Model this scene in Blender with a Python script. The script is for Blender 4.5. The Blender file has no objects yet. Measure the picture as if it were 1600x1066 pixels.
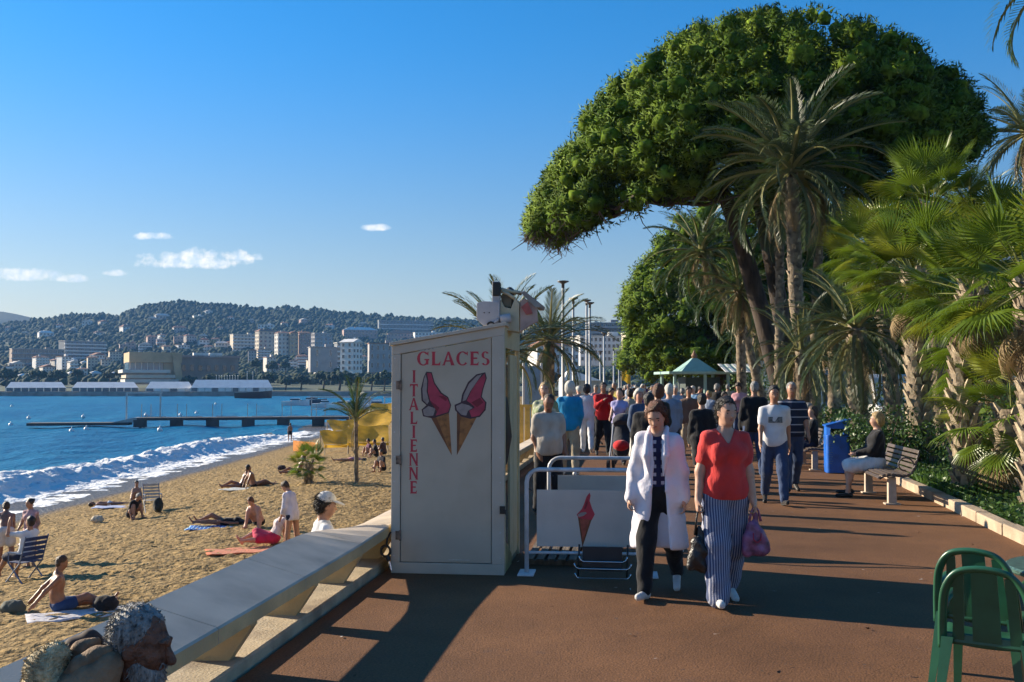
import bpy, math, random
import numpy as np
from mathutils import Vector, Matrix, Euler

R = math.radians
rng = np.random.default_rng(7)
random.seed(7)
scene = bpy.context.scene
COL = scene.collection

# ---------------------------------------------------------------- camera
CAM_H = 1.755
FPX = 1600.0            # focal length in photograph pixels (36 mm on a 36 mm wide sensor)
HORIZON = 601.0         # photograph row of the horizon
PITCH = math.atan((HORIZON - 533.0) / FPX)
cam_d = bpy.data.cameras.new('camera')
cam_d.sensor_width = 36.0
cam_d.lens = 36.0
cam_d.clip_start = 0.05
cam_d.clip_end = 20000.0
cam = bpy.data.objects.new('camera', cam_d)
cam.location = (0, 0, CAM_H)
cam.rotation_euler = (R(90) + PITCH, 0, 0)
COL.objects.link(cam)
scene.camera = cam

# ---------------------------------------------------------------- light
SUN_EL = R(20.0)
SUN_AZ = R(25.0)        # how far in front of straight left the sun stands
SUN_DIR = Vector((-math.cos(SUN_AZ) * math.cos(SUN_EL), math.sin(SUN_AZ) * math.cos(SUN_EL), math.sin(SUN_EL)))
sun_d = bpy.data.lights.new('sun', 'SUN')
sun_d.energy = 5.0
sun_d.angle = R(0.5)
sun_d.color = (1.0, 0.87, 0.68)
sun = bpy.data.objects.new('sun', sun_d)
sun.rotation_euler = SUN_DIR.to_track_quat('Z', 'Y').to_euler()
COL.objects.link(sun)

world = bpy.data.worlds.new('World')
scene.world = world
world.use_nodes = True
wn, wl = world.node_tree.nodes, world.node_tree.links
wn.clear()
w_out = wn.new('ShaderNodeOutputWorld')
w_bg = wn.new('ShaderNodeBackground')
w_sky = wn.new('ShaderNodeTexSky')
w_sky.sky_type = 'NISHITA'
w_sky.sun_disc = False
w_sky.sun_elevation = SUN_EL
w_sky.sun_rotation = math.atan2(SUN_DIR.x, SUN_DIR.y)
w_sky.altitude = 0
w_sky.air_density = 1.0
w_sky.dust_density = 0.25
w_sky.ozone_density = 3.0
w_bg.inputs["Strength"].default_value = 0.058

def wmath(op, a, b=None, c=None):
    n = wn.new('ShaderNodeMath'); n.operation = op
    for i, s in enumerate((a, b, c)):
        if s is None: continue
        if isinstance(s, (int, float)): n.inputs[i].default_value = s
        else: wl.new(s, n.inputs[i])
    return n.outputs[0]

def build_sky():
    """Nishita sky plus a few small fair-weather clouds, laid out by compass direction."""
    tc = wn.new('ShaderNodeTexCoord')
    sx = wn.new('ShaderNodeSeparateXYZ'); wl.new(tc.outputs['Generated'], sx.inputs[0])
    yy = wmath('MAXIMUM', sx.outputs[1], 0.02)
    a = wmath('DIVIDE', sx.outputs[0], yy)
    b = wmath('DIVIDE', sx.outputs[2], yy)
    cv = wn.new('ShaderNodeCombineXYZ'); wl.new(a, cv.inputs[0]); wl.new(b, cv.inputs[1])
    nz = wn.new('ShaderNodeTexNoise'); nz.inputs['Scale'].default_value = 42.0; nz.inputs['Detail'].default_value = 7.0
    nz.inputs['Roughness'].default_value = 0.62
    wl.new(cv.outputs[0], nz.inputs['Vector'])
    nz2 = wn.new('ShaderNodeTexNoise'); nz2.inputs['Scale'].default_value = 95.0; nz2.inputs['Detail'].default_value = 5.0
    wl.new(cv.outputs[0], nz2.inputs['Vector'])
    total = None
    for (a0, b0, ra, rb, dens, flat) in CLOUDS:
        da = wmath('DIVIDE', wmath('SUBTRACT', a, a0), ra)
        db = wmath('DIVIDE', wmath('SUBTRACT', b, b0), rb)
        # the underside is flatter than the top
        db = wmath('MULTIPLY', db, wmath('ADD', 1.0, wmath('MULTIPLY', wmath('LESS_THAN', db, 0.0), flat)))
        r2 = wmath('ADD', wmath('MULTIPLY', da, da), wmath('MULTIPLY', db, db))
        body = wmath('MULTIPLY', wmath('SUBTRACT', 1.1, r2), 1.15)
        m = wmath('ADD', body, wmath('MULTIPLY', wmath('SUBTRACT', nz.outputs['Fac'], 0.54), 5.2))
        m = wmath('MULTIPLY', wmath('MINIMUM', wmath('MAXIMUM', wmath('MULTIPLY', m, 0.9), 0.0), 1.0), dens)
        inside = wmath('LESS_THAN', r2, 1.6)
        m = wmath('MULTIPLY', m, inside)
        total = m if total is None else wmath('MAXIMUM', total, m)
    front = wmath('GREATER_THAN', sx.outputs[1], 0.05)
    total = wmath('MULTIPLY', total, front)
    hs = wn.new('ShaderNodeHueSaturation'); hs.inputs['Saturation'].default_value = SKY_SAT
    hs.inputs['Value'].default_value = 1.0
    # the sea-side air: deeper blue with height
    tint = wn.new('ShaderNodeMix'); tint.data_type = 'RGBA'
    up = wn.new('ShaderNodeMapRange'); up.interpolation_type = 'SMOOTHSTEP'; up.inputs['From Min'].default_value = 0.02; up.inputs['From Max'].default_value = 0.36
    wl.new(sx.outputs[2], up.inputs['Value']); wl.new(up.outputs[0], tint.inputs['Factor'])
    tint.inputs['A'].default_value = (1.13, 0.93, 0.84, 1); tint.inputs['B'].default_value = (0.62, 1.14, 1.50, 1)
    mul = wn.new('ShaderNodeMix'); mul.data_type = 'RGBA'; mul.blend_type = 'MULTIPLY'; mul.inputs['Factor'].default_value = 1.0
    wl.new(w_sky.outputs[0], mul.inputs['A']); wl.new(tint.outputs['Result'], mul.inputs['B'])
    wl.new(mul.outputs['Result'], hs.inputs['Color'])
    shade = wn.new('ShaderNodeMix'); shade.data_type = 'RGBA'
    shade.inputs['A'].default_value = (7.0, 8.0, 9.2, 1); shade.inputs['B'].default_value = (11.5, 10.8, 9.6, 1)
    wl.new(wmath('MINIMUM', wmath('MAXIMUM', wmath('MULTIPLY', wmath('SUBTRACT', nz2.outputs['Fac'], 0.36), 4.0), 0.0), 1.0), shade.inputs['Factor'])
    mx = wn.new('ShaderNodeMix'); mx.data_type = 'RGBA'
    wl.new(wmath('MULTIPLY', total, 0.95), mx.inputs['Factor'])
    wl.new(hs.outputs[0], mx.inputs['A']); wl.new(shade.outputs['Result'], mx.inputs['B'])
    wl.new(mx.outputs['Result'], w_bg.inputs['Color'])
    wl.new(w_bg.outputs[0], w_out.inputs[0])

def _c(px, py): return (px - 800) / FPX, (HORIZON - py) / FPX
SKY_SAT = 1.1
CLOUDS = [_c(302, 409) + (0.060, 0.0150, 1.0, 1.2), _c(370, 402) + (0.026, 0.008, 0.9, 1.0), _c(238, 369) + (0.022, 0.0045, 0.7, 0.3),
          _c(584, 355) + (0.016, 0.004, 0.7, 0.3), _c(38, 432) + (0.042, 0.009, 0.7, 1.0), _c(100, 436) + (0.03, 0.005, 0.6, 0.5),
          _c(174, 427) + (0.013, 0.004, 0.6, 0.5), _c(-160, 395) + (0.05, 0.010, 0.9, 1.0), _c(1850, 410) + (0.05, 0.010, 0.8, 1.0)]
build_sky()

scene.view_settings.view_transform = 'Standard'
scene.view_settings.look = 'None'
scene.view_settings.exposure = 1.12
scene.view_settings.gamma = 1.0
scene.view_settings.use_curve_mapping = False
scene.render.engine = 'CYCLES'
scene.cycles.use_denoising = True
scene.cycles.max_bounces = 5
scene.cycles.diffuse_bounces = 3
scene.cycles.transparent_max_bounces = 4
scene.cycles.volume_bounces = 0
scene.cycles.use_adaptive_sampling = True
scene.cycles.adaptive_threshold = 0.02
scene.cycles.sample_clamp_indirect = 6.0

# ---------------------------------------------------------------- pixel -> place helpers
def ray(px, py):
    x = (px - 800.0) / FPX; y = (533.0 - py) / FPX
    return Vector((x, math.cos(PITCH) - y * math.sin(PITCH), math.sin(PITCH) + y * math.cos(PITCH)))
def gp(px, py, z=0.0):
    d = ray(px, py); t = (z - CAM_H) / d.z
    return Vector((d.x * t, d.y * t, z))
def at(px, py, Y):
    d = ray(px, py); t = Y / d.y
    return Vector((d.x * t, Y, CAM_H + d.z * t))
U = Vector((0.1213, 1.0, 0)).normalized()       # the promenade's direction
N_ = Vector((U.y, -U.x, 0))                     # across it, to the right
UANG = math.atan2(U.y, U.x) - R(90)
def prom(c, Y, z=0.0):
    return Vector((c + 0.1213 * Y, Y, z))

# ---------------------------------------------------------------- mesh helpers
def tag(o, label=None, cat=None, group=None, kind=None):
    if label: o['label'] = label
    if cat: o['category'] = cat
    if group: o['group'] = group
    if kind: o['kind'] = kind
    return o
def empty(name, loc=(0, 0, 0), rz=0.0, label=None, cat=None, group=None):
    o = bpy.data.objects.new(name, None); COL.objects.link(o)
    o.empty_display_size = 0.2
    o.location = loc; o.rotation_euler = (0, 0, rz)
    return tag(o, label, cat, group)
def link(name, me, parent=None, loc=None, rot=None):
    o = bpy.data.objects.new(name, me); COL.objects.link(o)
    if parent is not None: o.parent = parent
    if loc is not None: o.location = loc
    if rot is not None: o.rotation_euler = rot
    return o
_W = 'zeroth first second third fourth fifth sixth seventh eighth ninth tenth eleventh twelfth thirteenth fourteenth fifteenth sixteenth seventeenth eighteenth nineteenth'.split()
_T = {2: 'twenty', 3: 'thirty', 4: 'forty'}
def nth(k):
    if k < 20: return _W[k]
    return {20: 'twentieth', 30: 'thirtieth', 40: 'fortieth'}.get(k) or _T[k // 10] + '-' + _W[k % 10]
def copy_tree(o, parent=None, mats=None):
    c = o.copy(); COL.objects.link(c)
    if parent is not None: c.parent = parent
    for ch in o.children:
        copy_tree(ch, c)
    return c
def mesh_np(name, v, f, mats, smooth=False, mi=None):
    """v (n,3), f (m,k) arrays with constant k."""
    v = np.ascontiguousarray(v, dtype=np.float32); f = np.ascontiguousarray(f, dtype=np.int32)
    me = bpy.data.meshes.new(name)
    k = f.shape[1]
    me.vertices.add(len(v)); me.vertices.foreach_set('co', v.ravel())
    me.loops.add(f.size); me.loops.foreach_set('vertex_index', f.ravel())
    me.polygons.add(len(f)); me.polygons.foreach_set('loop_start', np.arange(0, f.size, k, dtype=np.int32))
    if smooth: me.polygons.foreach_set('use_smooth', np.ones(len(f), dtype=bool))
    for m in (mats if isinstance(mats, (list, tuple)) else [mats]): me.materials.append(m)
    if mi is not None: me.polygons.foreach_set('material_index', np.ascontiguousarray(mi, dtype=np.int32))
    me.update(calc_edges=True); me.validate()
    return me

class MB:
    def __init__(s): s.v = []; s.f = []; s.m = []
    def add(s, vs, fs, mi=0):
        o = len(s.v); s.v += [tuple(p) for p in vs]
        for q in fs: s.f.append(tuple(i + o for i in q)); s.m.append(mi)
        return s
    def box(s, c, d, rot=None, mi=0, taper=None):
        c = Vector(c); vs = []
        M = rot if rot is not None else Matrix.Identity(3)
        if isinstance(rot, (int, float)): M = Matrix.Rotation(rot, 3, 'Z')
        for z in (-1, 1):
            t = taper if (taper is not None and z == 1) else 1.0
            for x, y in ((-1, -1), (1, -1), (1, 1), (-1, 1)):
                vs.append(c + M @ Vector((x * d[0] / 2 * t, y * d[1] / 2 * t, z * d[2] / 2)))
        return s.add(vs, [(3, 2, 1, 0), (4, 5, 6, 7), (0, 1, 5, 4), (1, 2, 6, 5), (2, 3, 7, 6), (3, 0, 4, 7)], mi)
    def bar(s, a, b, w, h, mi=0):
        """box from a to b, w across, h high"""
        a, b = Vector(a), Vector(b); d = b - a; L = d.length
        q = d.to_track_quat('X', 'Z').to_matrix()
        return s.box((a + b) / 2, (L, w, h), q, mi)
    def tube(s, pts, r, n=8, mi=0, cap=True, squash=1.0):
        pts = [Vector(p) for p in pts]; k = len(pts)
        rs = r if isinstance(r, (list, tuple, np.ndarray)) else [r] * k
        up = Vector((0, 0, 1)); vs = []; prev = None
        for i in range(k):
            t = (pts[min(i + 1, k - 1)] - pts[max(i - 1, 0)])
            if t.length < 1e-9: t = Vector((0, 0, 1))
            t.normalize()
            if prev is None:
                a = t.orthogonal().normalized() if abs(t.z) > 0.9 else t.cross(up).normalized()
            else:
                a = (prev - t * prev.dot(t))
                a = a.normalized() if a.length > 1e-6 else t.orthogonal().normalized()
            prev = a; b = t.cross(a)
            for j in range(n):
                an = 2 * math.pi * j / n
                vs.append(pts[i] + (a * math.cos(an) + b * math.sin(an) * squash) * rs[i])
        fs = [(i * n + j, i * n + (j + 1) % n, (i + 1) * n + (j + 1) % n, (i + 1) * n + j) for i in range(k - 1) for j in range(n)]
        if cap: fs += [tuple(reversed(range(n))), tuple(range((k - 1) * n, k * n))]
        return s.add(vs, fs, mi)
    def prism(s, poly, h, fn=None, mi=0):
        """poly: 2d outline (ccw), extruded by h along the third axis; fn maps (x,y,t) to 3d"""
        fn = fn or (lambda x, y, t: Vector((x, y, t)))
        n = len(poly)
        vs = [fn(x, y, 0.0) for x, y in poly] + [fn(x, y, h) for x, y in poly]
        fs = [tuple(reversed(range(n))), tuple(range(n, 2 * n))] + [(i, (i + 1) % n, n + (i + 1) % n, n + i) for i in range(n)]
        return s.add(vs, fs, mi)
    def ball(s, c, r, n=10, m=7, mi=0, rot=None):
        c = Vector(c); r = (r, r, r) if isinstance(r, (int, float)) else r
        vs = []; fs = []
        for i in range(m + 1):
            th = math.pi * i / m
            for j in range(n):
                ph = 2 * math.pi * j / n
                p = Vector((r[0] * math.sin(th) * math.cos(ph), r[1] * math.sin(th) * math.sin(ph), r[2] * math.cos(th)))
                vs.append(c + (rot @ p if rot is not None else p))
        for i in range(m):
            for j in range(n): fs.append((i * n + j, (i + 1) * n + j, (i + 1) * n + (j + 1) % n, i * n + (j + 1) % n))
        return s.add(vs, fs, mi)
    def lathe(s, prof, n=16, c=(0, 0, 0), mi=0):
        c = Vector(c); vs = []; fs = []; k = len(prof)
        for r, z in prof:
            for j in range(n):
                a = 2 * math.pi * j / n; vs.append(c + Vector((r * math.cos(a), r * math.sin(a), z)))
        for i in range(k - 1):
            for j in range(n): fs.append((i * n + j, i * n + (j + 1) % n, (i + 1) * n + (j + 1) % n, (i + 1) * n + j))
        fs += [tuple(reversed(range(n))), tuple(range((k - 1) * n, k * n))]
        return s.add(vs, fs, mi)
    def mesh(s, name, mats, smooth=False, bevel=0.0):
        me = bpy.data.meshes.new(name)
        me.from_pydata([tuple(p) for p in s.v], [], s.f)
        for m in (mats if isinstance(mats, (list, tuple)) else [mats]): me.materials.append(m)
        me.polygons.foreach_set('material_index', s.m)
        if smooth:
            me.polygons.foreach_set('use_smooth', [True] * len(me.polygons))
        me.update()
        return me
    def build(s, name, mats, parent=None, smooth=False, loc=None, rot=None, bevel=0.0, auto=None):
        o = link(name, s.mesh(name, mats, smooth), parent, loc, rot)
        if bevel:
            m = o.modifiers.new('b', 'BEVEL'); m.width = bevel; m.segments = 2; m.limit_method = 'ANGLE'; m.angle_limit = R(40)
        if auto:
            o.data.polygons.foreach_set('use_smooth', [True] * len(o.data.polygons))
            try: o.data.set_sharp_from_angle(angle=R(auto))
            except Exception: pass
        return o

# ---------------------------------------------------------------- materials
MATS = {}
def M(name, rgb, rough=0.6, var=0.12, scale=6.0, bump=0.0, bscale=None, metal=0.0, spec=0.5, rgb2=None, detail=5.0, coat=0.0,
      trans=0.0, stretch=None, obj=True, sheen=0.0, dirt=None):
    """procedural material: base colour broken up by two noises, optional fine relief"""
    if name in MATS: return MATS[name]
    m = bpy.data.materials.new(name); m.use_nodes = True; MATS[name] = m
    nt = m.node_tree; n, l = nt.nodes, nt.links
    bs = n['Principled BSDF']
    bs.inputs['Roughness'].default_value = rough
    bs.inputs['Metallic'].default_value = metal
    bs.inputs['Specular IOR Level'].default_value = spec
    if coat: bs.inputs['Coat Weight'].default_value = coat
    if sheen: bs.inputs['Sheen Weight'].default_value = sheen
    tc = n.new('ShaderNodeTexCoord'); vec = tc.outputs['Object' if obj else 'Generated']
    if stretch:
        mp = n.new('ShaderNodeMapping'); mp.inputs['Scale'].default_value = stretch; l.new(vec, mp.inputs['Vector']); vec = mp.outputs[0]
    nz = n.new('ShaderNodeTexNoise'); nz.inputs['Scale'].default_value = scale; nz.inputs['Detail'].default_value = detail
    l.new(vec, nz.inputs['Vector'])
    c1 = rgb; c2 = rgb2 or tuple(max(0.0, x * (1 - 2.2 * var)) for x in rgb); c3 = tuple(min(1.0, x * (1 + 1.2 * var)) for x in rgb)
    cr = n.new('ShaderNodeValToRGB')
    cr.color_ramp.elements[0].position = 0.30; cr.color_ramp.elements[0].color = (*c2, 1)
    cr.color_ramp.elements[1].position = 0.72; cr.color_ramp.elements[1].color = (*c3, 1)
    e = cr.color_ramp.elements.new(0.52); e.color = (*c1, 1)
    l.new(nz.outputs['Fac'], cr.inputs[0])
    colour = cr.outputs[0]
    if dirt:
        nd = n.new('ShaderNodeTexNoise'); nd.inputs['Scale'].default_value = dirt[3]; nd.inputs['Detail'].default_value = 8
        l.new(tc.outputs['Object'], nd.inputs['Vector'])
        rr = n.new('ShaderNodeValToRGB'); rr.color_ramp.elements[0].position = 0.5; rr.color_ramp.elements[1].position = 0.68
        l.new(nd.outputs['Fac'], rr.inputs[0])
        ml = n.new('ShaderNodeMath'); ml.operation = 'MULTIPLY'; ml.inputs[1].default_value = dirt[4]; l.new(rr.outputs[0], ml.inputs[0])
        mx = n.new('ShaderNodeMix'); mx.data_type = 'RGBA'; l.new(ml.outputs[0], mx.inputs['Factor'])
        l.new(colour, mx.inputs['A']); mx.inputs['B'].default_value = (*dirt[:3], 1); colour = mx.outputs['Result']
    l.new(colour, bs.inputs['Base Color'])
    if bump:
        nb = n.new('ShaderNodeTexNoise'); nb.inputs['Scale'].default_value = bscale or scale * 6; nb.inputs['Detail'].default_value = 6
        l.new(vec, nb.inputs['Vector'])
        bp = n.new('ShaderNodeBump'); bp.inputs['Strength'].default_value = min(1.0, bump); bp.inputs['Distance'].default_value = 0.02
        l.new(nb.outputs['Fac'], bp.inputs['Height']); l.new(bp.outputs[0], bs.inputs['Normal'])
    if trans:
        tr = n.new('ShaderNodeBsdfTranslucent'); l.new(colour, tr.inputs['Color'])
        ms = n.new('ShaderNodeMixShader'); ms.inputs[0].default_value = trans
        l.new(bs.outputs[0], ms.inputs[1]); l.new(tr.outputs[0], ms.inputs[2]); l.new(ms.outputs[0], n['Material Output'].inputs[0])
    return m
def srgb(r, g, b):
    f = lambda c: (c / 255 / 12.92) if c / 255 <= 0.04045 else ((c / 255 + 0.055) / 1.055) ** 2.4
    return (f(r), f(g), f(b))
def smoothstep(a, b, x):
    t = np.clip((np.asarray(x, dtype=float) - a) / (b - a), 0, 1); return t * t * (3 - 2 * t)
def vnoise(x, y, seed=0):
    """cheap smooth value noise, vectorised"""
    x = np.asarray(x, dtype=float); y = np.asarray(y, dtype=float)
    xi = np.floor(x).astype(np.int64); yi = np.floor(y).astype(np.int64); fx = x - xi; fy = y - yi
    fx = fx * fx * (3 - 2 * fx); fy = fy * fy * (3 - 2 * fy)
    def h(i, j):
        n = (i * 374761393 + j * 668265263 + seed * 982451653) & 0xFFFFFFFF
        n = ((n ^ (n >> 13)) * 1274126177) & 0xFFFFFFFF
        return ((n ^ (n >> 16)) & 0xFFFF) / 65535.0
    return (h(xi, yi) * (1 - fx) + h(xi + 1, yi) * fx) * (1 - fy) + (h(xi, yi + 1) * (1 - fx) + h(xi + 1, yi + 1) * fx) * fy
def fbm(x, y, oct=4, seed=0):
    a = 1.0; s = 0; t = 0
    for o in range(oct):
        s = s + a * vnoise(x * 2 ** o, y * 2 ** o, seed + o * 17); t += a; a *= 0.5
    return s / t
# ================================================================ SETTING
SEA_Z = -3.6
def sand_z(X, Y):
    X = np.asarray(X, dtype=float)
    return -2.1 - 1.5 * smoothstep(6.0, 21.0, -X)
def gs(px, py):
    """the place on the sand seen at a pixel"""
    z = -2.5
    for _ in range(12):
        p = gp(px, py, z); z = float(sand_z(p.x, p.y))
    return Vector((p.x, p.y, z))

# ---- promenade asphalt: warm brown, worn, with stains and fine aggregate
def asphalt_mat():
    m = bpy.data.materials.new('red_asphalt'); m.use_nodes = True
    n, l = m.node_tree.nodes, m.node_tree.links; bs = n['Principled BSDF']
    bs.inputs['Roughness'].default_value = 0.85; bs.inputs['Specular IOR Level'].default_value = 0.25
    tc = n.new('ShaderNodeTexCoord')
    def noise(s, d, r=0.5):
        t = n.new('ShaderNodeTexNoise'); t.inputs['Scale'].default_value = s; t.inputs['Detail'].default_value = d; t.inputs['Roughness'].default_value = r
        l.new(tc.outputs['Object'], t.inputs['Vector']); return t.outputs['Fac']
    def ramp(f, p0, c0, p1, c1):
        r = n.new('ShaderNodeValToRGB'); r.color_ramp.elements[0].position = p0; r.color_ramp.elements[1].position = p1
        r.color_ramp.elements[0].color = (*c0, 1); r.color_ramp.elements[1].color = (*c1, 1); l.new(f, r.inputs[0]); return r.outputs[0]
    def mix(f, a, b, mode='MIX'):
        x = n.new('ShaderNodeMix'); x.data_type = 'RGBA'; x.blend_type = mode
        if isinstance(f, float): x.inputs['Factor'].default_value = f
        else: l.new(f, x.inputs['Factor'])
        for s, v in (('A', a), ('B', b)):
            if isinstance(v, tuple): x.inputs[s].default_value = (*v, 1)
            else: l.new(v, x.inputs[s])
        return x.outputs['Result']
    base = ramp(noise(0.55, 6, 0.6), 0.35, (0.165, 0.078, 0.034), 0.68, (0.215, 0.104, 0.046))
    grit = ramp(noise(55, 3), 0.30, (0.55, 0.55, 0.55), 0.70, (1.25, 1.22, 1.2))
    col = mix(0.85, base, grit, 'MULTIPLY')
    big = ramp(noise(.22, 5, 0.7), .40, (.72, .70, .70), .62, (1.08, 1.05, 1.02)); col = mix(1.0, col, big, 'MULTIPLY')
    st = ramp(noise(2.3, 9, 0.75), 0.60, (0, 0, 0), 0.74, (1, 1, 1))
    col = mix(st, col, (0.105, 0.062, 0.044))
    sp = ramp(noise(11, 2), 0.72, (0, 0, 0), 0.76, (1, 1, 1))
    col = mix(sp, col, (0.09, 0.055, 0.04))
    pl = ramp(noise(7.3, 2), 0.75, (0, 0, 0), 0.78, (1, 1, 1))
    col = mix(pl, col, (0.34, 0.24, 0.18))
    l.new(col, bs.inputs['Base Color'])
    bp = n.new('ShaderNodeBump'); bp.inputs['Strength'].default_value = 0.7; bp.inputs['Distance'].default_value = 0.008
    l.new(noise(70, 4), bp.inputs['Height'])
    bp2 = n.new('ShaderNodeBump'); bp2.inputs['Strength'].default_value = 0.6; bp2.inputs['Distance'].default_value = 0.02
    l.new(noise(3.0, 5), bp2.inputs['Height']); l.new(bp.outputs[0], bp2.inputs['Normal'])
    l.new(bp2.outputs[0], bs.inputs['Normal'])
    return m
M_ASPHALT = asphalt_mat()
KA, KB = gp(1600, 852), gp(1407, 759)                         # two places on the kerb line
kdir = (KB - KA).normalized()
def kerb_at(Y): return KA + kdir * ((Y - KA.y) / kdir.y)
def build_promenade():
    b = MB(); ys = [-14, 0, 6, 12, 20, 35, 60, 120, 300]
    for i in range(len(ys) - 1):
        y0, y1 = ys[i], ys[i + 1]
        r0, r1 = min(kerb_at(y0).x, prom(9, y0).x) + .05, min(kerb_at(y1).x, prom(9, y1).x) + .05
        if y0 >= 35: r0 = kerb_at(35).x + (y0 - 35) * .1213
        if y1 >= 35: r1 = kerb_at(35).x + (y1 - 35) * .1213
        b.add([(prom(-2.38, y0).x, y0, 0), (r0, y0, 0), (r1, y1, 0), (prom(-2.38, y1).x, y1, 0)], [(0, 1, 2, 3)])
    o = b.build('pavement', M_ASPHALT); tag(o, 'worn reddish brown asphalt of the seaside promenade', 'pavement', kind='structure')
build_promenade()

def build_land():
    b = MB()
    b.add([(prom(-2.8, -60).x, -60, -.05), (900, -60, -.05), (900, 520, -.05), (prom(-2.8, 520).x - 60, 520, -.05), (prom(-2.8, 300).x, 300, -.05)], [(0, 1, 2, 3, 4)])
    o = b.build('ground', M('street_ground', (0.075, 0.07, 0.06), 0.9, 0.2, 0.4, bump=.4, bscale=6))
    tag(o, 'dark street ground behind the gardens', 'ground', kind='structure')
build_land()

# ---- low sea wall: a tilted concrete cap on fins, standing on a base kerb
M_CONC = M('cap_concrete', (0.55, 0.45, 0.34), 0.8, 0.10, 3.0, bump=.12, bscale=120, detail=8, dirt=(.24, .21, .18, 1.3, .55))
M_FIN_BOUNCE = M('fin_concrete_bounce', (0.62, 0.45, 0.22), 0.85, 0.10, 4.0, bump=.4, bscale=40, dirt=(.25, .19, .12, 2.0, .5))  # concrete whose ochre has the warm bounced light painted in
def build_wall():
    root = empty('sea_wall', (0, 0, 0), 0, 'low concrete sea wall with a wide tilted cap on fins between promenade and beach', 'wall')
    # cap in cast lengths; past the kiosk it twists to lie flatter towards the sun
    co, ci = -2.753, -2.326
    Ys = [1.2, 2.7, 4.2, 5.75, 7.25, 8.75, 10.3, 11.8, 14.8, 20.8, 32.8, 62.8]
    def sec(Y):
        f = float(smoothstep(8.2, 10.4, Y))
        zo, zi = .537 - .17 * f, .408 + .03 * f
        return [(co, zo - .165), (ci, zi - .095), (ci, zi - .012), (ci - .012, zi), (co + .012, zo), (co, zo - .012)]
    for i in range(len(Ys) - 1):
        y0, y1 = Ys[i] + .004, Ys[i + 1] - .004
        k = 6 if y0 > 7 and y0 < 12 else 2
        b = MB(); rings = []
        for j in range(k):
            y = y0 + (y1 - y0) * j / (k - 1)
            rings.append([prom(c + (y - y) , y, z) for c, z in sec(y)])
        vs = [p for r in rings for p in r]; n = 6
        fs = [(a * n + j, a * n + (j + 1) % n, (a + 1) * n + (j + 1) % n, (a + 1) * n + j) for a in range(k - 1) for j in range(n)]
        fs += [tuple(reversed(range(n))), tuple(range((k - 1) * n, k * n))]
        fs = [tuple(reversed(f)) for f in fs]
        b.add(vs, fs)
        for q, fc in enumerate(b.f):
            if q < (k - 1) * n and q % n in (0, 1): b.m[q] = 1  # underside and promenade face take the bounce-tinted ochre
        b.build('cap_slab', [M_CONC, M_FIN_BOUNCE], root)
    # fins every 1.2 m
    Y = 8.8 - 1.22 * 7; k = 0
    fin_me = None
    while Y < 34:
        f = float(smoothstep(8.2, 10.4, Y)); zo, zi = .537 - .17 * f - .17, .408 + .03 * f - .10
        b = MB()
        def fn(x, y, t): return prom(x, Y + t - .05, y)
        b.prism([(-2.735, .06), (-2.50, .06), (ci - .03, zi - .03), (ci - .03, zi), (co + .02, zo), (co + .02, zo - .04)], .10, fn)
        b.build('fin', M_FIN_BOUNCE, root); Y += 1.22; k += 1
    # base kerb
    b = MB()
    def fb(x, y, t): return prom(x, -2 + t, y)
    b.prism([(-2.76, -.04), (-2.41, -.04), (-2.41, .062), (-2.425, .075), (-2.76, .075)], 72, fb)
    b.build('base_kerb', M('kerb_conc', (0.46, 0.37, 0.24), 0.85, 0.12, 3, bump=.4, bscale=50, dirt=(.16, .11, .07, 2.5, .6)), root)
    # retaining wall below, with a walkway ledge on the beach side
    b = MB()
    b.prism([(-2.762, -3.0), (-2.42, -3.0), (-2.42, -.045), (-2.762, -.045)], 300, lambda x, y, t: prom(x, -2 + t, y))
    b.build('retaining_wall', M_FIN_BOUNCE, root)
    b = MB()
    b.prism([(-3.45, -2.6), (-2.765, -2.6), (-2.765, -1.04), (-3.45, -1.04)], 16, lambda x, y, t: prom(x, 2 + t, y))
    b.build('ledge', M_CONC, root)
build_wall()

# ---- kerb of the garden bed, stone by stone
M_KERB = M('kerb_stone', (0.42, 0.32, 0.22), 0.85, 0.14, 3.0, bump=.5, bscale=40, dirt=(.2, .15, .1, 4, .5))
def build_kerb():
    root = empty('kerb', (0, 0, 0)); root['kind'] = 'structure'; tag(root, 'row of pale kerb stones edging the planted bed', 'kerb')
    ang = math.atan2(kdir.y, kdir.x) ; s = -8.0; k = 0
    while s < 30:
        L = 0.95 + .35 * random.random()
        p = KA + kdir * (s + L / 2)
        b = MB(); h = .15 + .015 * random.random()
        rot = Matrix.Rotation(ang + random.uniform(-.012, .012), 3, 'Z')
        b.box(p + Vector((.08 + random.uniform(-.012, .012), 0, h / 2 - .02)), (L - .025, .17, h), rot)
        b.build('stone', M_KERB, root, bevel=.014); s += L; k += 1
build_kerb()
def build_bed():
    b = MB(); ys = np.linspace(2, 46, 60); n = 26
    vs = []; fs = []
    for Y in ys:
        x0 = kerb_at(Y).x + .12
        for j in range(n):
            X = x0 + 14 * (j / (n - 1)) ** 1.6
            z = .07 + .10 * min(1, (X - x0) / 1.5) + .08 * (float(fbm(X * 1.3, Y * 1.3, 3, 5)) - .5)
            if j == 0: z = .04
            vs.append((X, Y, z))
    for i in range(len(ys) - 1):
        for j in range(n - 1): a = i * n + j; fs.append((a, a + 1, a + n + 1, a + n))
    b.add(vs, fs); o = b.build('bed_soil', M('lawn_soil', (0.055, 0.10, 0.022), 0.95, 0.35, 1.1, rgb2=(.045, .032, .018), bump=.8, bscale=14), smooth=True)
    tag(o, 'planted bed of grass and soil beside the promenade', 'flower bed', kind='structure')
build_bed()

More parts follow.
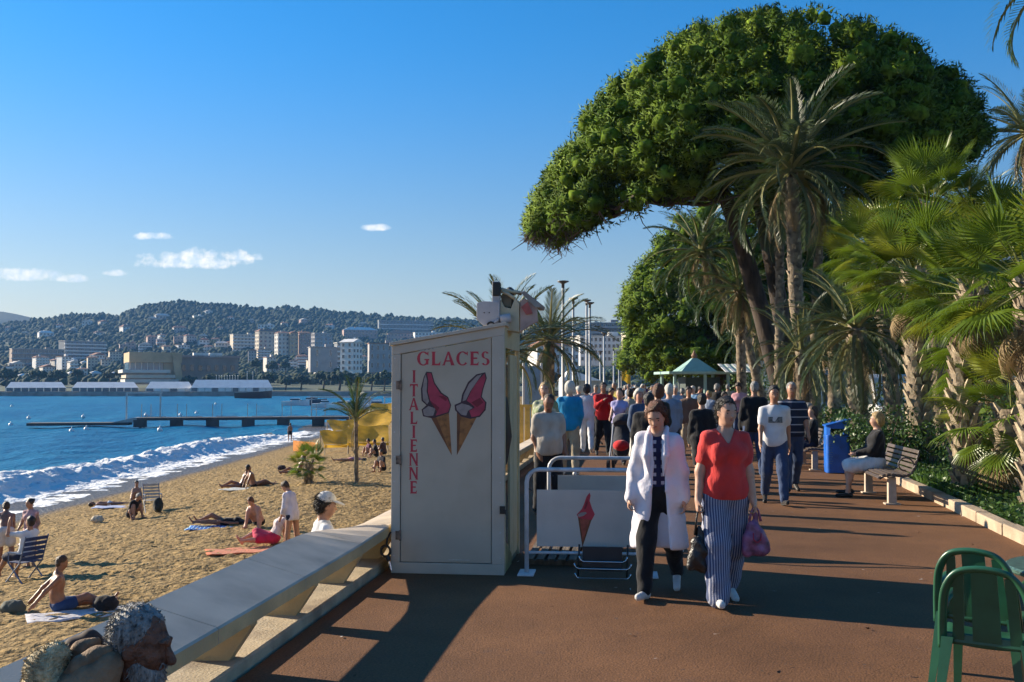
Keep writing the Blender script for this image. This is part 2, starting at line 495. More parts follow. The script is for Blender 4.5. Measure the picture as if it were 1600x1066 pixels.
# ---- beach sand
def sand_mat():
    m = bpy.data.materials.new('sand'); m.use_nodes = True
    n, l = m.node_tree.nodes, m.node_tree.links; bs = n['Principled BSDF']
    bs.inputs['Roughness'].default_value = 0.95; bs.inputs['Specular IOR Level'].default_value = 0.15
    tc = n.new('ShaderNodeTexCoord')
    def noise(s, d, r=.5):
        t = n.new('ShaderNodeTexNoise'); t.inputs['Scale'].default_value = s; t.inputs['Detail'].default_value = d; t.inputs['Roughness'].default_value = r
        l.new(tc.outputs['Object'], t.inputs['Vector']); return t.outputs['Fac']
    r = n.new('ShaderNodeValToRGB'); r.color_ramp.elements[0].position = .34; r.color_ramp.elements[1].position = .62
    r.color_ramp.elements[0].color = (.165, .108, .044, 1); r.color_ramp.elements[1].color = (.37, .252, .110, 1)
    l.new(noise(4.5, 7, .7), r.inputs[0])
    wet = n.new('ShaderNodeAttribute'); wet.attribute_name = 'wet'
    mx = n.new('ShaderNodeMix'); mx.data_type = 'RGBA'; l.new(wet.outputs['Fac'], mx.inputs['Factor'])
    l.new(r.outputs[0], mx.inputs['A']); mx.inputs['B'].default_value = (.13, .095, .06, 1)
    l.new(mx.outputs['Result'], bs.inputs['Base Color'])
    mr = n.new('ShaderNodeMapRange'); mr.inputs['To Min'].default_value = .95; mr.inputs['To Max'].default_value = .3; l.new(wet.outputs['Fac'], mr.inputs['Value'])
    l.new(mr.outputs[0], bs.inputs['Roughness'])
    b1 = n.new('ShaderNodeBump'); b1.inputs['Strength'].default_value = 1.0; b1.inputs['Distance'].default_value = .16
    l.new(noise(6, 3, .5), b1.inputs['Height'])
    b2 = n.new('ShaderNodeBump'); b2.inputs['Strength'].default_value = .8; b2.inputs['Distance'].default_value = .01; l.new(noise(60, 3), b2.inputs['Height'])
    l.new(b1.outputs[0], b2.inputs['Normal']); l.new(b2.outputs[0], bs.inputs['Normal'])
    return m
M_SAND = sand_mat()
def build_sand():
    ys = np.concatenate([np.linspace(-5, 11.8, 30), np.arange(12, 40, .14), np.arange(40, 72, .3), np.linspace(72.5, 330, 110)])
    us = np.linspace(0, 1, 185)
    Y = np.repeat(ys[:, None], len(us), 1)
    x1 = -2.70 + .1213 * Y; x0 = np.full_like(Y, -27.0)
    X = x0 + (x1 - x0) * us[None, :]
    far = smoothstep(75, 55, Y)
    dry = smoothstep(-19.3, -17.2, X)
    # trampled surface: overlapping shallow dents with raised rims
    d = np.zeros_like(X)
    for k, (s, a) in enumerate(((1.5, .035), (2.9, .055), (4.6, .045))):
        q = vnoise(X * s + 3 * k, Y * s * .9 + 7 * k, 11 + k); d += a * (1 - np.abs(2 * q - 1)) ** 1.4
    d += .16 * (fbm(X * .22, Y * .22, 3, 3) - .5)
    Z = sand_z(X, Y) + dry * (d - .06) * (.35 + .65 * far)
    nv = len(us); idx = np.arange(X.size).reshape(X.shape)
    f = np.stack([idx[:-1, :-1], idx[:-1, 1:], idx[1:, 1:], idx[1:, :-1]], -1).reshape(-1, 4)
    me = mesh_np('sand', np.stack([X, Y, Z], -1).reshape(-1, 3), f, M_SAND, True)
    at_ = me.attributes.new('wet', 'FLOAT', 'POINT'); at_.data.foreach_set('value', (1 - smoothstep(-19.6, -18.2, X + .8 * (fbm(X * .15, Y * .25, 3, 9) - .5))).astype(np.float32).ravel())
    o = link('beach', me); tag(o, 'golden trampled sand of the beach below the wall', 'beach', kind='structure')
build_sand()

# ---- sea with one breaking wave
def sea_mat():
    m = bpy.data.materials.new('sea'); m.use_nodes = True
    n, l = m.node_tree.nodes, m.node_tree.links; bs = n['Principled BSDF']
    tc = n.new('ShaderNodeTexCoord')
    def noise(s, d, r=.5, st=None):
        t = n.new('ShaderNodeTexNoise'); t.inputs['Scale'].default_value = s; t.inputs['Detail'].default_value = d; t.inputs['Roughness'].default_value = r
        v = tc.outputs['Object']
        if st:
            mp = n.new('ShaderNodeMapping'); mp.inputs['Scale'].default_value = st; l.new(v, mp.inputs['Vector']); v = mp.outputs[0]
        l.new(v, t.inputs['Vector']); return t.outputs['Fac']
    def ramp(f, p0, c0, p1, c1):
        r = n.new('ShaderNodeValToRGB'); r.color_ramp.elements[0].position = p0; r.color_ramp.elements[1].position = p1
        r.color_ramp.elements[0].color = (*c0, 1); r.color_ramp.elements[1].color = (*c1, 1); l.new(f, r.inputs[0]); return r.outputs[0]
    water = ramp(noise(.035, 6, .65, (1, .45, 1)), .35, (.004, .110, .25), .68, (.016, .185, .31))
    fo = n.new('ShaderNodeAttribute'); fo.attribute_name = 'foam'
    ad = n.new('ShaderNodeMath'); ad.operation = 'ADD'; l.new(fo.outputs['Fac'], ad.inputs[0])
    nn = n.new('ShaderNodeMath'); nn.operation = 'MULTIPLY_ADD'; l.new(noise(1.1, 8, .7), nn.inputs[0]); nn.inputs[1].default_value = 1.5; nn.inputs[2].default_value = -.75
    l.new(nn.outputs[0], ad.inputs[1])
    mask = ramp(ad.outputs[0], .42, (0, 0, 0), .62, (1, 1, 1))
    mx = n.new('ShaderNodeMix'); mx.data_type = 'RGBA'; l.new(mask, mx.inputs['Factor']); l.new(water, mx.inputs['A']); mx.inputs['B'].default_value = (.82, .82, .80, 1)
    l.new(mx.outputs['Result'], bs.inputs['Base Color'])
    mr = n.new('ShaderNodeMapRange'); l.new(mask, mr.inputs['Value']); mr.inputs['To Min'].default_value = .34; mr.inputs['To Max'].default_value = .8
    l.new(mr.outputs[0], bs.inputs['Roughness'])
    bs.inputs['Specular IOR Level'].default_value = .03
    b0 = n.new('ShaderNodeBump'); b0.inputs['Strength'].default_value = 1; b0.inputs['Distance'].default_value = .9; l.new(noise(.35, 4, .6, (1, .5, 1)), b0.inputs['Height'])
    b1 = n.new('ShaderNodeBump'); b1.inputs['Strength'].default_value = 1; b1.inputs['Distance'].default_value = .22; l.new(noise(1.9, 4, .6, (1, .6, 1)), b1.inputs['Height'])
    l.new(b0.outputs[0], b1.inputs['Normal']); l.new(b1.outputs[0], bs.inputs['Normal'])
    return m
def build_sea():
    ys = np.concatenate([np.linspace(-40, 30, 12), np.arange(34, 60, .21), np.arange(60, 118, .40), np.linspace(119, 250, 90), np.linspace(255, 480, 40)])
    xs = np.concatenate([[-6000, -2500, -1200, -600, -350], np.linspace(-260, -82, 45), np.linspace(-80, -34.5, 70), np.arange(-34, -18.9, .16)])
    X, Y = np.meshgrid(xs, ys)
    jag = 1.6 * (fbm(Y * .09, Y * 0 + 3, 3, 21) - .5) + 1.0 * (fbm(Y * .35, Y * 0 + 9, 3, 22) - .5)
    crest = -25.2 + jag + .012 * (Y - 50)
    hgt = .66 * smoothstep(36, 46, Y) * (1 - smoothstep(92, 112, Y)) * (.75 + .5 * fbm(Y * .12, Y * 0, 3, 23))
    u = X - crest
    broken = smoothstep(43, 50, Y + 5 * (fbm(Y * .3, Y * 0 + 1, 2, 31) - .5))
    prof = np.where(u < 0, np.exp(-(u / 3.4) ** 2), np.exp(-(u / (.55 + .9 * broken)) ** 2))
    swell = .13 * np.sin((X + .3 * Y + 6 * fbm(X * .02, Y * .02, 2, 41)) * .55) + .22 * (fbm(X * .18, Y * .1, 4, 42) - .5)
    off = smoothstep(-21.5, -27, X)
    Z = SEA_Z + swell * off + hgt * prof
    lump = fbm(X * 1.7, Y * 1.5, 4, 51) - .5
    turb = broken * np.exp(-((u - .3) / 1.5) ** 2) * (hgt > .05)
    Z += turb * lump * .75 + (1 - broken) * np.exp(-(u / .35) ** 2) * hgt * lump * .5
    Z += .05 * (fbm(X * 1.2, Y * 1.2, 3, 55) - .5) * smoothstep(-27, -24, X)
    foam = np.clip(1.0 * broken * np.exp(-((u - .25) / 1.7) ** 2) * smoothstep(.05, .3, hgt), 0, 1)
    foam = np.maximum(foam, .95 * (1 - broken) * np.exp(-((u + .1) / .42) ** 2) * (hgt > .2)); foam = np.maximum(foam, .9 * np.exp(-((u - 1.5) / .45) ** 2) * (hgt > .2))
    edge = -22.2 + .7 * (fbm(Y * .22, Y * 0 + 5, 3, 61) - .5)
    sw = smoothstep(edge - 2.4, edge - 1.2, X)
    foam = np.maximum(foam, .95 * sw)
    foam = np.maximum(foam, .52 * smoothstep(1.0, 2.4, u) * broken)
    foam = np.maximum(foam, .30 * np.exp(-((u + 3) / 2.0) ** 2) * broken)
    idx = np.arange(X.size).reshape(X.shape)
    f = np.stack([idx[:-1, :-1], idx[:-1, 1:], idx[1:, 1:], idx[1:, :-1]], -1).reshape(-1, 4)
    me = mesh_np('sea', np.stack([X, Y, Z], -1).reshape(-1, 3), f, sea_mat(), True)
    a = me.attributes.new('foam', 'FLOAT', 'POINT'); a.data.foreach_set('value', foam.astype(np.float32).ravel())
    o = link('sea', me); tag(o, 'blue sea with a white breaking wave', 'sea', kind='structure')
build_sea()

# ---- far shore: quay, town slope and wooded hills
RIDGE = [(-900, 560), (-300, 520), (-100, 512), (0, 508), (40, 505), (70, 499), (110, 493), (150, 491), (182, 494), (205, 485), (235, 477), (265, 474), (330, 476),
         (372, 481), (412, 484), (460, 482), (520, 489), (580, 493), (640, 497), (690, 500), (780, 505), (900, 506), (960, 508), (1100, 515), (1700, 540), (2600, 580)]
RX = np.array([r[0] for r in RIDGE], float); RY = np.array([r[1] for r in RIDGE], float)
def terrain_z(X, Y):
    X = np.asarray(X, float); Y = np.asarray(Y, float)
    px = 800 + FPX * X / Y
    zr = CAM_H + (HORIZON - np.interp(px, RX, RY)) * 1650 / FPX
    t = np.clip((Y - 560) / (1650 - 560), 0, 1.25)
    prof = np.where(t < 1, .25 * t + .75 * t ** 2.0, 1 - 1.2 * (t - 1))
    base = -1.3
    z = base + (zr - base) * prof
    return z + 9 * (fbm(X * .009, Y * .009, 3, 77) - .5) * np.clip(t * 2.2, 0, 1) * (1 - .6 * np.clip((t - .7) / .3, 0, 1))
def gt(px, py):
    """the place on the far slope seen at a pixel"""
    Y = 480.0
    while Y < 1640:
        p = at(px, py, Y)
        if float(terrain_z(p.x, p.y)) > p.z: break
        Y += 4
    p = at(px, py, Y); p.z = float(terrain_z(p.x, p.y)); return p
def build_far():
    pxs = np.linspace(-900, 2600, 220); ys = np.concatenate([np.linspace(478, 700, 30), np.linspace(710, 1700, 80), np.linspace(1720, 2000, 10)])
    P, Y = np.meshgrid(pxs, ys); X = (P - 800) / FPX * Y
    Z = terrain_z(X, Y)
    idx = np.arange(X.size).reshape(X.shape)
    f = np.stack([idx[:-1, :-1], idx[:-1, 1:], idx[1:, 1:], idx[1:, :-1]], -1).reshape(-1, 4)
    mt = M('hill_ground', (0.06, 0.075, 0.03), .95, .3, .02, rgb2=(.035, .05, .02), bump=.5, bscale=.2)
    o = link('hills', mesh_np('hills', np.stack([X, Y, Z], -1).reshape(-1, 3), f, mt, True)); tag(o, 'wooded hills rising behind the town', 'hills', kind='structure')
    # very far ridge at the picture's left
    pr = [(-900, 500), (-500, 498), (-200, 488), (-60, 484), (0, 487), (25, 491), (60, 499), (120, 506), (260, 512), (600, 515), (1000, 512), (1300, 515), (2600, 530)]
    q = np.linspace(-900, 2600, 160); top = np.interp(q, [a for a, _ in pr], [c for _, c in pr]) + 3 * (fbm(q * .02, q * 0, 3, 5) - .5)
    rows = []
    for Yd, fr in ((2200, 0.0), (2450, .75), (2600, 1.0), (2800, .8)):
        X = (q - 800) / FPX * Yd; z = -5 + fr * (CAM_H + (HORIZON - top) * 2600 / FPX + 5)
        rows.append(np.stack([X, np.full_like(X, Yd), z], -1))
    v = np.concatenate(rows); idx = np.arange(len(v)).reshape(4, -1)
    f = np.stack([idx[:-1, :-1], idx[:-1, 1:], idx[1:, 1:], idx[1:, :-1]], -1).reshape(-1, 4)
    o = link('mountains', mesh_np('mountains', v, f, M('far_ridge', (.05, .07, .03), .95, .2, .003), True)); tag(o, 'distant blue mountain ridge beyond the hills', 'mountains', kind='structure')
    # quay
    b = MB()
    b.box((-330, 520, -2.6), (1000, 100, 2.2)); o = b.build('quay', M('quay_stone', (.30, .28, .25), .85, .15, .3, bump=.3))
    tag(o, 'stone quay edge across the bay', 'quay', kind='structure')
build_far()
# ================================================================ FAR TOWN, QUAY, PIER, BOATS
PAL = {
 'cream': (.55, .47, .36), 'grey': (.36, .34, .33), 'white': (.74, .72, .68), 'sand': (.52, .36, .20), 'brown': (.30, .22, .17),
 'rose': (.42, .28, .23), 'slate': (.16, .18, .20), 'tile': (.30, .14, .08), 'pale': (.60, .56, .50)}
def BM(k): return M('plaster_' + k, PAL[k], .85, .10, .25, dirt=(*[x * .6 for x in PAL[k]], .12, .4))
M_GLASS = M('far_glass', (.03, .04, .05), .15, .2, .5, spec=.8)
M_FRAME = M('far_frame', (.62, .60, .56), .6, .05)
def window_mesh(w, h):
    b = MB()
    b.box((0, -.02, 0), (w, .06, h), mi=1)                         # pane
    t = .12
    b.box((0, -.06, h / 2), (w + 2 * t, .16, t), mi=0); b.box((0, -.08, -h / 2), (w + 2 * t, .24, t), mi=0)
    b.box((-w / 2 - t / 2, -.06, 0), (t, .16, h - t), mi=0); b.box((w / 2 + t / 2, -.06, 0), (t, .16, h - t), mi=0)
    return b.mesh('window', [M_FRAME, M_GLASS])
WIN = {}
def building(label, x0, x1, ytop, ybase, floors, bays, wall='grey', roof='flat', balc=False, yaw=0.0, depth=12.0, Y=None, name='apartment_building', cat='building',
             group='buildings of the town across the bay', roofmat='slate', winw=.5, balmat='white', side=0):
    xm = (x0 + x1) / 2
    if Y is None: base = gt(xm, ybase)
    else: base = at(xm, ybase, Y)
    Y = base.y; mpp = Y / FPX
    W = (x1 - x0) * mpp; H = (ybase - ytop) * mpp + 1.5; base = base - Vector((0, 0, 1.5))
    face = math.atan2(base.x, base.y)
    o = empty(name, base, -face + yaw, label, cat, group)
    b = MB(); b.box((0, depth / 2, H / 2), (W, depth, H)); wl_ = b.build('wall', BM(wall), o)
    fh = (H - 1.5) / floors; bw = W / bays
    key = (round(bw * winw, 1), round(fh * .55, 1))
    if key not in WIN: WIN[key] = window_mesh(max(key[0], .5), max(key[1], .7))
    for i in range(floors):
        z = 1.5 + fh * (i + .52)
        for j in range(bays):
            link('window', WIN[key], o, (-W / 2 + bw * (j + .5), -.01, z))
        for s_ in range(side):
            link('window', WIN[key], o, (-W / 2 - .01, depth * (s_ + .5) / side, z), (0, 0, R(-90)))
        if balc:
            bb = MB(); zz = 1.5 + fh * i + .12
            bb.box((-.3, -.75, zz), (W + 1.2, 1.5, .22)); bb.box((-.3, -1.46, zz + .55), (W + 1.2, .1, .9)); bb.box((-W / 2 - .85, -.7, zz + .55), (.1, 1.4, .9))
            bb.build('balcony', BM(balmat), o)
    if roof == 'flat':
        r = MB(); r.box((0, depth / 2, H + .2), (W + .9, depth + .9, .4)); rf = r.build('roof', BM(roofmat if roofmat != 'slate' else 'pale'), o)
        r = MB(); r.box((W * .2, depth * .5, H + 1.3), (min(4, W * .25), 3, 1.8)); r.build('roof_house', BM(wall), rf)
    elif roof == 'gable':
        r = MB(); e = .7; hh = min(4.0, W * .22)
        r.prism([(-W / 2 - e, 0), (W / 2 + e, 0), (0, hh)], depth + 2 * e, lambda x, y, t: Vector((x, t - e, H + .02 + y)))
        rf = r.build('roof', BM(roofmat), o)
        r = MB(); r.box((W * .22, depth * .4, H + hh * .7 + .6), (1.0, .8, 1.8)); r.build('chimney', BM(wall), rf)
    elif roof == 'hip':
        r = MB(); e = .8; hh = min(4.0, W * .16); k = .3
        r.add([(-W / 2 - e, -e, H + .02), (W / 2 + e, -e, H + .02), (W / 2 + e, depth + e, H + .02), (-W / 2 - e, depth + e, H + .02), (-W * k, depth / 2, H + hh), (W * k, depth / 2, H + hh)],
              [(3, 2, 1, 0), (0, 1, 5, 4), (1, 2, 5), (2, 3, 4, 5), (3, 0, 4)])
        rf = r.build('roof', BM(roofmat), o)
        r = MB(); r.box((-W * .15, depth * .35, H + hh * .8 + .4), (1.0, .8, 1.6)); r.build('chimney', BM(wall), rf)
    return o, W, H, depth, Y

building('long dark apartment block with white balcony lines above the tent row', 101, 166, 534, 566, 6, 9, 'slate', 'flat', True, .45, 14, side=0)
building('brownish terraced flats at the foot of the hill near the picture edge', 22, 98, 546, 578, 4, 12, 'brown', 'flat', True, .2, balmat='grey')
building('pale villa with a long white roof high on the wooded slope', 62, 83, 520, 530, 2, 4, 'white', 'hip', False, .2, roofmat='white', name='villa', cat='villa')
building('small white villa alone in the woods left of the hilltop', 128, 142, 503, 511, 2, 3, 'white', 'gable', False, -.3, roofmat='pale', name='villa', cat='villa')
building('tiny cream villa right of the small white woodland villa', 157, 170, 503, 509, 1, 3, 'cream', 'gable', False, .3, roofmat='tile', name='villa', cat='villa')
building('wide low villa with bright white end halfway up the hill', 192, 216, 511, 518, 2, 5, 'white', 'hip', False, .4, roofmat='tile', name='villa', cat='villa')
building('pale flat villa on the hill below the summit', 244, 264, 493, 500, 1, 4, 'grey', 'hip', False, .2, roofmat='pale', name='villa', cat='villa')
building('white house with thin roof right of the summit', 303, 318, 494, 499, 1, 3, 'white', 'flat', False, .2, name='villa', cat='villa')
building('little white house just right of the thin roofed one', 321, 332, 487, 494, 2, 2, 'white', 'gable', False, .3, roofmat='pale', name='villa', cat='villa')
building('grey villa wide among trees under the summit', 272, 291, 512, 520, 2, 4, 'grey', 'hip', False, .2, roofmat='tile', name='villa', cat='villa')
building('bright flat roofed villa above the balconied hotel', 403, 427, 508, 517, 2, 5, 'white', 'flat', False, -.2, roofmat='white', name='villa', cat='villa')
building('pale hotel with stacked balconies above the palms', 364, 404, 523, 549, 5, 7, 'cream', 'flat', True, .3)
building('tall cream house next to the balconied hotel', 404, 432, 518, 556, 6, 4, 'cream', 'hip', False, .35, roofmat='tile', side=2)
building('cream town house with tiled roof between taller neighbours', 434, 452, 521, 560, 6, 3, 'pale', 'hip', False, .3, roofmat='tile', side=2)
building('narrow yellowish house in the middle of the town row', 453, 466, 521, 560, 6, 2, 'sand', 'gable', False, .3, roofmat='tile')
building('rose plastered house in the town row', 467, 486, 521, 560, 6, 3, 'rose', 'hip', False, .3, roofmat='tile')
building('grey house with a bright lit end wall', 490, 521, 521, 552, 5, 4, 'grey', 'flat', False, .5, side=3, roofmat='pale')
building('blank grey block with few windows behind the pines', 485, 527, 543, 578, 2, 2, 'grey', 'flat', False, .15, 10, Y=640, winw=.12, roofmat='grey')
building('low building with broad white terraces left of the tower house', 527, 552, 536, 566, 4, 5, 'slate', 'flat', True, .2, 12, Y=690)
oW, WW, HH, DD, YY = building('white tower house with arched gable windows above the pines', 546, 571, 535, 580, 5, 3, 'white', 'gable', False, .95, 9, Y=600, roofmat='white', side=2)
building('wide grey house with small windows beside the white tower house', 577, 622, 537, 578, 3, 5, 'grey', 'flat', False, .1, 12, Y=640, roofmat='tile', winw=.3)
building('long modern building with white floor bands on the hill crest', 592, 678, 502, 522, 3, 16, 'slate', 'flat', True, .15, 14)
building('red brick house under a broad white roof on the slope', 537, 590, 516, 532, 3, 8, 'rose', 'hip', False, .2, roofmat='white')
building('row of low roofs right of the brick house', 606, 646, 521, 533, 2, 8, 'rose', 'hip', False, .1, roofmat='tile')
building('pale low house below the long modern building', 648, 692, 520, 536, 3, 8, 'white', 'flat', False, .2)
building('cream block half hidden behind the ice cream stand', 640, 700, 536, 570, 5, 9, 'cream', 'hip', False, .2, roofmat='tile', Y=700)
building('large dark roofed hall behind the lamp poles', 921, 981, 505, 530, 3, 9, 'slate', 'flat', True, .1, 18, Y=520, balmat='grey')
building('white arcaded building below the dark roofed hall', 905, 992, 526, 566, 4, 12, 'white', 'flat', False, .3, 14, Y=430)
building('white seafront house behind the promenade palm', 838, 906, 541, 585, 4, 9, 'white', 'hip', False, .3, 14, Y=400, roofmat='tile')
building('pale mansion hidden by trees near the dark roofed hall', 985, 1060, 520, 570, 5, 9, 'cream', 'flat', False, .3, 14, Y=400)
building('seafront hotel behind the palm gardens', 1290, 1470, 430, 600, 6, 12, 'pale', 'flat', True, .2, 14, Y=150, winw=.55)
building('tall cream hotel glimpsed between palm trunks', 1480, 1720, 380, 600, 7, 14, 'cream', 'flat', True, .1, 14, Y=130)
VX = [(8, 512), (34, 520), (88, 508), (110, 514), (150, 520), (230, 498), (356, 496), (388, 500), (440, 505), (470, 500), (508, 508), (560, 506), (340, 512), (205, 524), (250, 524), (310, 525), (330, 530)]
for k, (x0, y0) in enumerate(VX):
    w = 8 + (k * 7) % 6
    rank = 1 + sorted(VX).index((x0, y0))
    building('small villa among the hillside woods, %s from the left of its kind' % nth(rank), x0, x0 + w, y0, y0 + 6, 2, 2, ['pale', 'rose', 'white', 'grey'][k % 4], ['hip', 'gable'][k % 2], False, (k % 5 - 2) * .2,
             8, roofmat=['tile', 'pale'][k % 2], name='villa', cat='villa', group='small villas on the hill')

for k in range(46):
    random.seed(500 + k); x0 = 4 + 13.2 * k + random.uniform(-4, 4); yb = random.uniform(568, 594); hh = random.uniform(12, 27); w = random.uniform(10, 21)
    if 178 < x0 < 380 and yb < 600: yb = random.uniform(540, 552); hh *= .6
    cw = random.choice(['cream', 'white', 'pale', 'rose', 'cream', 'grey']); rf = random.choice(['hip', 'flat', 'gable'])
    building('%s walled house with %s roof, %s from the left of the small waterfront houses' % (cw, rf, nth(k + 1)), x0, x0 + w, yb - hh, yb, max(2, int(hh / 4)), max(2, int(w / 4)), cw, rf, random.random() < .25, random.uniform(-.1, .5), 9, roofmat=random.choice(['tile', 'pale', 'tile']), name='town_house', cat='house', group='small houses of the waterfront town')
# ---- festival palace: sandy block with a deep glazed opening
def palace():
    Yp = 560.0; m = Yp / FPX
    base = at(232, 606, Yp); base.z = -1.5
    o = empty('palace', base, -math.atan2(base.x, base.y) + .12, 'sandy concrete palace with deep set blue glazing above terraces', 'building')
    def X(px): return (px - 232) * m
    def Z(py): return CAM_H + (HORIZON - py) * m - base.z
    S = BM('sand'); P = BM('pale')
    b = MB(); b.box(((X(203) + X(282)) / 2, 14, (Z(552) + Z(568)) / 2 + .5), (X(282) - X(203), 28, Z(552) - Z(568))); b.build('upper_block', S, o)
    b = MB()
    b.prism([(X(255), Z(567)), (X(270), Z(567)), (X(278), Z(580)), (X(278), Z(594)), (X(255), Z(594))], 20, lambda x, y, t: Vector((x, 2 + t, y))); b.build('side_block', S, o)
    b = MB(); b.prism([(X(266), Z(553)), (X(277), Z(552)), (X(283), Z(594)), (X(272), Z(594))], 10, lambda x, y, t: Vector((x, -1.5 + t, y))); b.build('slanted_wing', S, o)
    b = MB(); b.box(((X(203) + X(255)) / 2, 13, Z(573)), (X(255) - X(203), 20, Z(566) - Z(580))); b.build('glass_hall', M('palace_glass', (.05, .14, .22), .12, .1, spec=.9), o)
    for px in (205, 213, 222, 231, 240, 249):
        b = MB(); b.box((X(px), 2.7, Z(573)), (.5, .5, Z(566) - Z(580))); b.build('mullion', M_FRAME, o)
    for k, (a, c, y0, y1, dy) in enumerate(((192, 262, 578, 583, -2), (196, 268, 586, 591, -5), (194, 272, 593, 598, -8))):
        b = MB(); b.box(((X(a) + X(c)) / 2, 8 + dy, Z((y0 + y1) / 2)), (X(c) - X(a), 24, Z(y0) - Z(y1))); b.build('terrace', P if k != 1 else BM('cream'), o)
        b = MB(); b.box(((X(a) + X(c)) / 2, 9 + dy, Z(y1 + 1.4)), (X(c) - X(a) - 2, 20, 1.0)); b.build('window_band', M_GLASS, o)
    b = MB(); b.box(((X(284) + X(380)) / 2, 30, (Z(556) + 0) / 2), (X(380) - X(284), 26, Z(556))); b.build('rear_wing', BM('brown'), o)
    b = MB(); b.box(((X(284) + X(380)) / 2, 30, Z(555)), (X(382) - X(282), 28, 1.2)); b.build('rear_roof', BM('rose'), o)
    for a, c in ((307, 331), (333, 353)):
        b = MB(); b.box(((X(a) + X(c)) / 2, 18, Z(552.5)), (X(c) - X(a), 4, Z(549) - Z(556))); b.build('roof_pavilion', BM('white'), o)
    for px in np.arange(292, 372, 13):
        b = MB(); b.box((X(px), 16.8, Z(574)), (X(300) - X(294), .4, 3.2)); b.build('window', M_GLASS, o)
palace()

# ---- white event tents along the quay
M_TENT = M('tent_canvas', (.76, .74, .70), .6, .05, .4)
def tent(label, x0, x1, yr, ye, yb, Y, bays, flip=False):
    m = Y / FPX; base = at((x0 + x1) / 2, yb, Y); base.z = -1.5
    o = empty('event_tent', base, -math.atan2(base.x, base.y), label, 'tent', 'white tents along the quay')
    W = (x1 - x0) * m; hb = CAM_H + (HORIZON - ye) * m + 1.5; hr = CAM_H + (HORIZON - yr) * m + 1.5; D = 16
    b = MB(); i = 1.8
    b.add([(-W / 2, 0, hb), (W / 2, 0, hb), (W / 2 - i, D / 2, hr), (-W / 2 + i, D / 2, hr), (W / 2, D, hb), (-W / 2, D, hb)], [(0, 1, 2, 3), (3, 2, 4, 5), (1, 4, 2), (5, 0, 3)])
    b.build('roof', M_TENT, o)
    bw = W / bays
    for k in range(bays):
        b = MB(); b.box((-W / 2 + bw * (k + .5), .3, hb / 2), (bw - .5, .12, hb - .1)); b.build('side_panel' if k % 3 else 'clear_panel', M_TENT if (k % 3 and not flip) else M('tent_clear', (.10, .13, .16), .25, .2), o)
    for k in range(bays + 1):
        b = MB(); b.box((-W / 2 + bw * k, .1, hb / 2), (.3, .3, hb)); b.build('post', M_FRAME, o)
tent('long white tent with open dark bays at the far left of the quay', 14, 99, 597, 606, 618, 474, 8, True)
tent('white tent with dark open front second from the left along the quay', 117, 213, 597, 606, 617.5, 474, 9, True)
tent('white tent with pitched roof below the sandy palace', 230, 300, 596.5, 607, 617.5, 474, 6)
tent('largest white tent with blank bright side at the right end of the quay', 301, 424, 593.5, 606, 617.5, 474, 12)
PV = [(112, 561, 570, 9), (128, 565, 572, 11), (146, 567, 574, 15), (143, 581, 591, 15), (108, 582, 592, 8), (152, 574, 580, 11), (175, 582, 590, 12), (30, 585, 596, 16), (45, 583, 596, 18), (68, 586, 596, 24)]
for k, (x, y0, y1, w) in enumerate(PV):
    base = gt(x + w / 2, y1); m = base.y / FPX; W = w * m; H = (y1 - y0) * m + .8; base.z -= .8
    o = empty('pavilion', base, -math.atan2(base.x, base.y) + .3, 'small pale pavilion block behind the tents, %s from the left' % nth(1 + sorted(PV).index((x, y0, y1, w))), 'pavilion', 'white pavilions behind the tents')
    b = MB(); b.box((0, 3, H / 2 - .4), (W, 6, H - .8)); b.build('wall', BM(['white', 'pale', 'cream'][k % 3]), o)
    b = MB(); b.add([(-W / 2 - .3, -.3, H - .79), (W / 2 + .3, -.3, H - .79), (W / 2 + .3, 6.3, H - .79), (-W / 2 - .3, 6.3, H - .79), (0, 3, H + .6)], [(3, 2, 1, 0), (0, 1, 4), (1, 2, 4), (2, 3, 4), (3, 0, 4)]); b.build('roof', M_TENT, o)
    b = MB(); b.box((0, -.05, H * .55), (W * .6, .12, 1.6)); b.build('window', M_GLASS, o)
M_POLE = M('white_pole', (.62, .62, .60), .45, .06)
for k in range(11):
    px = 338 + k * 4.2 if k < 9 else (395, 386)[k - 9]
    p = at(px, 600, 500); p.z = -1.5
    b = MB(); h = CAM_H + (HORIZON - (587 if k < 9 else 581)) * 500 / FPX + 1.5
    b.tube([(0, 0, 0), (0, 0, h)], [.2, .12], 6); b.ball((0, 0, h), .22, 6, 4)
    o = b.build('flagpole', M_POLE, loc=p); tag(o, 'bare white flagpole behind the largest quay tent, %s from the left' % nth(k + 1 if k < 9 else (11, 10)[k - 9]), 'flagpole', 'flagpoles behind the quay tents')

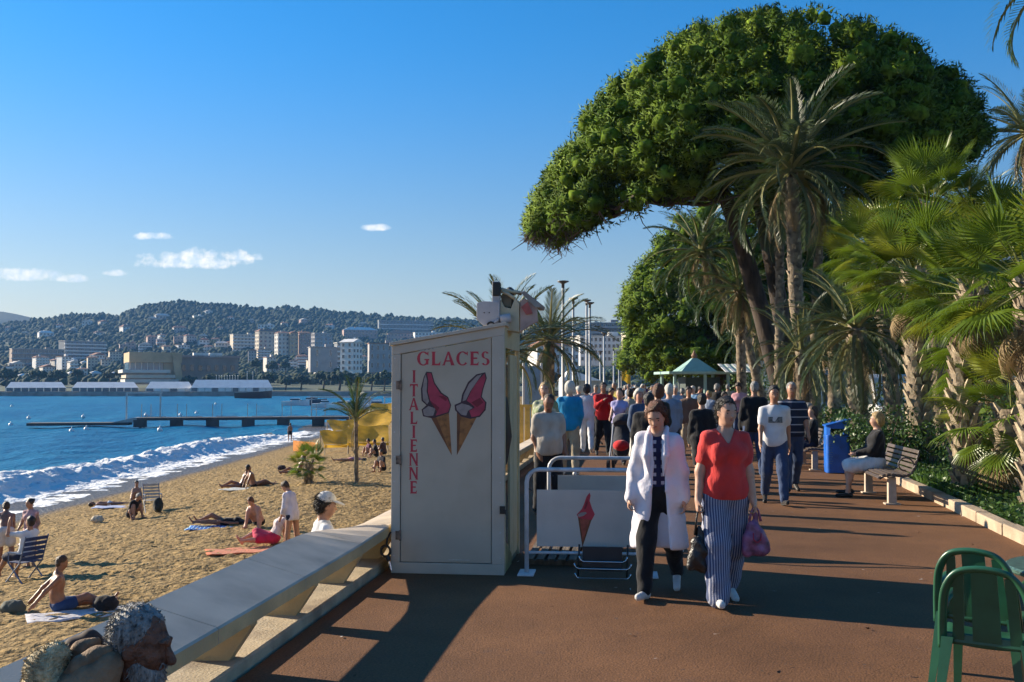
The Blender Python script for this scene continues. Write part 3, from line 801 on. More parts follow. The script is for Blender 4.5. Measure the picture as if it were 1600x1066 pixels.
# ---- pier
def pier():
    Yp = 128.0; z0 = SEA_Z; L = at(46, 664, Yp); xr = at(760, 660, 140)
    a = Vector((L.x, 128, 0)); c = Vector((xr.x, 138, 0)); d = (c - a); Ln = d.length; d.normalize(); ang = math.atan2(d.y, d.x)
    o = empty('pier', (a.x, a.y, z0), ang, 'long low bathing pier on dark piles running out into the bay', 'pier')
    dk = M('pier_deck', (.10, .09, .085), .8, .2, .6, stretch=(1, 6, 1)); wd = M('pier_rail', (.52, .52, .50), .5, .1)
    n = int(Ln / 2.2)
    b = MB(); b.box((6, 0, .42), (12, 2.6, .34)); b.build('landing_stage', dk, o)
    b = MB(); b.prism([(10.0, .6), (13.0, .6), (13.0, 1.2), (12.6, 1.2)], 2.4, lambda x, y, t: Vector((x, t - 1.2, y))); b.build('ramp', M('pier_ramp', (.42, .42, .40), .7, .1), o)
    k = 0; x = 13.0
    while x < Ln:
        w = min(4.4, Ln - x)
        b = MB(); b.box((x + w / 2, 0, 1.0), (w - .05, 3.0, .35)); b.build('deck_section', dk, o)
        b = MB(); b.box((x + w / 2, -1.42, 1.3), (w - 1.7, .1, .10)); b.build('kick_rail', wd, o)
        for s in (-1.2, 1.2):
            b = MB(); b.tube([(x + .4, s, -1.5), (x + .4, s, .9)], .16, 8); b.build('pile', dk, o)
        b = MB(); b.box((x + .4, -1.35, .45), (1.6, .25, .9)); b.build('fender', dk, o)
        for s in (0, 1.15):
            b = MB(); b.box((x + s + .1, 1.3, 2.0), (.09, .09, 1.7)); b.build('rail_post', wd, o)
        x += 4.4; k += 1
    b = MB()
    for xx in (11.5, 15.6): b.box((xx, 0, 2.6), (.18, .18, 3.4))
    b.box((13.6, 0, 4.3), (4.4, .25, .14)); b.build('gate_frame', wd, o)
    for x0, x1 in ((34.5, 42), (44, 49), (49.5, 54)):
        b = MB()
        for xx in (x0, x1): b.box((xx, 0, 2.4), (.14, .14, 2.6))
        b.box(((x0 + x1) / 2, 0, 3.7), (x1 - x0 + .4, .3, .14)); b.box(((x0 + x1) / 2, 0, 2.1), (x1 - x0, .08, .08)); b.build('railing_frame', wd, o)
pier()

# ---- boats and buoys
def boat(px, py, Lm, label, col=(.75, .74, .72), cabin=True):
    p = gp(px, py, SEA_Z); o = empty('moored_boat', p, random.uniform(-.3, .3), label, 'boat', 'boats moored beyond the pier')
    h = Lm * .16; b = MB(); n = 9; vs = []; fs = []
    for i in range(n):
        t = i / (n - 1); x = (t - .5) * Lm; w = Lm * .17 * (1 - max(0, (t - .45) / .55) ** 2.2); sh = h * (1 + .35 * t * t)
        vs += [(x, -w, sh), (x, -w * .6, -.2), (x, w * .6, -.2), (x, w, sh)]
    for i in range(n - 1):
        for j in range(3): fs.append((i * 4 + j, i * 4 + j + 1, i * 4 + j + 5, i * 4 + j + 4))
        fs.append((i * 4 + 3, i * 4, i * 4 + 4, i * 4 + 7))
    fs += [(0, 3, 2, 1)]
    b.add(vs, fs); b.build('hull', M('hull_%d%d' % (int(col[0] * 99), int(col[2] * 99)), col, .35, .05), o)
    if cabin:
        b = MB(); b.box((-.02 * Lm, 0, h + .35), (Lm * .34, Lm * .22, .9), taper=.8); b.build('cabin', M('hull_w', (.75, .74, .72), .35, .05), o)
        b = MB(); b.box((-.02 * Lm, 0, h + .45), (Lm * .345, Lm * .225, .3), taper=.93); b.build('cabin_window', M_GLASS, o)
    return o
boat(396, 622.5, 14, 'dark hulled launch moored in front of the largest quay tent', (.10, .05, .04), False)
boat(462, 634, 7, 'white motor boat beyond the pier, first left of the beach palms')
boat(488, 633, 8, 'dark hulled boat with white cabin beyond the pier', (.08, .09, .12))
boat(508, 637, 6, 'small white boat close behind the pier railing')
boat(538, 640, 7, 'white boat behind the leaning frond of the beach palm')
boat(572, 634, 8, 'white boat nearest the far beach, right of the beach palm')
boat(590, 640, 7, 'white boat beside the yellow awnings')
BY = [(17, 666), (45, 655), (112, 676), (135, 673), (130, 653), (250, 674), (228, 650), (282, 650), (307, 647), (337, 632), (18, 636)]
for k, (px, py) in enumerate(BY):
    p = gp(px, py, SEA_Z); b = MB(); b.ball((0, 0, .15), .32, 8, 6); b.tube([(0, 0, .4), (0, 0, .62)], .06, 6)
    o = b.build('buoy', M('buoy_white', (.75, .74, .7), .4, .05), loc=p, smooth=True); tag(o, 'small white buoy floating on the bay, %s from the left' % nth(1 + sorted(BY).index((px, py))), 'buoy', 'buoys on the bay')

# ---- woods on the hill (one mass) and single trees in the town
def blob_mesh(n, place, rmin, rmax, name, mats, flat=.8, sub=1, jit=.35):
    import bmesh as _bm
    bm = _bm.new(); _bm.ops.create_icosphere(bm, subdivisions=sub, radius=1.0)
    v0 = np.array([v.co[:] for v in bm.verts]); f0 = np.array([[v.index for v in f.verts] for f in bm.faces]); bm.free()
    V = []; F = []; MI = []
    for i in range(n):
        p = place(i)
        if p is None: continue
        r = random.uniform(rmin, rmax)
        v = v0 * (1 + jit * (rng.random((len(v0), 1)) - .5)) * np.array([r, r, r * flat * random.uniform(.8, 1.6)])
        V.append(v + np.array([p[0], p[1], p[2]])); F.append(f0 + len(v0) * (len(V) - 1)); MI.append(np.full(len(f0), random.randrange(len(mats))))
    return mesh_np(name, np.concatenate(V), np.concatenate(F), mats, False, np.concatenate(MI))
HILL_GREENS = [M('hill_green_%d' % i, c, .95, .35, .35, rgb2=tuple(x * .45 for x in c)) for i, c in enumerate([(.020, .042, .018), (.029, .050, .019), (.017, .034, .018), (.036, .057, .021)])]
def wood():
    def place(i):
        Y = 640 + 1000 * random.random() ** .8; px = random.uniform(-520, 1150)
        X = (px - 800) / FPX * Y; z = float(terrain_z(X, Y))
        return (X, Y, z + 1.5)
    o = link('hillside_wood', blob_mesh(16500, place, 1.6, 4.4, 'hillside_wood', HILL_GREENS)); tag(o, 'dark green woodland covering the hills behind the town', 'woods', kind='stuff')
    def crest(i):
        px = random.uniform(-520, 1150); Y = random.uniform(1560, 1680); X = (px - 800) / FPX * Y
        return (X, Y, float(terrain_z(X, Y)) + random.uniform(0, 3))
    o = link('ridge_wood', blob_mesh(1600, crest, 1.8, 4.8, 'ridge_wood', HILL_GREENS, .9)); tag(o, 'uneven row of trees along the hill crest', 'woods', kind='stuff')
wood()
M_BARK0 = M('far_bark', (.09, .065, .045), .9, .2)
def far_tree(px, py, Y, w, h, name='umbrella_pine', cat='pine tree', label='', group='dark trees of the town gardens', g=0):
    p = at(px, py, Y); p.z = float(terrain_z(p.x, p.y)) if Y > 560 else -1.5
    top = at(px, py - h * .68, Y).z; H = top - p.z; m = Y / FPX; r = w * m / 2
    o = empty(name, p, 0, label, cat, group)
    b = MB(); b.tube([(0, 0, 0), (r * .1, 0, H * .4), (0, 0, H * .85)], [r * .1, r * .08, r * .05], 6); b.build('trunk', M_BARK0, o)
    def place(i):
        a = random.random() * 6.283; q = random.random() ** .5
        return (r * .85 * q * math.cos(a), r * .85 * q * math.sin(a), H * (.58 + .34 * random.random() * (1 - .5 * q)))
    link('crown', blob_mesh(90, place, r * .13, r * .26, 'crown', [HILL_GREENS[g], HILL_GREENS[(g + 1) % 4]], .8, 1, .5), o)
    return o
TR = [(505, 598, 540, 34, 30), (530, 600, 520, 44, 32), (556, 600, 520, 36, 28), (580, 604, 500, 30, 34), (600, 604, 480, 30, 40), (470, 600, 540, 30, 24), (446, 602, 540, 26, 22),
                                       (385, 598, 545, 30, 26), (360, 600, 545, 34, 28), (330, 600, 545, 30, 26), (296, 600, 550, 26, 20), (420, 596, 560, 30, 24), (190, 590, 600, 22, 28), (170, 592, 590, 20, 22),
                                       (90, 590, 600, 28, 20), (60, 590, 610, 30, 22), (10, 590, 600, 34, 24), (120, 588, 620, 20, 22), (640, 600, 480, 40, 40), (680, 600, 470, 40, 46), (730, 600, 460, 50, 50),
                                       (425, 575, 700, 20, 20), (445, 572, 720, 18, 18), (400, 570, 720, 18, 20), (530, 580, 640, 18, 16), (700, 560, 800, 30, 24), (900, 600, 330, 40, 40), (930, 602, 300, 36, 36), (960, 602, 300, 30, 44), (860, 602, 330, 40, 36)]
for k, (px, py, Y, w, h) in enumerate(TR):
    far_tree(px, py, Y, w, h, label='dark tree in the town gardens across the bay, %s from the left' % nth(1 + sorted(TR).index((px, py, Y, w, h))), g=k % 4)
# ================================================================ TREES AND PLANTS
def unit(a): return a / np.maximum(np.linalg.norm(a, axis=-1, keepdims=True), 1e-9)
def leaf_cloud(P, Nrm, size, aspect=2.0, jit=.6, tilt=.35):
    """one small rhombic leaf quad per point, facing roughly along Nrm"""
    n = len(P)
    nn = unit(Nrm + jit * rng.normal(size=(n, 3)))
    t = unit(np.cross(nn, rng.normal(size=(n, 3))))
    t = unit(t + tilt * unit(Nrm)); s = unit(np.cross(nn, t))
    size = np.asarray(size).reshape(-1, 1) * np.ones((n, 1)) * rng.uniform(.7, 1.3, (n, 1))
    L = size; W = size / aspect
    v = np.stack([P - t * L * .35, P + s * W * .5, P + t * L * .65, P - s * W * .5], 1).reshape(-1, 3)
    f = np.arange(4 * n).reshape(-1, 4)[:, ::-1]
    return v, f
def sphere_pts(n):
    return unit(rng.normal(size=(n, 3)))
def clump_leaves(C, Rr, per, size, aspect=2.0, jit=.6, up=.0, flat=.75, shell=.35, outer=1.08, tilt=.35):
    """leaves on the shells of many clumps; C (k,3), Rr (k,)"""
    k = len(C); d = sphere_pts(k * per); rad = np.repeat(Rr, per)[:, None] * (rng.uniform(shell, outer, (k * per, 1)) ** .6)
    P = np.repeat(C, per, 0) + d * rad * np.array([1, 1, flat])
    return leaf_cloud(P, d + np.array([0, 0, up]), size, aspect, jit, tilt)

M_PINE = [M('pine_needles_%d' % i, c, .75, .25, 1.2, trans=.06, spec=.12, rgb2=tuple(x * .5 for x in c)) for i, c in enumerate([(.095, .155, .014), (.13, .19, .018), (.065, .115, .012)])]
M_PMASS = [M('pine_mass_%d' % i, c, .9, .45, 5, bump=1, bscale=11, spec=.05, rgb2=tuple(x * .25 for x in c)) for i, c in enumerate([(.080, .132, .012), (.105, .158, .015), (.055, .098, .010)])]
M_PBARK = M('pine_bark', (.062, .045, .034), .95, .35, 5, bump=1, bscale=14, stretch=(1, 1, .35), rgb2=(.018, .014, .012))
M_TWIG = M('pine_twig', (.10, .07, .05), .9, .2)

def pine(label, Y, top, bottom, trunks, n, rr, depth, base, leaf=.30, per=170, seed=0, twigs=0, hollow=.45):
    random.seed(seed + 91)
    o = empty('stone_pine', base, 0, label, 'pine tree', 'pines of the promenade gardens')
    B = Vector(base)
    tx = [a for a, _ in top]; ty = [c for _, c in top]; bx = [a for a, _ in bottom]; by = [c for _, c in bottom]
    x0, x1 = tx[0], tx[-1]; xc = (x0 + x1) / 2; hw = (x1 - x0) / 2
    C = []; Rr = []
    while len(C) < n:
        u = random.uniform(x0, x1); e = math.sqrt(max(0, 1 - ((u - xc) / hw) ** 2)); v = random.uniform(-1, 1)
        if abs(v) > .98: continue
        dome = max(0, 1 - v * v) ** .28
        Yd = Y + v * depth * max(e, .25)
        yt = np.interp(u, tx, ty); yb = np.interp(u, bx, by)
        mid = yb + (yt - yb) * .25
        yt2 = mid + (yt - mid) * dome; yb2 = mid + (yb - mid) * dome
        q = random.random() ** (hollow if random.random() < .8 else 1.6)
        py = yb2 + (yt2 - yb2) * q
        p = at(u, py, Y); p = Vector((p.x, Yd, at(u, py, Yd).z))   # shape measured in the plane through the trunk
        r = rr * random.uniform(.65, 1.25)
        # keep clumps inside the silhouette
        m = Y / FPX; p.z -= r * .35 * (1 if q > .5 else -.6); p.x += (r * .45) * (-(u - xc) / hw)
        C.append(p - B); Rr.append(r)
    C = np.array([tuple(c) for c in C]); Rr = np.array(Rr)
    V, F = clump_leaves(C, Rr, per, leaf, 4.2, .6, .2, .85, .55, 1.30, .8)
    mi = np.repeat(rng.integers(0, 3, len(C)), per)
    me = mesh_np('crown', V, F, M_PINE, True, mi); cc = C.mean(0)
    nv = unit(.75 * unit(V - np.repeat(C, per * 4, 0)) + .35 * unit(V - cc)); me.normals_split_custom_set_from_vertices(nv.astype(np.float32)); crown = link('crown', me, o)
    import bmesh as _b
    bm = _b.new(); _b.ops.create_icosphere(bm, subdivisions=1, radius=1.0); v0 = np.array([v.co[:] for v in bm.verts]); f0 = np.array([[v.index for v in f.verts] for f in bm.faces]); bm.free()
    kk = len(C); VV = (v0[None] * (.42 + .42 * rng.random((kk, len(v0), 1)))) * Rr[:, None, None] * np.array([1, 1, .85]) + C[:, None]
    FF = (f0[None] + (np.arange(kk) * len(v0))[:, None, None]).reshape(-1, 3)
    link('needle_mass', mesh_np('needle_mass', VV.reshape(-1, 3), FF, M_PMASS, True, np.repeat(mi.reshape(kk, per)[:, 0], len(f0))), o)
    b = MB()
    for path, rads in trunks:
        b.tube([p - B for p in path], rads, 10)
    b.build('trunk', M_PBARK, o, smooth=True)
    # limbs that carry the clumps
    lb = MB(); tips = [p - B for path, _ in trunks for p in path[-2:]]
    for k in random.sample(range(len(C)), min(len(C), 46)):
        c = Vector(C[k]); s = min(tips, key=lambda t: (t - c).length)
        mid = s.lerp(c, .5) + Vector((random.uniform(-.3, .3), random.uniform(-.3, .3), -.35))
        lb = MB(); lb.tube([s, mid, c], [.11, .07, .02], 5); lb.build('limb', M_PBARK, o)
    if twigs:
        tb = MB()
        low = [k for k in range(len(C)) if C[k][0] + B.x < at(xc - hw * .35, 300, Y).x]
        low.sort(key=lambda k: C[k][2]); low = low[:60]
        for k in range(twigs):
            c = Vector(C[random.choice(low)]); d = Vector((random.uniform(-.6, .8), random.uniform(-.6, .6), -random.uniform(.5, 1.1)))
            e1 = c + d * .6 + Vector((random.uniform(-.2, .2), 0, 0)); e2 = e1 + Vector((random.uniform(-.45, .45), random.uniform(-.3, .3), random.uniform(-.45, .1)))
            tb.tube([c, e1, e2], [.028, .018, .008], 4, cap=False)
        tb.build('dead_twigs', M_TWIG, o)['kind'] = 'stuff'
    return o

Y1 = 38.0
tr1 = [([at(1228, 690, Y1), at(1219, 600, Y1), at(1190, 490, Y1), at(1163, 395, Y1), at(1138, 320, Y1), at(1118, 272, Y1), at(1085, 215, Y1)], [.50, .38, .34, .32, .28, .22, .10]),
       ([at(1238, 690, Y1 + .4), at(1232, 560, Y1 + .5), at(1210, 430, Y1 + .6), at(1190, 330, Y1 + .8), at(1182, 245, Y1 + 1), at(1200, 140, Y1 + 1)], [.44, .34, .31, .28, .25, .10]),
       ([at(1130, 305, Y1), at(1080, 305, Y1 - .5), at(1040, 313, Y1 - .8), at(1000, 312, Y1 - 1), at(950, 322, Y1 - 1)], [.26, .20, .17, .12, .04]),
       ([at(1118, 276, Y1), at(1060, 278, Y1 + 1), at(1000, 290, Y1 + 1.5), at(940, 300, Y1 + 1.5)], [.20, .15, .10, .04]),
       ([at(1183, 250, Y1 + 1), at(1260, 190, Y1 + 1), at(1350, 160, Y1 + 1), at(1430, 160, Y1 + 1)], [.28, .22, .15, .05]),
       ([at(1183, 250, Y1 + 1), at(1300, 240, Y1 - 1), at(1400, 215, Y1 - 2), at(1470, 200, Y1 - 2)], [.22, .17, .12, .05])]
b0 = at(1230, 690, Y1); b0.z = 0.05
tr1[0][0][0].z = 0.0; tr1[1][0][0].z = 0.0
pine('huge umbrella pine with a broad domed crown over leaning trunks', Y1,
     [(828, 335), (842, 285), (880, 222), (930, 152), (985, 102), (1060, 52), (1130, 22), (1230, 10), (1330, 24), (1400, 50), (1445, 88), (1485, 128), (1512, 190)],
     [(828, 365), (858, 384), (930, 350), (1000, 326), (1090, 316), (1200, 322), (1300, 330), (1400, 312), (1465, 262), (1512, 222)],
     tr1, 1750, .52, 7.5, b0, leaf=.20, per=135, seed=1, twigs=190, hollow=.62)
Y2 = 64.0; b2 = at(1130, 640, Y2); b2.z = 0.05
pine('second pine with layered bright green crown low over the crowd', Y2,
     [(972, 478), (982, 432), (1008, 396), (1040, 352), (1085, 302), (1150, 284), (1250, 290), (1320, 350), (1345, 450)],
     [(972, 490), (990, 560), (1020, 592), (1080, 592), (1150, 590), (1250, 588), (1345, 570)],
     [([b2.copy(), at(1125, 520, Y2), at(1110, 430, Y2)], [.4, .33, .2]), ([b2 + Vector((.5, 0, 0)), at(1160, 500, Y2), at(1190, 420, Y2)], [.35, .3, .15])],
     900, .74, 5.5, b2, leaf=.28, per=80, seed=2, hollow=.7)
Y3 = 92.0; b3 = at(1040, 625, Y3); b3.z = 0.05
pine('farther pine showing at the end of the promenade beside the lamp poles', Y3,
     [(966, 560), (974, 530), (995, 505), (1030, 490), (1090, 490), (1130, 520)], [(966, 575), (985, 600), (1030, 598), (1130, 590)],
     [([b3.copy(), at(1035, 560, Y3), at(1040, 520, Y3)], [.35, .3, .15])], 220, .85, 5.0, b3, leaf=.34, per=60, seed=3, hollow=.8)
Y4 = 75.0; b4 = at(1300, 630, Y4); b4.z = 0.05
pine('dark dense pine filling the gap behind the palm trunks', Y4,
     [(1180, 440), (1200, 350), (1260, 290), (1340, 275), (1430, 300), (1510, 380), (1550, 470)], [(1180, 520), (1220, 590), (1330, 600), (1450, 592), (1550, 540)],
     [([b4.copy(), at(1310, 500, Y4), at(1330, 400, Y4)], [.5, .4, .2])], 520, 1.15, 7.0, b4, leaf=.4, per=70, seed=4, hollow=.8)

# ---------------------------------------------------------------- palms
def feather_mesh(L, droop, n=40, ll=.52, vee=.5, curl=.0, mats=None, seed=0, gap=.12, lw=.030):
    r = np.random.default_rng(seed); V = []; F = []; MI = []
    K = 14; ang = 0.0; p = np.zeros(3); pts = []; dirs = []
    for i in range(K + 1):
        t = i / K; ang = -droop * t ** 1.5; d = np.array([math.cos(ang), 0, math.sin(ang)]); pts.append(p.copy()); dirs.append(d); p = p + d * L / K
    pts = np.array(pts); dirs = np.array(dirs)
    def P(t):
        x = t * K; i = min(int(x), K - 1); return pts[i] + (pts[i + 1] - pts[i]) * (x - i), dirs[i]
    # rachis: triangular tube
    for i in range(K + 1):
        w = .030 * (1 - .85 * i / K) * (1.6 if i == 0 else 1); d = dirs[i]; up = np.array([-d[2], 0, d[0]]); s = np.array([0, 1, 0])
        V += [pts[i] + s * w, pts[i] - s * w, pts[i] - up * w * .9]
    for i in range(K):
        for j in range(3): a = i * 3 + j; c = i * 3 + (j + 1) % 3; F.append((a, c, c + 3, a + 3)); MI.append(1)
    for k in range(n):
        t = gap + (1 - gap) * (k + .5) / n
        q, d = P(t); up = np.array([-d[2], 0, d[0]])
        l = ll * (math.sin(math.pi * (.16 + .80 * t)) ** .7) * r.uniform(.85, 1.1)
        for s in (-1, 1):
            out = np.array([0, s, 0]) * .8 + d * (.55 + .5 * t) + up * (vee + r.uniform(-.2, .2)); out /= np.linalg.norm(out)
            w = lw * (1 if t < .9 else .8); wd = d * w * .6 + up * w * .4
            m = q + out * l * .55; tip = q + out * l + np.array([0, 0, -.22 * l]) + d * .05 * l
            o = len(V); V += [q + wd * .5, q - wd * .5, m - wd, m + wd, tip]
            F.append((o, o + 1, o + 2, o + 3)); MI.append(0); F.append((o + 3, o + 2, o + 4, o + 4)); MI.append(0)
    F2 = [f if f[2] != f[3] else f[:3] for f in F]
    me = bpy.data.meshes.new('frond'); me.from_pydata([tuple(map(float, v)) for v in V], [], F2)
    for m in mats: me.materials.append(m)
    me.polygons.foreach_set('material_index', MI); me.update(); return me
def fan_mesh(L, pet, droop, nseg=30, span=R(235), split=.44, mats=None, seed=0, cup=.2):
    r = np.random.default_rng(seed); V = []; F = []; MI = []
    for i in range(4):
        t = i / 3; x = pet * t; z = -.10 * pet * t * t; w = .020 * (1 - .45 * t)
        V += [(x, w, z), (x, -w, z), (x, 0, z - w * 1.2)]
    for i in range(3):
        for j in range(3): a = i * 3 + j; c = i * 3 + (j + 1) % 3; F.append((a, c, c + 3, a + 3)); MI.append(1)
    C = np.array([pet, 0, -.10 * pet]); dt = span / nseg
    for k in range(nseg):
        th = -span / 2 + dt * (k + .5) + r.uniform(-.015, .015); ll = L * (.82 + .18 * math.cos(th * .7)) * r.uniform(.92, 1.06)
        d = np.array([math.cos(th), math.sin(th), 0]); s = np.array([-math.sin(th), math.cos(th), 0]); z = np.array([0, 0, 1.0])
        def pt(rad, side, ridge):
            w = rad * dt * .47 if rad < ll * split else (ll * split) * dt * .50 * max(0.04, (1 - (rad / ll - split) / (1 - split))) 
            f = rad / ll
            return C + d * rad * (1 - .12 * droop * f * f) + s * side * w + z * (cup * rad * abs(math.sin(th / 2)) * .5 - droop * L * f ** 2.6 * .6 + ridge * w * .55)
        o = len(V)
        rs = (.03 * ll, .34 * ll, split * ll, .82 * ll, ll)
        V += [tuple(pt(rs[0], 0, 0))]
        for q in rs[1:4]: V += [tuple(pt(q, -1, 0)), tuple(pt(q, 0, 1)), tuple(pt(q, 1, 0))]
        V += [tuple(pt(rs[4], 0, 0) + np.array([0, 0, -droop * .05 * L]))]
        F += [(o, o + 1, o + 2), (o, o + 2, o + 3)]; MI += [0, 0]
        for a in (1, 4):
            F += [(o + a, o + a + 3, o + a + 4, o + a + 1), (o + a + 1, o + a + 4, o + a + 5, o + a + 2)]; MI += [0, 0]
        F += [(o + 7, o + 10, o + 8), (o + 8, o + 10, o + 9)]; MI += [0, 0]
    me = bpy.data.meshes.new('fan_leaf'); me.from_pydata([tuple(map(float, v)) for v in V], [], F)
    for m in mats: me.materials.append(m)
    me.polygons.foreach_set('material_index', MI); me.update(); return me
def leafmat(name, c, tr=.25, rough=.45, var=.2): return M(name, c, rough, var, 2.5, trans=tr, spec=.4, rgb2=tuple(x * .6 for x in c))
M_DATE = leafmat('date_leaf', (.050, .088, .026)); M_DATE2 = leafmat('date_leaf_grey', (.055, .084, .034)); M_RACH = leafmat('rachis', (.22, .21, .08), .1)
M_FAN = leafmat('fan_leaf_green', (.115, .175, .014), .38, .36); M_FAN2 = leafmat('fan_leaf_yellow', (.20, .225, .022), .38, .36); M_PET = leafmat('petiole', (.20, .22, .07), .1); M_DEAD = leafmat('dead_leaf', (.28, .20, .10), .2, .8)
FEATHER = {}
for key, mats in (('g', [M_DATE, M_RACH]), ('s', [M_DATE2, M_RACH])):
    FEATHER[key] = [feather_mesh(1.0, R(d), 38, .20, v, mats=mats, seed=i, lw=.011) for i, (d, v) in enumerate(((45, .7), (75, .5), (100, .4), (60, .2)))]
FEATHER['d'] = [feather_mesh(1.0, R(d), 30, .17, -.1, mats=[M_DEAD, M_DEAD], seed=9 + i, lw=.009) for i, d in enumerate((50, 90))]
FANS = {'g': [fan_mesh(1.0, 1.0, d, mats=[M_FAN, M_PET], seed=i, cup=c) for i, (d, c) in enumerate(((.12, .35), (.30, .2), (.55, .1), (.2, -.1)))],
        'y': [fan_mesh(1.0, 1.0, d, mats=[M_FAN2, M_PET], seed=5 + i, cup=c) for i, (d, c) in enumerate(((.15, .35), (.45, .1)))],
        'd': [fan_mesh(1.0, .9, d, 22, R(170), .5, mats=[M_DEAD, M_DEAD], seed=8 + i, cup=.4) for i, d in enumerate((.9, 1.2))]}
def aim(az, el, roll=0.0):
    """rotation taking +X to (az, el) with +Z as upward as possible"""
    x = Vector((math.cos(az) * math.cos(el), math.sin(az) * math.cos(el), math.sin(el)))
    y = Vector((-math.sin(az), math.cos(az), 0)); z = x.cross(y)
    m = Matrix((x, y, z)).transposed()
    return m @ Matrix.Rotation(roll, 3, 'X')
def put(me, name, parent, loc, rot3, s):
    o = link(name, me, parent); m = Matrix.LocRotScale(Vector(loc), rot3.to_quaternion(), Vector((s, s, s)))
    o.matrix_local = m; return o
M_PTRUNK = M('palm_trunk', (.20, .155, .105), .95, .35, 7, bump=1, bscale=22, rgb2=(.06, .045, .03))
M_BOOT = M('leaf_base', (.42, .34, .23), .9, .3, 9, bump=.6, bscale=30, rgb2=(.16, .11, .07))
def palm_trunk(o, pts, r0, r1, boots=0, boot_len=.2, seed=0, stubby=1.0):
    random.seed(seed); b = MB(); n = 14
    P = []; rr = []
    K = 26
    for i in range(K + 1):
        t = i / K; x = t * (len(pts) - 1); j = min(int(x), len(pts) - 2); p = pts[j].lerp(pts[j + 1], x - j); P.append(p); rr.append((r0 + (r1 - r0) * t) * (1 + .09 * (i % 2) + random.uniform(-.04, .04)) * (1.25 if i == 0 else 1))
    b.tube(P, rr, n); b.build('trunk', M_PTRUNK, o, smooth=True)
    if boots:
        bb = MB()
        for k in range(boots):
            t = (k + .5) / boots; x = t * (len(pts) - 1); j = min(int(x), len(pts) - 2); p = pts[j].lerp(pts[j + 1], x - j); az = k * 2.399 + random.uniform(-.2, .2)
            r = r0 + (r1 - r0) * t; d = Vector((math.cos(az), math.sin(az), 0)); s = Vector((-d.y, d.x, 0)); w = r * .38 * stubby; l = boot_len * random.uniform(.6, 1.25)
            a = p + d * r * .85; e = p + d * (r + l * .45) + Vector((0, 0, l))
            bb.add([a - s * w + Vector((0, 0, -.05)), a + s * w + Vector((0, 0, -.05)), a + s * w * .9 + Vector((0, 0, .04)) - d * .02, a - s * w * .9 + Vector((0, 0, .04)) - d * .02,
                    e - s * w * .45, e + s * w * .45, e + s * w * .4 - d * .03, e - s * w * .4 - d * .03],
                   [(0, 1, 5, 4), (1, 2, 6, 5), (2, 3, 7, 6), (3, 0, 4, 7), (4, 5, 6, 7)])
        bb.build('leaf_bases', M_BOOT, o)['kind'] = 'stuff'
def feather_palm(label, base, centre, L, n, key='g', tr=.17, boots=70, dead=8, seed=0, lean=None, elmin=-45, elmax=82, name='feather_palm', blen=.16, group='feather palms'):
    random.seed(seed + 5)
    base = Vector(base); centre = Vector(centre)
    o = empty(name, base, 0, label, 'palm tree', group)
    c = centre - base; mid = c * .5 + (Vector(lean) if lean else Vector((0, 0, 0)))
    palm_trunk(o, [Vector((0, 0, -.05)), mid, c], tr * 1.15, tr, boots, blen, seed)
    for k in range(n):
        t = (k + .5) / n; el = R(elmax + (elmin - elmax) * t ** .85 + random.uniform(-8, 8)); az = k * 2.399 + random.uniform(-.25, .25)
        me = FEATHER[key][0 if t < .3 else (1 if t < .6 else 2)] if random.random() < .8 else FEATHER[key][3]
        put(me, 'frond', o, c + Vector((math.cos(az), math.sin(az), 0)) * tr * .5 + Vector((0, 0, .1 - .25 * t)), aim(az, el, random.uniform(-.35, .35)), L * random.uniform(.85, 1.1))
    for k in range(dead):
        az = random.uniform(0, 6.28)
        put(FEATHER['d'][k % 2], 'dead_frond', o, c + Vector((math.cos(az), math.sin(az), 0)) * tr * .7 - Vector((0, 0, .3)), aim(az, R(random.uniform(-75, -45)), random.uniform(-.5, .5)), L * random.uniform(.5, .8))
    return o
def fan_palm(label, base, centre, L, n, pet=1.0, tr=.2, boots=110, dead=10, seed=0, elmin=-28, elmax=82, lean=None, name='fan_palm', blen=.2, group='fan palms beside the promenade'):
    random.seed(seed + 15); base = Vector(base); centre = Vector(centre)
    o = empty(name, base, 0, label, 'palm tree', group); c = centre - base
    palm_trunk(o, [Vector((0, 0, -.05)), c * .5 + (Vector(lean) if lean else Vector((0, 0, 0))), c], tr * 1.1, tr, boots, blen, seed)
    for k in range(n):
        t = (k + .5) / n; el = R(elmax + (elmin - elmax) * t ** .9 + random.uniform(-8, 8)); az = k * 2.399 + random.uniform(-.25, .25)
        me = FANS['y'][k % 2] if random.random() < .25 else FANS['g'][min(3, int(t * 3.2)) if random.random() < .8 else 3]
        put(me, 'fan_leaf', o, c + Vector((math.cos(az), math.sin(az), 0)) * tr * .6 + Vector((0, 0, .12 - .3 * t)), aim(az, el, random.uniform(-.5, .5)), L * random.uniform(.8, 1.12))
    for k in range(dead):
        az = random.uniform(0, 6.28)
        put(FANS['d'][k % 2], 'dead_leaf', o, c + Vector((math.cos(az), math.sin(az), 0)) * tr * .8 - Vector((0, 0, .25 + .25 * random.random())), aim(az, R(random.uniform(-85, -50)), random.uniform(-.5, .5)), L * random.uniform(.5, .75))
    return o
def gz(px, Y, z=.12):
    p = at(px, 600, Y); p.z = z; return p
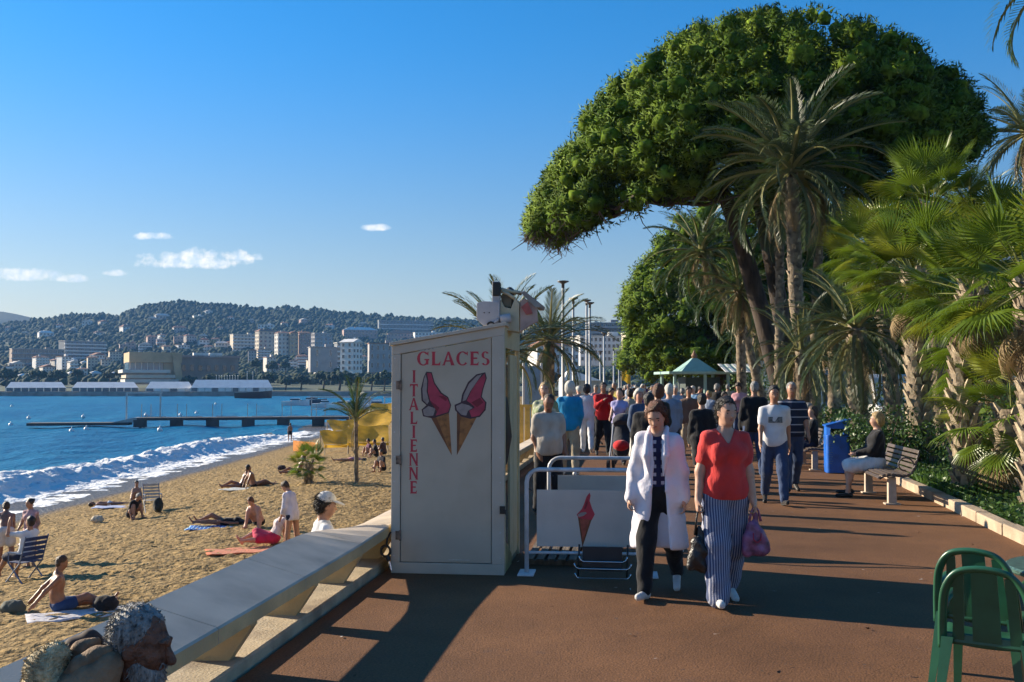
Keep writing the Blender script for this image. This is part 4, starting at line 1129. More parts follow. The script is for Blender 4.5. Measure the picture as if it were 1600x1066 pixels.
# tall feather palm in front of the great pine, and its neighbours
feather_palm('tall date palm with grey green fronds standing before the great pine', gz(1278, 30), at(1236, 262, 30), 3.1, 46, 's', .19, 120, 6, 1, (-.25, 0, 0), elmin=-35)
feather_palm('slim palm whose crown touches the right side of the tall date palm', gz(1268, 36), at(1282, 292, 36), 2.6, 34, 's', .15, 80, 5, 2)
feather_palm('palm with a shaggy skirt in front of the second pine', gz(1160, 42), at(1155, 452, 42), 2.4, 34, 'g', .17, 40, 16, 3)
feather_palm('palm with fronds spilling left below the great pine limb', gz(1200, 46), at(1095, 392, 46), 2.8, 36, 'g', .17, 40, 6, 4, (.5, 0, 0))
feather_palm('slender palm trunk just right of the great pine trunks', gz(1216, 33), at(1219, 330, 34), 2.0, 24, 's', .13, 60, 4, 5)
feather_palm('young date palm with pale trunk behind the blue bin', gz(1341, 23.5), at(1338, 512, 23.5), 1.9, 38, 's', .19, 90, 4, 6, elmin=-60, blen=.14)
feather_palm('date palm half hidden at the edge behind the fan palms', gz(1606, 42), at(1606, 205, 42), 2.8, 34, 's', .2, 60, 8, 7)
feather_palm('palm overhanging the top corner of the picture', (11.2, 13.0, .1), at(1700, -78, 12.0), 1.6, 30, 'g', .2, 80, 6, 8, elmin=-60)
feather_palm('palm deep in the garden between hotel and pine', gz(1385, 50), at(1375, 410, 50), 2.8, 32, 'g', .2, 30, 8, 9)
feather_palm('palm behind the fan palms near the tall hotel', gz(1520, 46), at(1515, 330, 46), 2.8, 32, 'g', .2, 30, 8, 10)
feather_palm('low garden palm between the pine trunks and the blue bin', gz(1302, 34), at(1304, 500, 34), 2.2, 30, 'g', .18, 30, 8, 11)
feather_palm('short palm in shade left of the pine trunk', gz(1180, 50), at(1182, 520, 50), 2.2, 30, 'g', .18, 30, 8, 12)
feather_palm('bushy palm growing low right of the pine trunk', gz(1255, 27), at(1252, 548, 27), 1.6, 28, 's', .16, 30, 3, 13, elmin=-50)
# beach palms behind the kiosk
feather_palm('palm whose fronds arch over the left of the kiosk roof', Vector((at(788, 600, 28).x, 28, -2.15)), at(782, 548, 28), 2.2, 26, 's', .16, 20, 3, 21, elmin=-20, group='feather palms on the beach side')
feather_palm('palm with brown fibrous trunk right of the kiosk', Vector((at(858, 600, 41).x, 41, -2.15)), at(858, 530, 41), 2.5, 30, 's', .2, 40, 8, 22, elmin=-40, group='feather palms on the beach side')
pp = gs(557, 756)
feather_palm('thin young palm with few leaves planted in the sand', pp, at(556, 652, pp.y), 1.7, 11, 'g', .07, 10, 2, 23, elmin=32, elmax=86, group='feather palms on the beach side')
pp = gs(482, 757)
fan_palm('small squat fan palm on the beach near the sunbathing couple', pp, pp + Vector((0, 0, .85)), .44, 30, .7, .14, 30, 4, 24, group='small palms on the beach')
# fan palms on the right
fan_palm('fan palm with a shaggy upright trunk behind the seated woman', gz(1438, 20.5), at(1428, 425, 20.5), 0.74, 50, 0.90, .21, 150, 16, 31)
fan_palm('fan palm with leaning pale stubbed trunk by the kerb', gz(1508, 15.6), at(1522, 452, 15.6), 0.62, 44, 0.85, .17, 140, 14, 32, lean=(-.12, 0, 0))
fan_palm('tallest fan palm raising one upright leaf against the sky', gz(1470, 25), at(1455, 318, 25), 0.80, 44, 0.85, .19, 100, 14, 33)
fan_palm('fan palm with huge dark leaves at the picture edge', gz(1625, 13.2), at(1612, 440, 13.2), 0.70, 40, 0.85, .19, 120, 12, 34)
fan_palm('low bushy fan palm above the ground cover by the kerb', gz(1572, 15.2), at(1580, 640, 15.2), 0.62, 34, 0.72, .2, 40, 10, 35, elmin=-40)
fan_palm('fan palm filling the gap under the huge leaves', gz(1560, 19), at(1562, 540, 19), 0.76, 36, 0.81, .18, 60, 10, 36)
fan_palm('fan palm behind the shaggy trunk with yellowing leaves', gz(1400, 26), at(1372, 395, 26), 0.80, 42, 0.90, .18, 80, 18, 37)
fan_palm('fan palm crowding the upright leaf from the right', gz(1545, 24), at(1548, 372, 24), 0.76, 40, 0.85, .18, 80, 14, 38)

# ---- bushes and ground cover
M_BUSH = [leafmat('bush_leaf_%d' % i, c, .25) for i, c in enumerate([(.055, .115, .022), (.085, .15, .03), (.04, .085, .02)])]
def bush(label, p, r, h, n=14, per=130, leaf=.07, seed=0):
    random.seed(seed); p = Vector(p); o = empty('bush', p, 0, label, 'bush', 'bushes in the planted bed')
    C = np.array([(r * random.uniform(-.8, .8), r * random.uniform(-.8, .8), h * random.uniform(.2, .85)) for _ in range(n)]); Rr = np.array([r * random.uniform(.3, .5) for _ in range(n)])
    V, F = clump_leaves(C, Rr, per, leaf, 2.2, .7, .2); link('crown', mesh_np('crown', V, F, M_BUSH, False, np.repeat(rng.integers(0, 3, n), per)), o)
    b = MB()
    for c in C[:7]: b.tube([(c[0] * .2, c[1] * .2, -.05), (c[0] * .6, c[1] * .6, c[2] * .5), tuple(c)], [.025, .02, .008], 5)
    b.build('stems', M_TWIG, o)['kind'] = 'stuff'
bush('leafy bush directly behind the seated woman', gz(1372, 20.0), .75, 1.25, 16, 150, .085, 1)
bush('round bush right of the blue bin', gz(1346, 22.5), .6, .9, 12, 120, .08, 2)
bush('dark bush under the shaggy fan palm', gz(1452, 20), .8, .9, 14, 130, .085, 3)
bush('dense bush beyond the leaning stubbed trunk', gz(1540, 18), .9, 1.3, 16, 140, .09, 4)
bush('bush at the picture edge behind the low fan palm', gz(1610, 17), 1.0, 1.5, 18, 140, .09, 5)
bush('bush on the lawn behind the couple on the bench', gz(1300, 30), .9, 1.1, 14, 110, .1, 6)
bush('bush in front of the tall hotel between two trunks', gz(1408, 27), 1.2, 1.7, 18, 120, .11, 7)
bush('broad bush closing the view under the second pine', gz(1190, 58), 2.2, 2.2, 20, 120, .16, 8)
bush('low hedge like bush below the far pine', gz(1130, 70), 2.6, 2.4, 20, 110, .2, 9)
def ground_cover():
    n = 17000; t = rng.random(n); Y = 8.5 + 12.5 * t; X0 = np.array([kerb_at(y).x for y in Y]) + .20; X = X0 + 5.5 * rng.random(n) ** 1.5
    m = fbm(X * 1.1, Y * 1.1, 3, 8); keep = (m > .40) | (rng.random(n) < .3); X, Y, m, X0 = X[keep], Y[keep], m[keep], X0[keep]
    Z = .10 + .10 * np.minimum(1, (X - X0) / 1.5) + .16 * rng.random(len(X)) * (m * 1.6)
    P = np.stack([X, Y, Z], -1); V, F = leaf_cloud(P, np.tile([0, -.2, 1.0], (len(P), 1)), .075, 1.6, .8, .3)
    o = link('ground_cover', mesh_np('ground_cover', V, F, M_BUSH, False, rng.integers(0, 3, len(P)))); tag(o, 'low glossy ground cover leaves along the kerb', 'plants', kind='stuff')
    n = 42000; Y = 15 + 26 * rng.random(n); X = np.array([kerb_at(y).x for y in Y]) + .15 + 7 * rng.random(n)
    h = rng.uniform(.06, .16, n) * (.6 + Y / 40); a = rng.random(n) * 6.28; w = .012 + .0006 * Y; lx = rng.normal(0, .04, n); ly = rng.normal(0, .04, n)
    B = np.stack([X, Y, np.full(n, .09) + .1 * np.minimum(1, .5)], -1)
    s = np.stack([np.cos(a), np.sin(a), 0 * a], -1) * w[:, None]
    v = np.stack([B - s, B + s, B + np.stack([lx, ly, h], -1)], 1).reshape(-1, 3)
    o = link('lawn_grass', mesh_np('lawn_grass', v, np.arange(3 * n).reshape(-1, 3), leafmat('grass', (.10, .19, .03), .3))); tag(o, 'short green lawn grass behind the benches', 'grass', kind='stuff')
ground_cover()
# ================================================================ KIOSK AND STREET FURNITURE
M_KPANEL = M('kiosk_panel', (.50, .415, .315), .5, .05, 2.0, dirt=(.36, .28, .19, 2.2, .35)); M_KFRAME = M('kiosk_frame', (.51, .435, .345), .5, .06, 3)
M_KSIDE = M('kiosk_side', (.52, .44, .26), .6, .10, 3, dirt=(.25, .2, .12, 3, .4)); M_DARK = M('dark_inside', (.02, .018, .016), .8, .2)
M_BLACK = M('black_rubber', (.015, .015, .015), .5, .1); M_CHROME = M('chrome', (.55, .55, .56), .18, .05, metal=1.0); M_STEEL = M('painted_steel', (.60, .60, .62), .4, .06, 8, dirt=(.3, .27, .24, 9, .35))
M_RED = M('sign_red', (.50, .030, .055), .5, .08); M_PINK = M('sign_pink', (.42, .035, .075), .5, .15, 9); M_CRIM = M('sign_crimson', (.22, .012, .03), .5, .1)
M_GREYW = M('sign_grey', (.30, .24, .22), .5, .12, 14); M_WAFER = M('sign_wafer', (.33, .13, .035), .5, .25, 18); M_WAFER2 = M('sign_wafer_dark', (.16, .05, .015), .5, .2); M_LINE = M('sign_line', (.05, .02, .03), .5, .1)
KF = gp(787.5, 899.5); KANG = math.atan2(N_.y, N_.x)        # kiosk front right corner; its x axis runs left -> right along N_
def face_uv(px, py, off):
    """a point on the kiosk's front plane (x along N_ from the corner, z up) seen at a pixel, for laying out its print"""
    d = ray(px, py); n = -U; o = Vector((0, 0, CAM_H)); t = (KF - o).dot(n) / d.dot(n); p = o + d * t - KF
    return p.dot(N_), p.z
def flat(poly, name, mat, parent, off, uvf, th=.0015, origin=None):
    pts = [uvf(*p) for p in poly]; a = sum(pts[i][0] * pts[(i + 1) % len(pts)][1] - pts[(i + 1) % len(pts)][0] * pts[i][1] for i in range(len(pts)))
    if a < 0: pts = pts[::-1]
    b = MB(); b.prism(pts, th, lambda x, y, t: Vector((x, -off - t, y))); return b.build(name, mat, parent)
def text_mesh(body, size, mat, th=.002, bold=.0, align='CENTER', line=1.0):
    cu = bpy.data.curves.new('lettering', 'FONT'); cu.body = body; cu.size = size; cu.extrude = th / 2; cu.offset = bold; cu.align_x = align; cu.space_line = line
    ob = bpy.data.objects.new('lettering', cu); COL.objects.link(ob)
    dg = bpy.context.evaluated_depsgraph_get(); me = bpy.data.meshes.new_from_object(ob.evaluated_get(dg)); bpy.data.objects.remove(ob); me.materials.clear(); me.materials.append(mat); return me
def glyph(ch):
    """flared display capitals drawn as polygons in a unit cell (x 0..w, y 0..1)"""
    S, s = .20, .10; P = []
    def R_(x0, y0, x1, y1): P.append([(x0, y0), (x1, y0), (x1, y1), (x0, y1)])
    def stem(x, w=S): R_(x, .0, x + w, 1.0); P.append([(x - .06, 0), (x + w + .06, 0), (x + w, .07), (x, .07)]); P.append([(x, .93), (x + w, .93), (x + w + .06, 1), (x - .06, 1)])
    def arc(cx, cy, rx, ry, a0, a1, w0, w1, n=14):
        for i in range(n):
            t0, t1 = a0 + (a1 - a0) * i / n, a0 + (a1 - a0) * (i + 1) / n
            q = lambda t: w0 + (w1 - w0) * abs(math.cos(t)) ** 1.2
            P.append([(cx + (rx - q(t0)) * math.cos(t0), cy + (ry - q(t0) * .62) * math.sin(t0)), (cx + rx * math.cos(t0), cy + ry * math.sin(t0)),
                      (cx + rx * math.cos(t1), cy + ry * math.sin(t1)), (cx + (rx - q(t1)) * math.cos(t1), cy + (ry - q(t1) * .62) * math.sin(t1))])
    if ch == 'I': stem(.06); w = .32
    elif ch == 'L': stem(.06); R_(.2, 0, .62, .12); P.append([(.50, .12), (.62, .12), (.66, .30)]); w = .68
    elif ch == 'T': stem(.25); R_(.0, .88, .70, 1.0); P.append([(.0, .88), (.10, .88), (-.02, .72)]); P.append([(.60, .88), (.70, .88), (.72, .72)]); w = .72
    elif ch == 'E': stem(.06); R_(.2, 0, .60, .12); R_(.2, .46, .52, .57); R_(.2, .88, .60, 1.0); P.append([(.50, .12), (.60, .12), (.64, .28)]); P.append([(.50, .88), (.64, .74), (.60, .88)]); w = .66
    elif ch == 'N': stem(.04, .13); stem(.62, .13); P.append([(.04, 1.0), (.62, .0), (.80, .0), (.24, 1.0)]); w = .80
    elif ch == 'A':
        P.append([(.02, 0), (.15, 0), (.44, .92), (.36, 1.0)]); P.append([(.36, 1.0), (.48, 1.0), (.84, 0), (.60, 0)]); R_(.2, .27, .62, .37); P.append([(-.04, 0), (.2, 0), (.15, .06), (.0, .06)]); P.append([(.56, 0), (.9, 0), (.82, .06), (.62, .06)]); w = .86
    elif ch == 'C': arc(.44, .5, .44, .52, R(45), R(318), .12, .21); P.append([(.70, .80), (.80, .70), (.80, 1.0), (.74, .98)]); w = .84
    elif ch == 'G': arc(.44, .5, .44, .52, R(45), R(322), .12, .21); R_(.62, .06, .80, .46); R_(.52, .38, .86, .47); P.append([(.70, .80), (.80, .70), (.80, 1.0), (.74, .98)]); w = .90
    elif ch == 'S':
        arc(.32, .745, .27, .265, R(30), R(270), .11, .18, 10); arc(.32, .26, .29, .27, R(90), R(-150), .11, .19, 10); w = .64
    return P, w
def word(chars, x, z, h, parent, mat, off, vertical=False, pitch=None, sx=1.0, name='lettering'):
    b = MB(); k = 0
    if not vertical:
        ws = [glyph(c)[1] for c in chars]; tot = sum(ws) * h * sx + .10 * h * sx * (len(chars) - 1); cx = x - tot / 2
    for i, c in enumerate(chars):
        P, w = glyph(c)
        ox = (x - w * h * sx / 2) if vertical else cx; oz = z - i * pitch if vertical else z
        for j, q in enumerate(P):
            pts = [(ox + a * h * sx, oz + e * h) for a, e in q]
            ar = sum(pts[m][0] * pts[(m + 1) % len(pts)][1] - pts[(m + 1) % len(pts)][0] * pts[m][1] for m in range(len(pts)))
            if ar < 0: pts = pts[::-1]
            b.prism(pts, .001 + .00003 * j, lambda xx, yy, t: Vector((xx, -off - t, yy)))
        if not vertical: cx += (w + .10) * h * sx
    return b.build(name, mat, parent)
def kiosk():
    o = empty('ice_cream_kiosk', KF, KANG, 'tall grey ice cream kiosk with red lettering and two painted cones', 'kiosk')
    W, D, hr, hl = 1.065, 1.28, 2.30, 2.115
    hz = lambda x: hr + (hl - hr) * (-x / W)
    # outer shell: front frame, left wall, back wall, roof, floor, right posts
    f = .085
    def fr(p): b = MB(); b.prism(p, .05, lambda x, y, t: Vector((x, .05 - t, y))); return b
    fr([(-W, .0), (0, .0), (0, .10), (-W, .10)]).build('bottom_rail', M_KFRAME, o, bevel=.004)
    fr([(-W, hl - .085), (0, hr - .085), (0, hr), (-W, hl)]).build('top_rail', M_KFRAME, o, bevel=.004)
    fr([(-W, .1005), (-W + f, .1005), (-W + f, hz(-W + f) - .0855), (-W, hl - .0855)]).build('stile', M_KFRAME, o, bevel=.004)
    fr([(-f - .03, .1005), (0, .1005), (0, hr - .0855), (-f - .03, hz(-f - .03) - .0855)]).build('stile', M_KFRAME, o, bevel=.004)
    b = MB(); x0, x1 = -W + f + .006, -f - .036
    b.prism([(x0, .106), (x1, .106), (x1, hz(x1) - .092), (x0, hz(x0) - .092)], .03, lambda x, y, t: Vector((x, .042 - t, y))); b.build('door_panel', M_KPANEL, o, bevel=.003)
    b = MB(); b.box((-W / 2, .056, 1.0), (W - .02, .012, 1.98)); b.build('door_backing', M_DARK, o)
    b = MB(); b.prism([(.051, .0), (D, .0), (D, hl - .01), (.051, hl - .01)], .03, lambda x, y, t: Vector((-W + .03 - t, x, y))); b.build('side_wall', M_KSIDE, o)
    b = MB(); b.prism([(-W + .031, .0), (-.62, .0), (-.62, hz(-.62) - .03), (-W + .031, hl - .02)], .03, lambda x, y, t: Vector((x, D - t, y))); b.build('back_wall', M_KSIDE, o)
    b = MB(); b.prism([(-W - .02, hl + .002), (.02, hr + .002), (.02, hr + .035), (-W - .02, hl + .035)], D + .04, lambda x, y, t: Vector((x, -.02 + t, y))); b.build('roof', M_KFRAME, o, bevel=.004)
    b = MB(); b.box((-W / 2 + .01, D / 2 + .03, .045), (W - .06, D - .06, .09)); b.build('floor_board', M('kiosk_floor', (.22, .2, .12), .8, .2), o)
    # right side: fascia above the opening, two posts, folded shutter leaves
    b = MB(); b.box((-.012, D / 2 + .03, hr - .10), (.022, D - .04, .20)); b.build('fascia', M_KSIDE, o, bevel=.003)
    for y in (.085, D - .04): b = MB(); b.box((-.02, y, (hr - .20) / 2), (.04, .07, hr - .20)); b.build('side_post', M_KSIDE, o, bevel=.003)
    for y, w in ((.75, .30), (1.06, .28)): b = MB(); b.box((-.030, y, 1.05), (.024, w, 2.0)); b.build('shutter_leaf', M_KSIDE, o, bevel=.003)
    b = MB(); b.prism([(.13, 0), (.62, 0), (.62, .10), (.13, .30)], .05, lambda x, y, t: Vector((-.055 + t, x, y))); b.build('threshold_board', M('olive_board', (.22, .21, .09), .7, .2), o)
    b = MB(); b.box((-.25, .30, .36), (.42, .30, .05)); b.build('inner_shelf', M('orange_tray', (.50, .24, .12), .6, .1), o)
    # a dark coat hanging inside
    b = MB(); b.tube([(-.12, .34, 1.78), (-.12, .36, 1.6), (-.13, .40, 1.25), (-.13, .42, .98)], [.05, .13, .18, .12], 10, squash=.6); b.build('hanging_coat', M_BLACK, o, smooth=True)
    # latch on the stile and a strap with ring at the foot
    b = MB(); b.box((-.012, -.012, .60), (.05, .024, .07)); b.tube([(-.0, -.03, .61), (.02, -.03, .60), (.02, -.03, .56)], .007, 6); b.build('latch', M_BLACK, o)
    b = MB(); n = 14; b.tube([(-W - .045 + .045 * math.cos(2 * math.pi * i / n), -.02, .205 + .05 * math.sin(2 * math.pi * i / n)) for i in range(n + 1)], .013, 6)
    b.tube([(-W - .04, -.015, .25), (-W - .03, -.01, .32), (-W, .0, .38)], .010, 5); b.tube([(-W - .03, -.02, .16), (-W - .01, -.02, .12)], .020, 6); b.tube([(-W - .01, -.02, .11), (-W + .01, -.03, .03)], .012, 6, 1)
    b.build('tether_ring', [M_BLACK, M_CHROME], o)
    for z in (.35, 1.05, 1.75):
        b = MB(); b.tube([(-W + f + .003, -.004, z - .05), (-W + f + .003, -.004, z + .05)], .009, 8); b.box((-W + f - .02, -.002, z), (.04, .004, .08)); b.build('hinge', M('hinge_rust', (.20, .13, .09), .6, .4, 30), o)
    for z in np.linspace(.16, 2.0, 9):
        for x in (-W + .03, -.035): b = MB(); b.ball((x, -.001, z), (.006, .003, .006), 6, 4); b.build('rivet', M_STEEL, o)
    b = MB(); b.box((-.42, -.004, .135), (.20, .003, .006)); b.build('scuff_plate', M('scuff', (.55, .50, .42), .5, .2), o)
    # print on the door
    OFF = -.012 + .0002                                             # door panel's front lies at y = .012
    off = -.0118
    x, z = face_uv(708, 571, 0); x2, z2 = face_uv(708, 549.5, 0)
    word('GLACES', x, z, z2 - z, o, M_RED, off, sx=1.06)
    x, z = face_uv(646.5, 598, 0); xa, za = face_uv(646.5, 619.6, 0)
    word('ITALIENNE', x, z, .116, o, M_RED, off, True, z - za, .92)
    uv = lambda a, c: face_uv(580 + a / 2.1333, 420 + c / 2.1333, 0)
    flat([(195, 490), (258, 478), (268, 622)], 'print_cone', M_WAFER, o, off, uv, .0008)
    flat([(195, 490), (213, 487), (262, 612), (268, 622)], 'print_cone_shade', M_WAFER2, o, off, uv, .0012)
    flat([(285, 478), (352, 493), (285, 622)], 'print_cone', M_WAFER, o, off, uv, .0008)
    flat([(285, 478), (298, 480), (291, 605), (285, 622)], 'print_cone_shade', M_WAFER2, o, off, uv, .0012)
    flat([(183, 343), (201, 345), (211, 380), (234, 413), (256, 428), (266, 455), (259, 480), (236, 489), (203, 499), (172, 492), (167, 470), (183, 455), (167, 440), (165, 400), (174, 362)], 'print_swirl_line', M_LINE, o, off, uv, .0016)
    flat([(185, 347), (199, 348), (208, 382), (230, 416), (253, 431), (263, 456), (256, 478), (233, 485), (214, 490), (225, 462), (212, 452), (196, 440), (188, 410), (190, 375)], 'print_swirl', M_PINK, o, off, uv, .0020)
    flat([(181, 352), (186, 375), (184, 410), (192, 442), (186, 452), (172, 438), (170, 400), (176, 366)], 'print_swirl_grey', M_GREYW, o, off, uv, .0020)
    flat([(172, 471), (190, 458), (214, 466), (206, 490), (186, 492), (175, 488)], 'print_swirl_grey', M_GREYW, o, off, uv, .0021)
    flat([(196, 442), (214, 452), (226, 464), (219, 478), (208, 460)], 'print_swirl_dark', M_CRIM, o, off, uv, .0024)
    flat([(222, 424), (240, 424), (254, 434), (248, 442), (234, 432)], 'print_swirl_dark', M_CRIM, o, off, uv, .0024)
    flat([(380, 345), (385, 365), (373, 402), (368, 427), (384, 446), (381, 471), (362, 494), (330, 501), (299, 493), (279, 472), (277, 454), (298, 445), (302, 420), (322, 378), (350, 352)], 'print_swirl_line', M_LINE, o, off, uv, .0016)
    flat([(377, 350), (381, 366), (370, 401), (364, 428), (379, 446), (377, 469), (359, 490), (334, 495), (326, 474), (345, 462), (330, 448), (318, 440), (334, 405), (356, 372)], 'print_swirl', M_PINK, o, off, uv, .0020)
    flat([(352, 357), (368, 352), (352, 376), (330, 408), (315, 438), (304, 442), (308, 420), (326, 383)], 'print_swirl_grey', M_GREYW, o, off, uv, .0020)
    flat([(282, 458), (302, 449), (326, 456), (338, 464), (322, 474), (316, 490), (300, 487), (285, 471)], 'print_swirl_grey', M_GREYW, o, off, uv, .0021)
    flat([(333, 446), (362, 430), (374, 446), (352, 462)], 'print_swirl_dark', M_CRIM, o, off, uv, .0024)
    return o
kiosk()
def roof_unit():
    p = KF + N_ * -.07 + U * .25; p.z = 2.33
    Yk = p.y; m = Yk / FPX
    o = empty('soft_ice_machine_hood', p, KANG, 'cream metal machine hood with open flap standing on the kiosk roof', 'machine')
    cr = M('hood_cream', (.56, .47, .31), .55, .08, 5, dirt=(.3, .22, .12, 4, .4)); gy = M('hood_grey', (.42, .40, .41), .55, .06)
    x = lambda px: (px - 783) * m; z = lambda py: CAM_H + (HORIZON - py) * m - p.z
    b = MB(); b.prism([(x(747), z(474)), (x(747), z(499)), (x(757), z(509)), (x(772), z(509)), (x(783), z(503)), (x(783), z(472)), (x(757), z(471))][::-1], .03, lambda a, c, t: Vector((a, -.05 + t, c))); pl = b.build('side_plate', gy, o, bevel=.004)
    for px in (759, 767): b = MB(); b.ball((x(px), -.052, z(489)), .006, 8, 5); b.build('bolt', M_BLACK, pl)
    b = MB(); b.box((x(777), .0, (z(440) + z(512)) / 2), (x(783) - x(771), .07, z(440) - z(512))); b.build('post', gy, o, bevel=.004)
    b = MB(); b.box((x(777.5), -.002, z(452)), (x(784) - x(772), .09, z(441) - z(463))); b.build('lamp_head', M_BLACK, o, bevel=.01)
    # hopper with its round mouth
    b = MB(); b.prism([(x(783), z(515)), (x(812), z(519)), (x(813), z(474)), (x(806), z(466)), (x(800), z(482)), (x(790), z(480)), (x(783), z(467))], .34, lambda a, c, t: Vector((a, .0 + t, c))); b.build('hopper', cr, o, bevel=.006)
    b = MB(); b.prism([(x(783), z(463)), (x(786), z(474)), (x(792), z(479)), (x(800), z(480)), (x(800), z(462)), (x(790), z(455))], .28, lambda a, c, t: Vector((a, .03 + t, c))); b.build('mouth', M('hopper_inside', (.16, .13, .08), .7, .2), o)
    b = MB(); b.tube([(x(783), .02, z(454)), (x(795), .02, z(459)), (x(806), .02, z(467))], .016, 8); b.tube([(x(783), .02, z(452)), (x(815), .1, z(457))], .02, 8); b.build('hinge_bar', cr, o, smooth=True)
    b = MB(); b.tube([(x(797), .05, z(453)), (x(797), .28, z(453))], .034, 12); b.build('motor', M('hood_motor', (.05, .06, .07), .4, .1), o, smooth=True)
    b = MB(); b.prism([(x(814), z(456)), (x(822), z(455)), (x(848), z(476)), (x(846), z(481)), (x(838), z(481))], .42, lambda a, c, t: Vector((a, .0 + t, c))); b.build('open_flap', M('flap_grey', (.30, .27, .24), .6, .1), o, bevel=.004)
    b = MB(); b.prism([(x(814), z(519)), (x(814), z(470)), (x(822), z(466)), (x(840), z(481)), (x(842), z(503)), (x(832), z(507))], .04, lambda a, c, t: Vector((a, .02 + t, c))); b.build('drip_tray', M('tray_pink', (.50, .33, .27), .6, .15, 9), o, bevel=.004)
    b = MB(); b.prism([(x(816), z(480)), (x(826), z(472)), (x(834), z(490)), (x(824), z(492))], .05, lambda a, c, t: Vector((a, .0 + t, c))); b.build('label_plate', M('tray_red', (.45, .10, .08), .6, .2, 14), o)
    n = 12; b = MB(); b.tube([(x(770) + .04 * math.cos(2 * math.pi * i / n), -.07, z(511) + .042 * math.sin(2 * math.pi * i / n)) for i in range(n + 1)], .009, 6); b.build('hook_ring', M_BLACK, o)
    b = MB(); b.tube([(x(774), -.06, z(506)), (x(782), -.055, z(499))], .016, 6); b.tube([(x(784), -.05, z(500)), (x(800), -.03, z(497))], .045, 10); b.build('crank', gy, o, smooth=True)
roof_unit()

# ---- crowd barriers with printed boards
def barrier(px, py, W, label, art=False, board=(.17, .72), H=.965):
    p = gp(px, py); o = empty('crowd_barrier', p, KANG + .02, label, 'barrier', 'white crowd barriers beside the kiosk')
    r = .021; q = .12; b = MB()
    pts = [(0, 0, .02), (0, 0, H - q)] + [(q - q * math.cos(a), 0, H - q + q * math.sin(a)) for a in (.4, .8, 1.2, 1.57)] + [(W - q, 0, H)] + [(W - q + q * math.sin(a), 0, H - q + q * math.cos(a)) for a in (.4, .8, 1.2, 1.57)] + [(W, 0, .02)]
    b.tube(pts, r, 10); b.build('frame_tube', M_STEEL, o, smooth=True)
    b = MB(); b.tube([(r, 0, .20), (W - r, 0, .20)], .014, 8); b.build('lower_rail', M_STEEL, o, smooth=True)
    for x in (0, W): b = MB(); b.box((x, 0, .012), (.15, .30, .016)); b.build('foot_plate', M_STEEL, o, bevel=.004)
    b = MB(); b.box((W / 2 + .03, -.012, (board[0] + board[1]) / 2 + .07), (W - .13, .008, board[1] - board[0])); b.build('board', M('board_white', (.56, .50, .44), .45, .03, 3, dirt=(.42, .37, .32, 4, .3)), o)
    for x in (.05, W - .02): b = MB(); b.tube([(x, -.012, board[1] + .06), (x - .04, 0, board[1] + .08)], .006, 5); b.build('cable_tie', M_BLACK, o)
    if art:
        o.matrix_basis = Matrix.LocRotScale(p, Euler((0, 0, KANG + .02)), None); inv = o.matrix_basis.inverted()
        def uv(a, c):
            d = ray(780 + a / 4.846, 700 + c / 4.846); n = (o.matrix_basis.to_3x3() @ Vector((0, -1, 0))); t = (p - Vector((0, 0, CAM_H)) + n * .016).dot(n) / d.dot(n)
            w = inv @ (Vector((0, 0, CAM_H)) + d * t); return w.x, w.z
        flat([(596, 525), (706, 525), (630, 752)], 'print_cone', M_WAFER2, o, .0162, uv, .0008)
        flat([(612, 535), (690, 530), (632, 715)], 'print_cone', M('wafer_red', (.36, .07, .04), .5, .2, 20), o, .0162, uv, .0012)
        flat([(684, 338), (692, 362), (684, 400), (704, 460), (724, 502), (702, 545), (640, 540), (600, 528), (586, 505), (604, 486), (626, 462), (644, 420), (662, 368)], 'print_swirl', M_RED, o, .0162, uv, .0018)
        flat([(592, 506), (618, 490), (652, 484), (664, 494), (640, 514), (604, 524)], 'print_swirl_grey', M_GREYW, o, .0162, uv, .0022)
        flat([(650, 430), (668, 386), (672, 420), (656, 462), (640, 468)], 'print_swirl_dark', M_CRIM, o, .0162, uv, .0022)
    return o
barrier(823, 897, 1.13, 'nearer white crowd barrier with a painted red ice cream on its board', True, (.19, .71))
barrier(858, 856, 1.35, 'farther white crowd barrier with a blank beige board', False, (.19, .71))
def duckboard():
    p = gp(815, 884); o = empty('duckboard', p, KANG, 'dark wooden duckboard lying between kiosk and barriers', 'duckboard')
    wd = M('old_wood', (.16, .12, .085), .85, .3, 4, bump=.5, bscale=20, stretch=(4, .5, 1))
    for k in range(9): b = MB(); b.box((.07 + k * .105, .62, .055), (.075, 1.2, .022)); b.build('slat', wd, o, bevel=.003)
    for y in (.1, .62, 1.14): b = MB(); b.box((.49, y, .022), (.95, .06, .043)); b.build('bearer', wd, o)
duckboard()
def folded_stool():
    p = gp(899, 905); o = empty('folding_rack', p, KANG, 'folded chrome tube rack standing behind the printed barrier board', 'rack')
    m = p.y / FPX
    for k, (x0, x1, y) in enumerate(((905, 979, 877), (897, 985, 889), (898, 984, 905))):
        z = CAM_H - (y - HORIZON) * m - p.z + .012; a, c = (x0 - 899) * m, (x1 - 899) * m; q = .035
        b = MB(); b.tube([(a, .03 * k, z + .05), (a + q * .4, .03 * k, z + .012), (a + q * 1.2, .03 * k, z), (c - q * 1.2, .03 * k, z), (c - q * .4, .03 * k, z + .012), (c, .03 * k, z + .05)], .008, 8); b.build('bent_tube', M_CHROME, o, smooth=True)
    for x in (.02, .46): b = MB(); b.tube([(x, .075, .012), (x + .012, .075, .30)], .009, 8); b.build('leg', M_BLACK, o, smooth=True)
    b = MB(); b.box((.24, .09, .17), (.36, .012, .22)); b.build('seat_panel', M('rack_dark', (.03, .03, .035), .5, .1), o)
folded_stool()

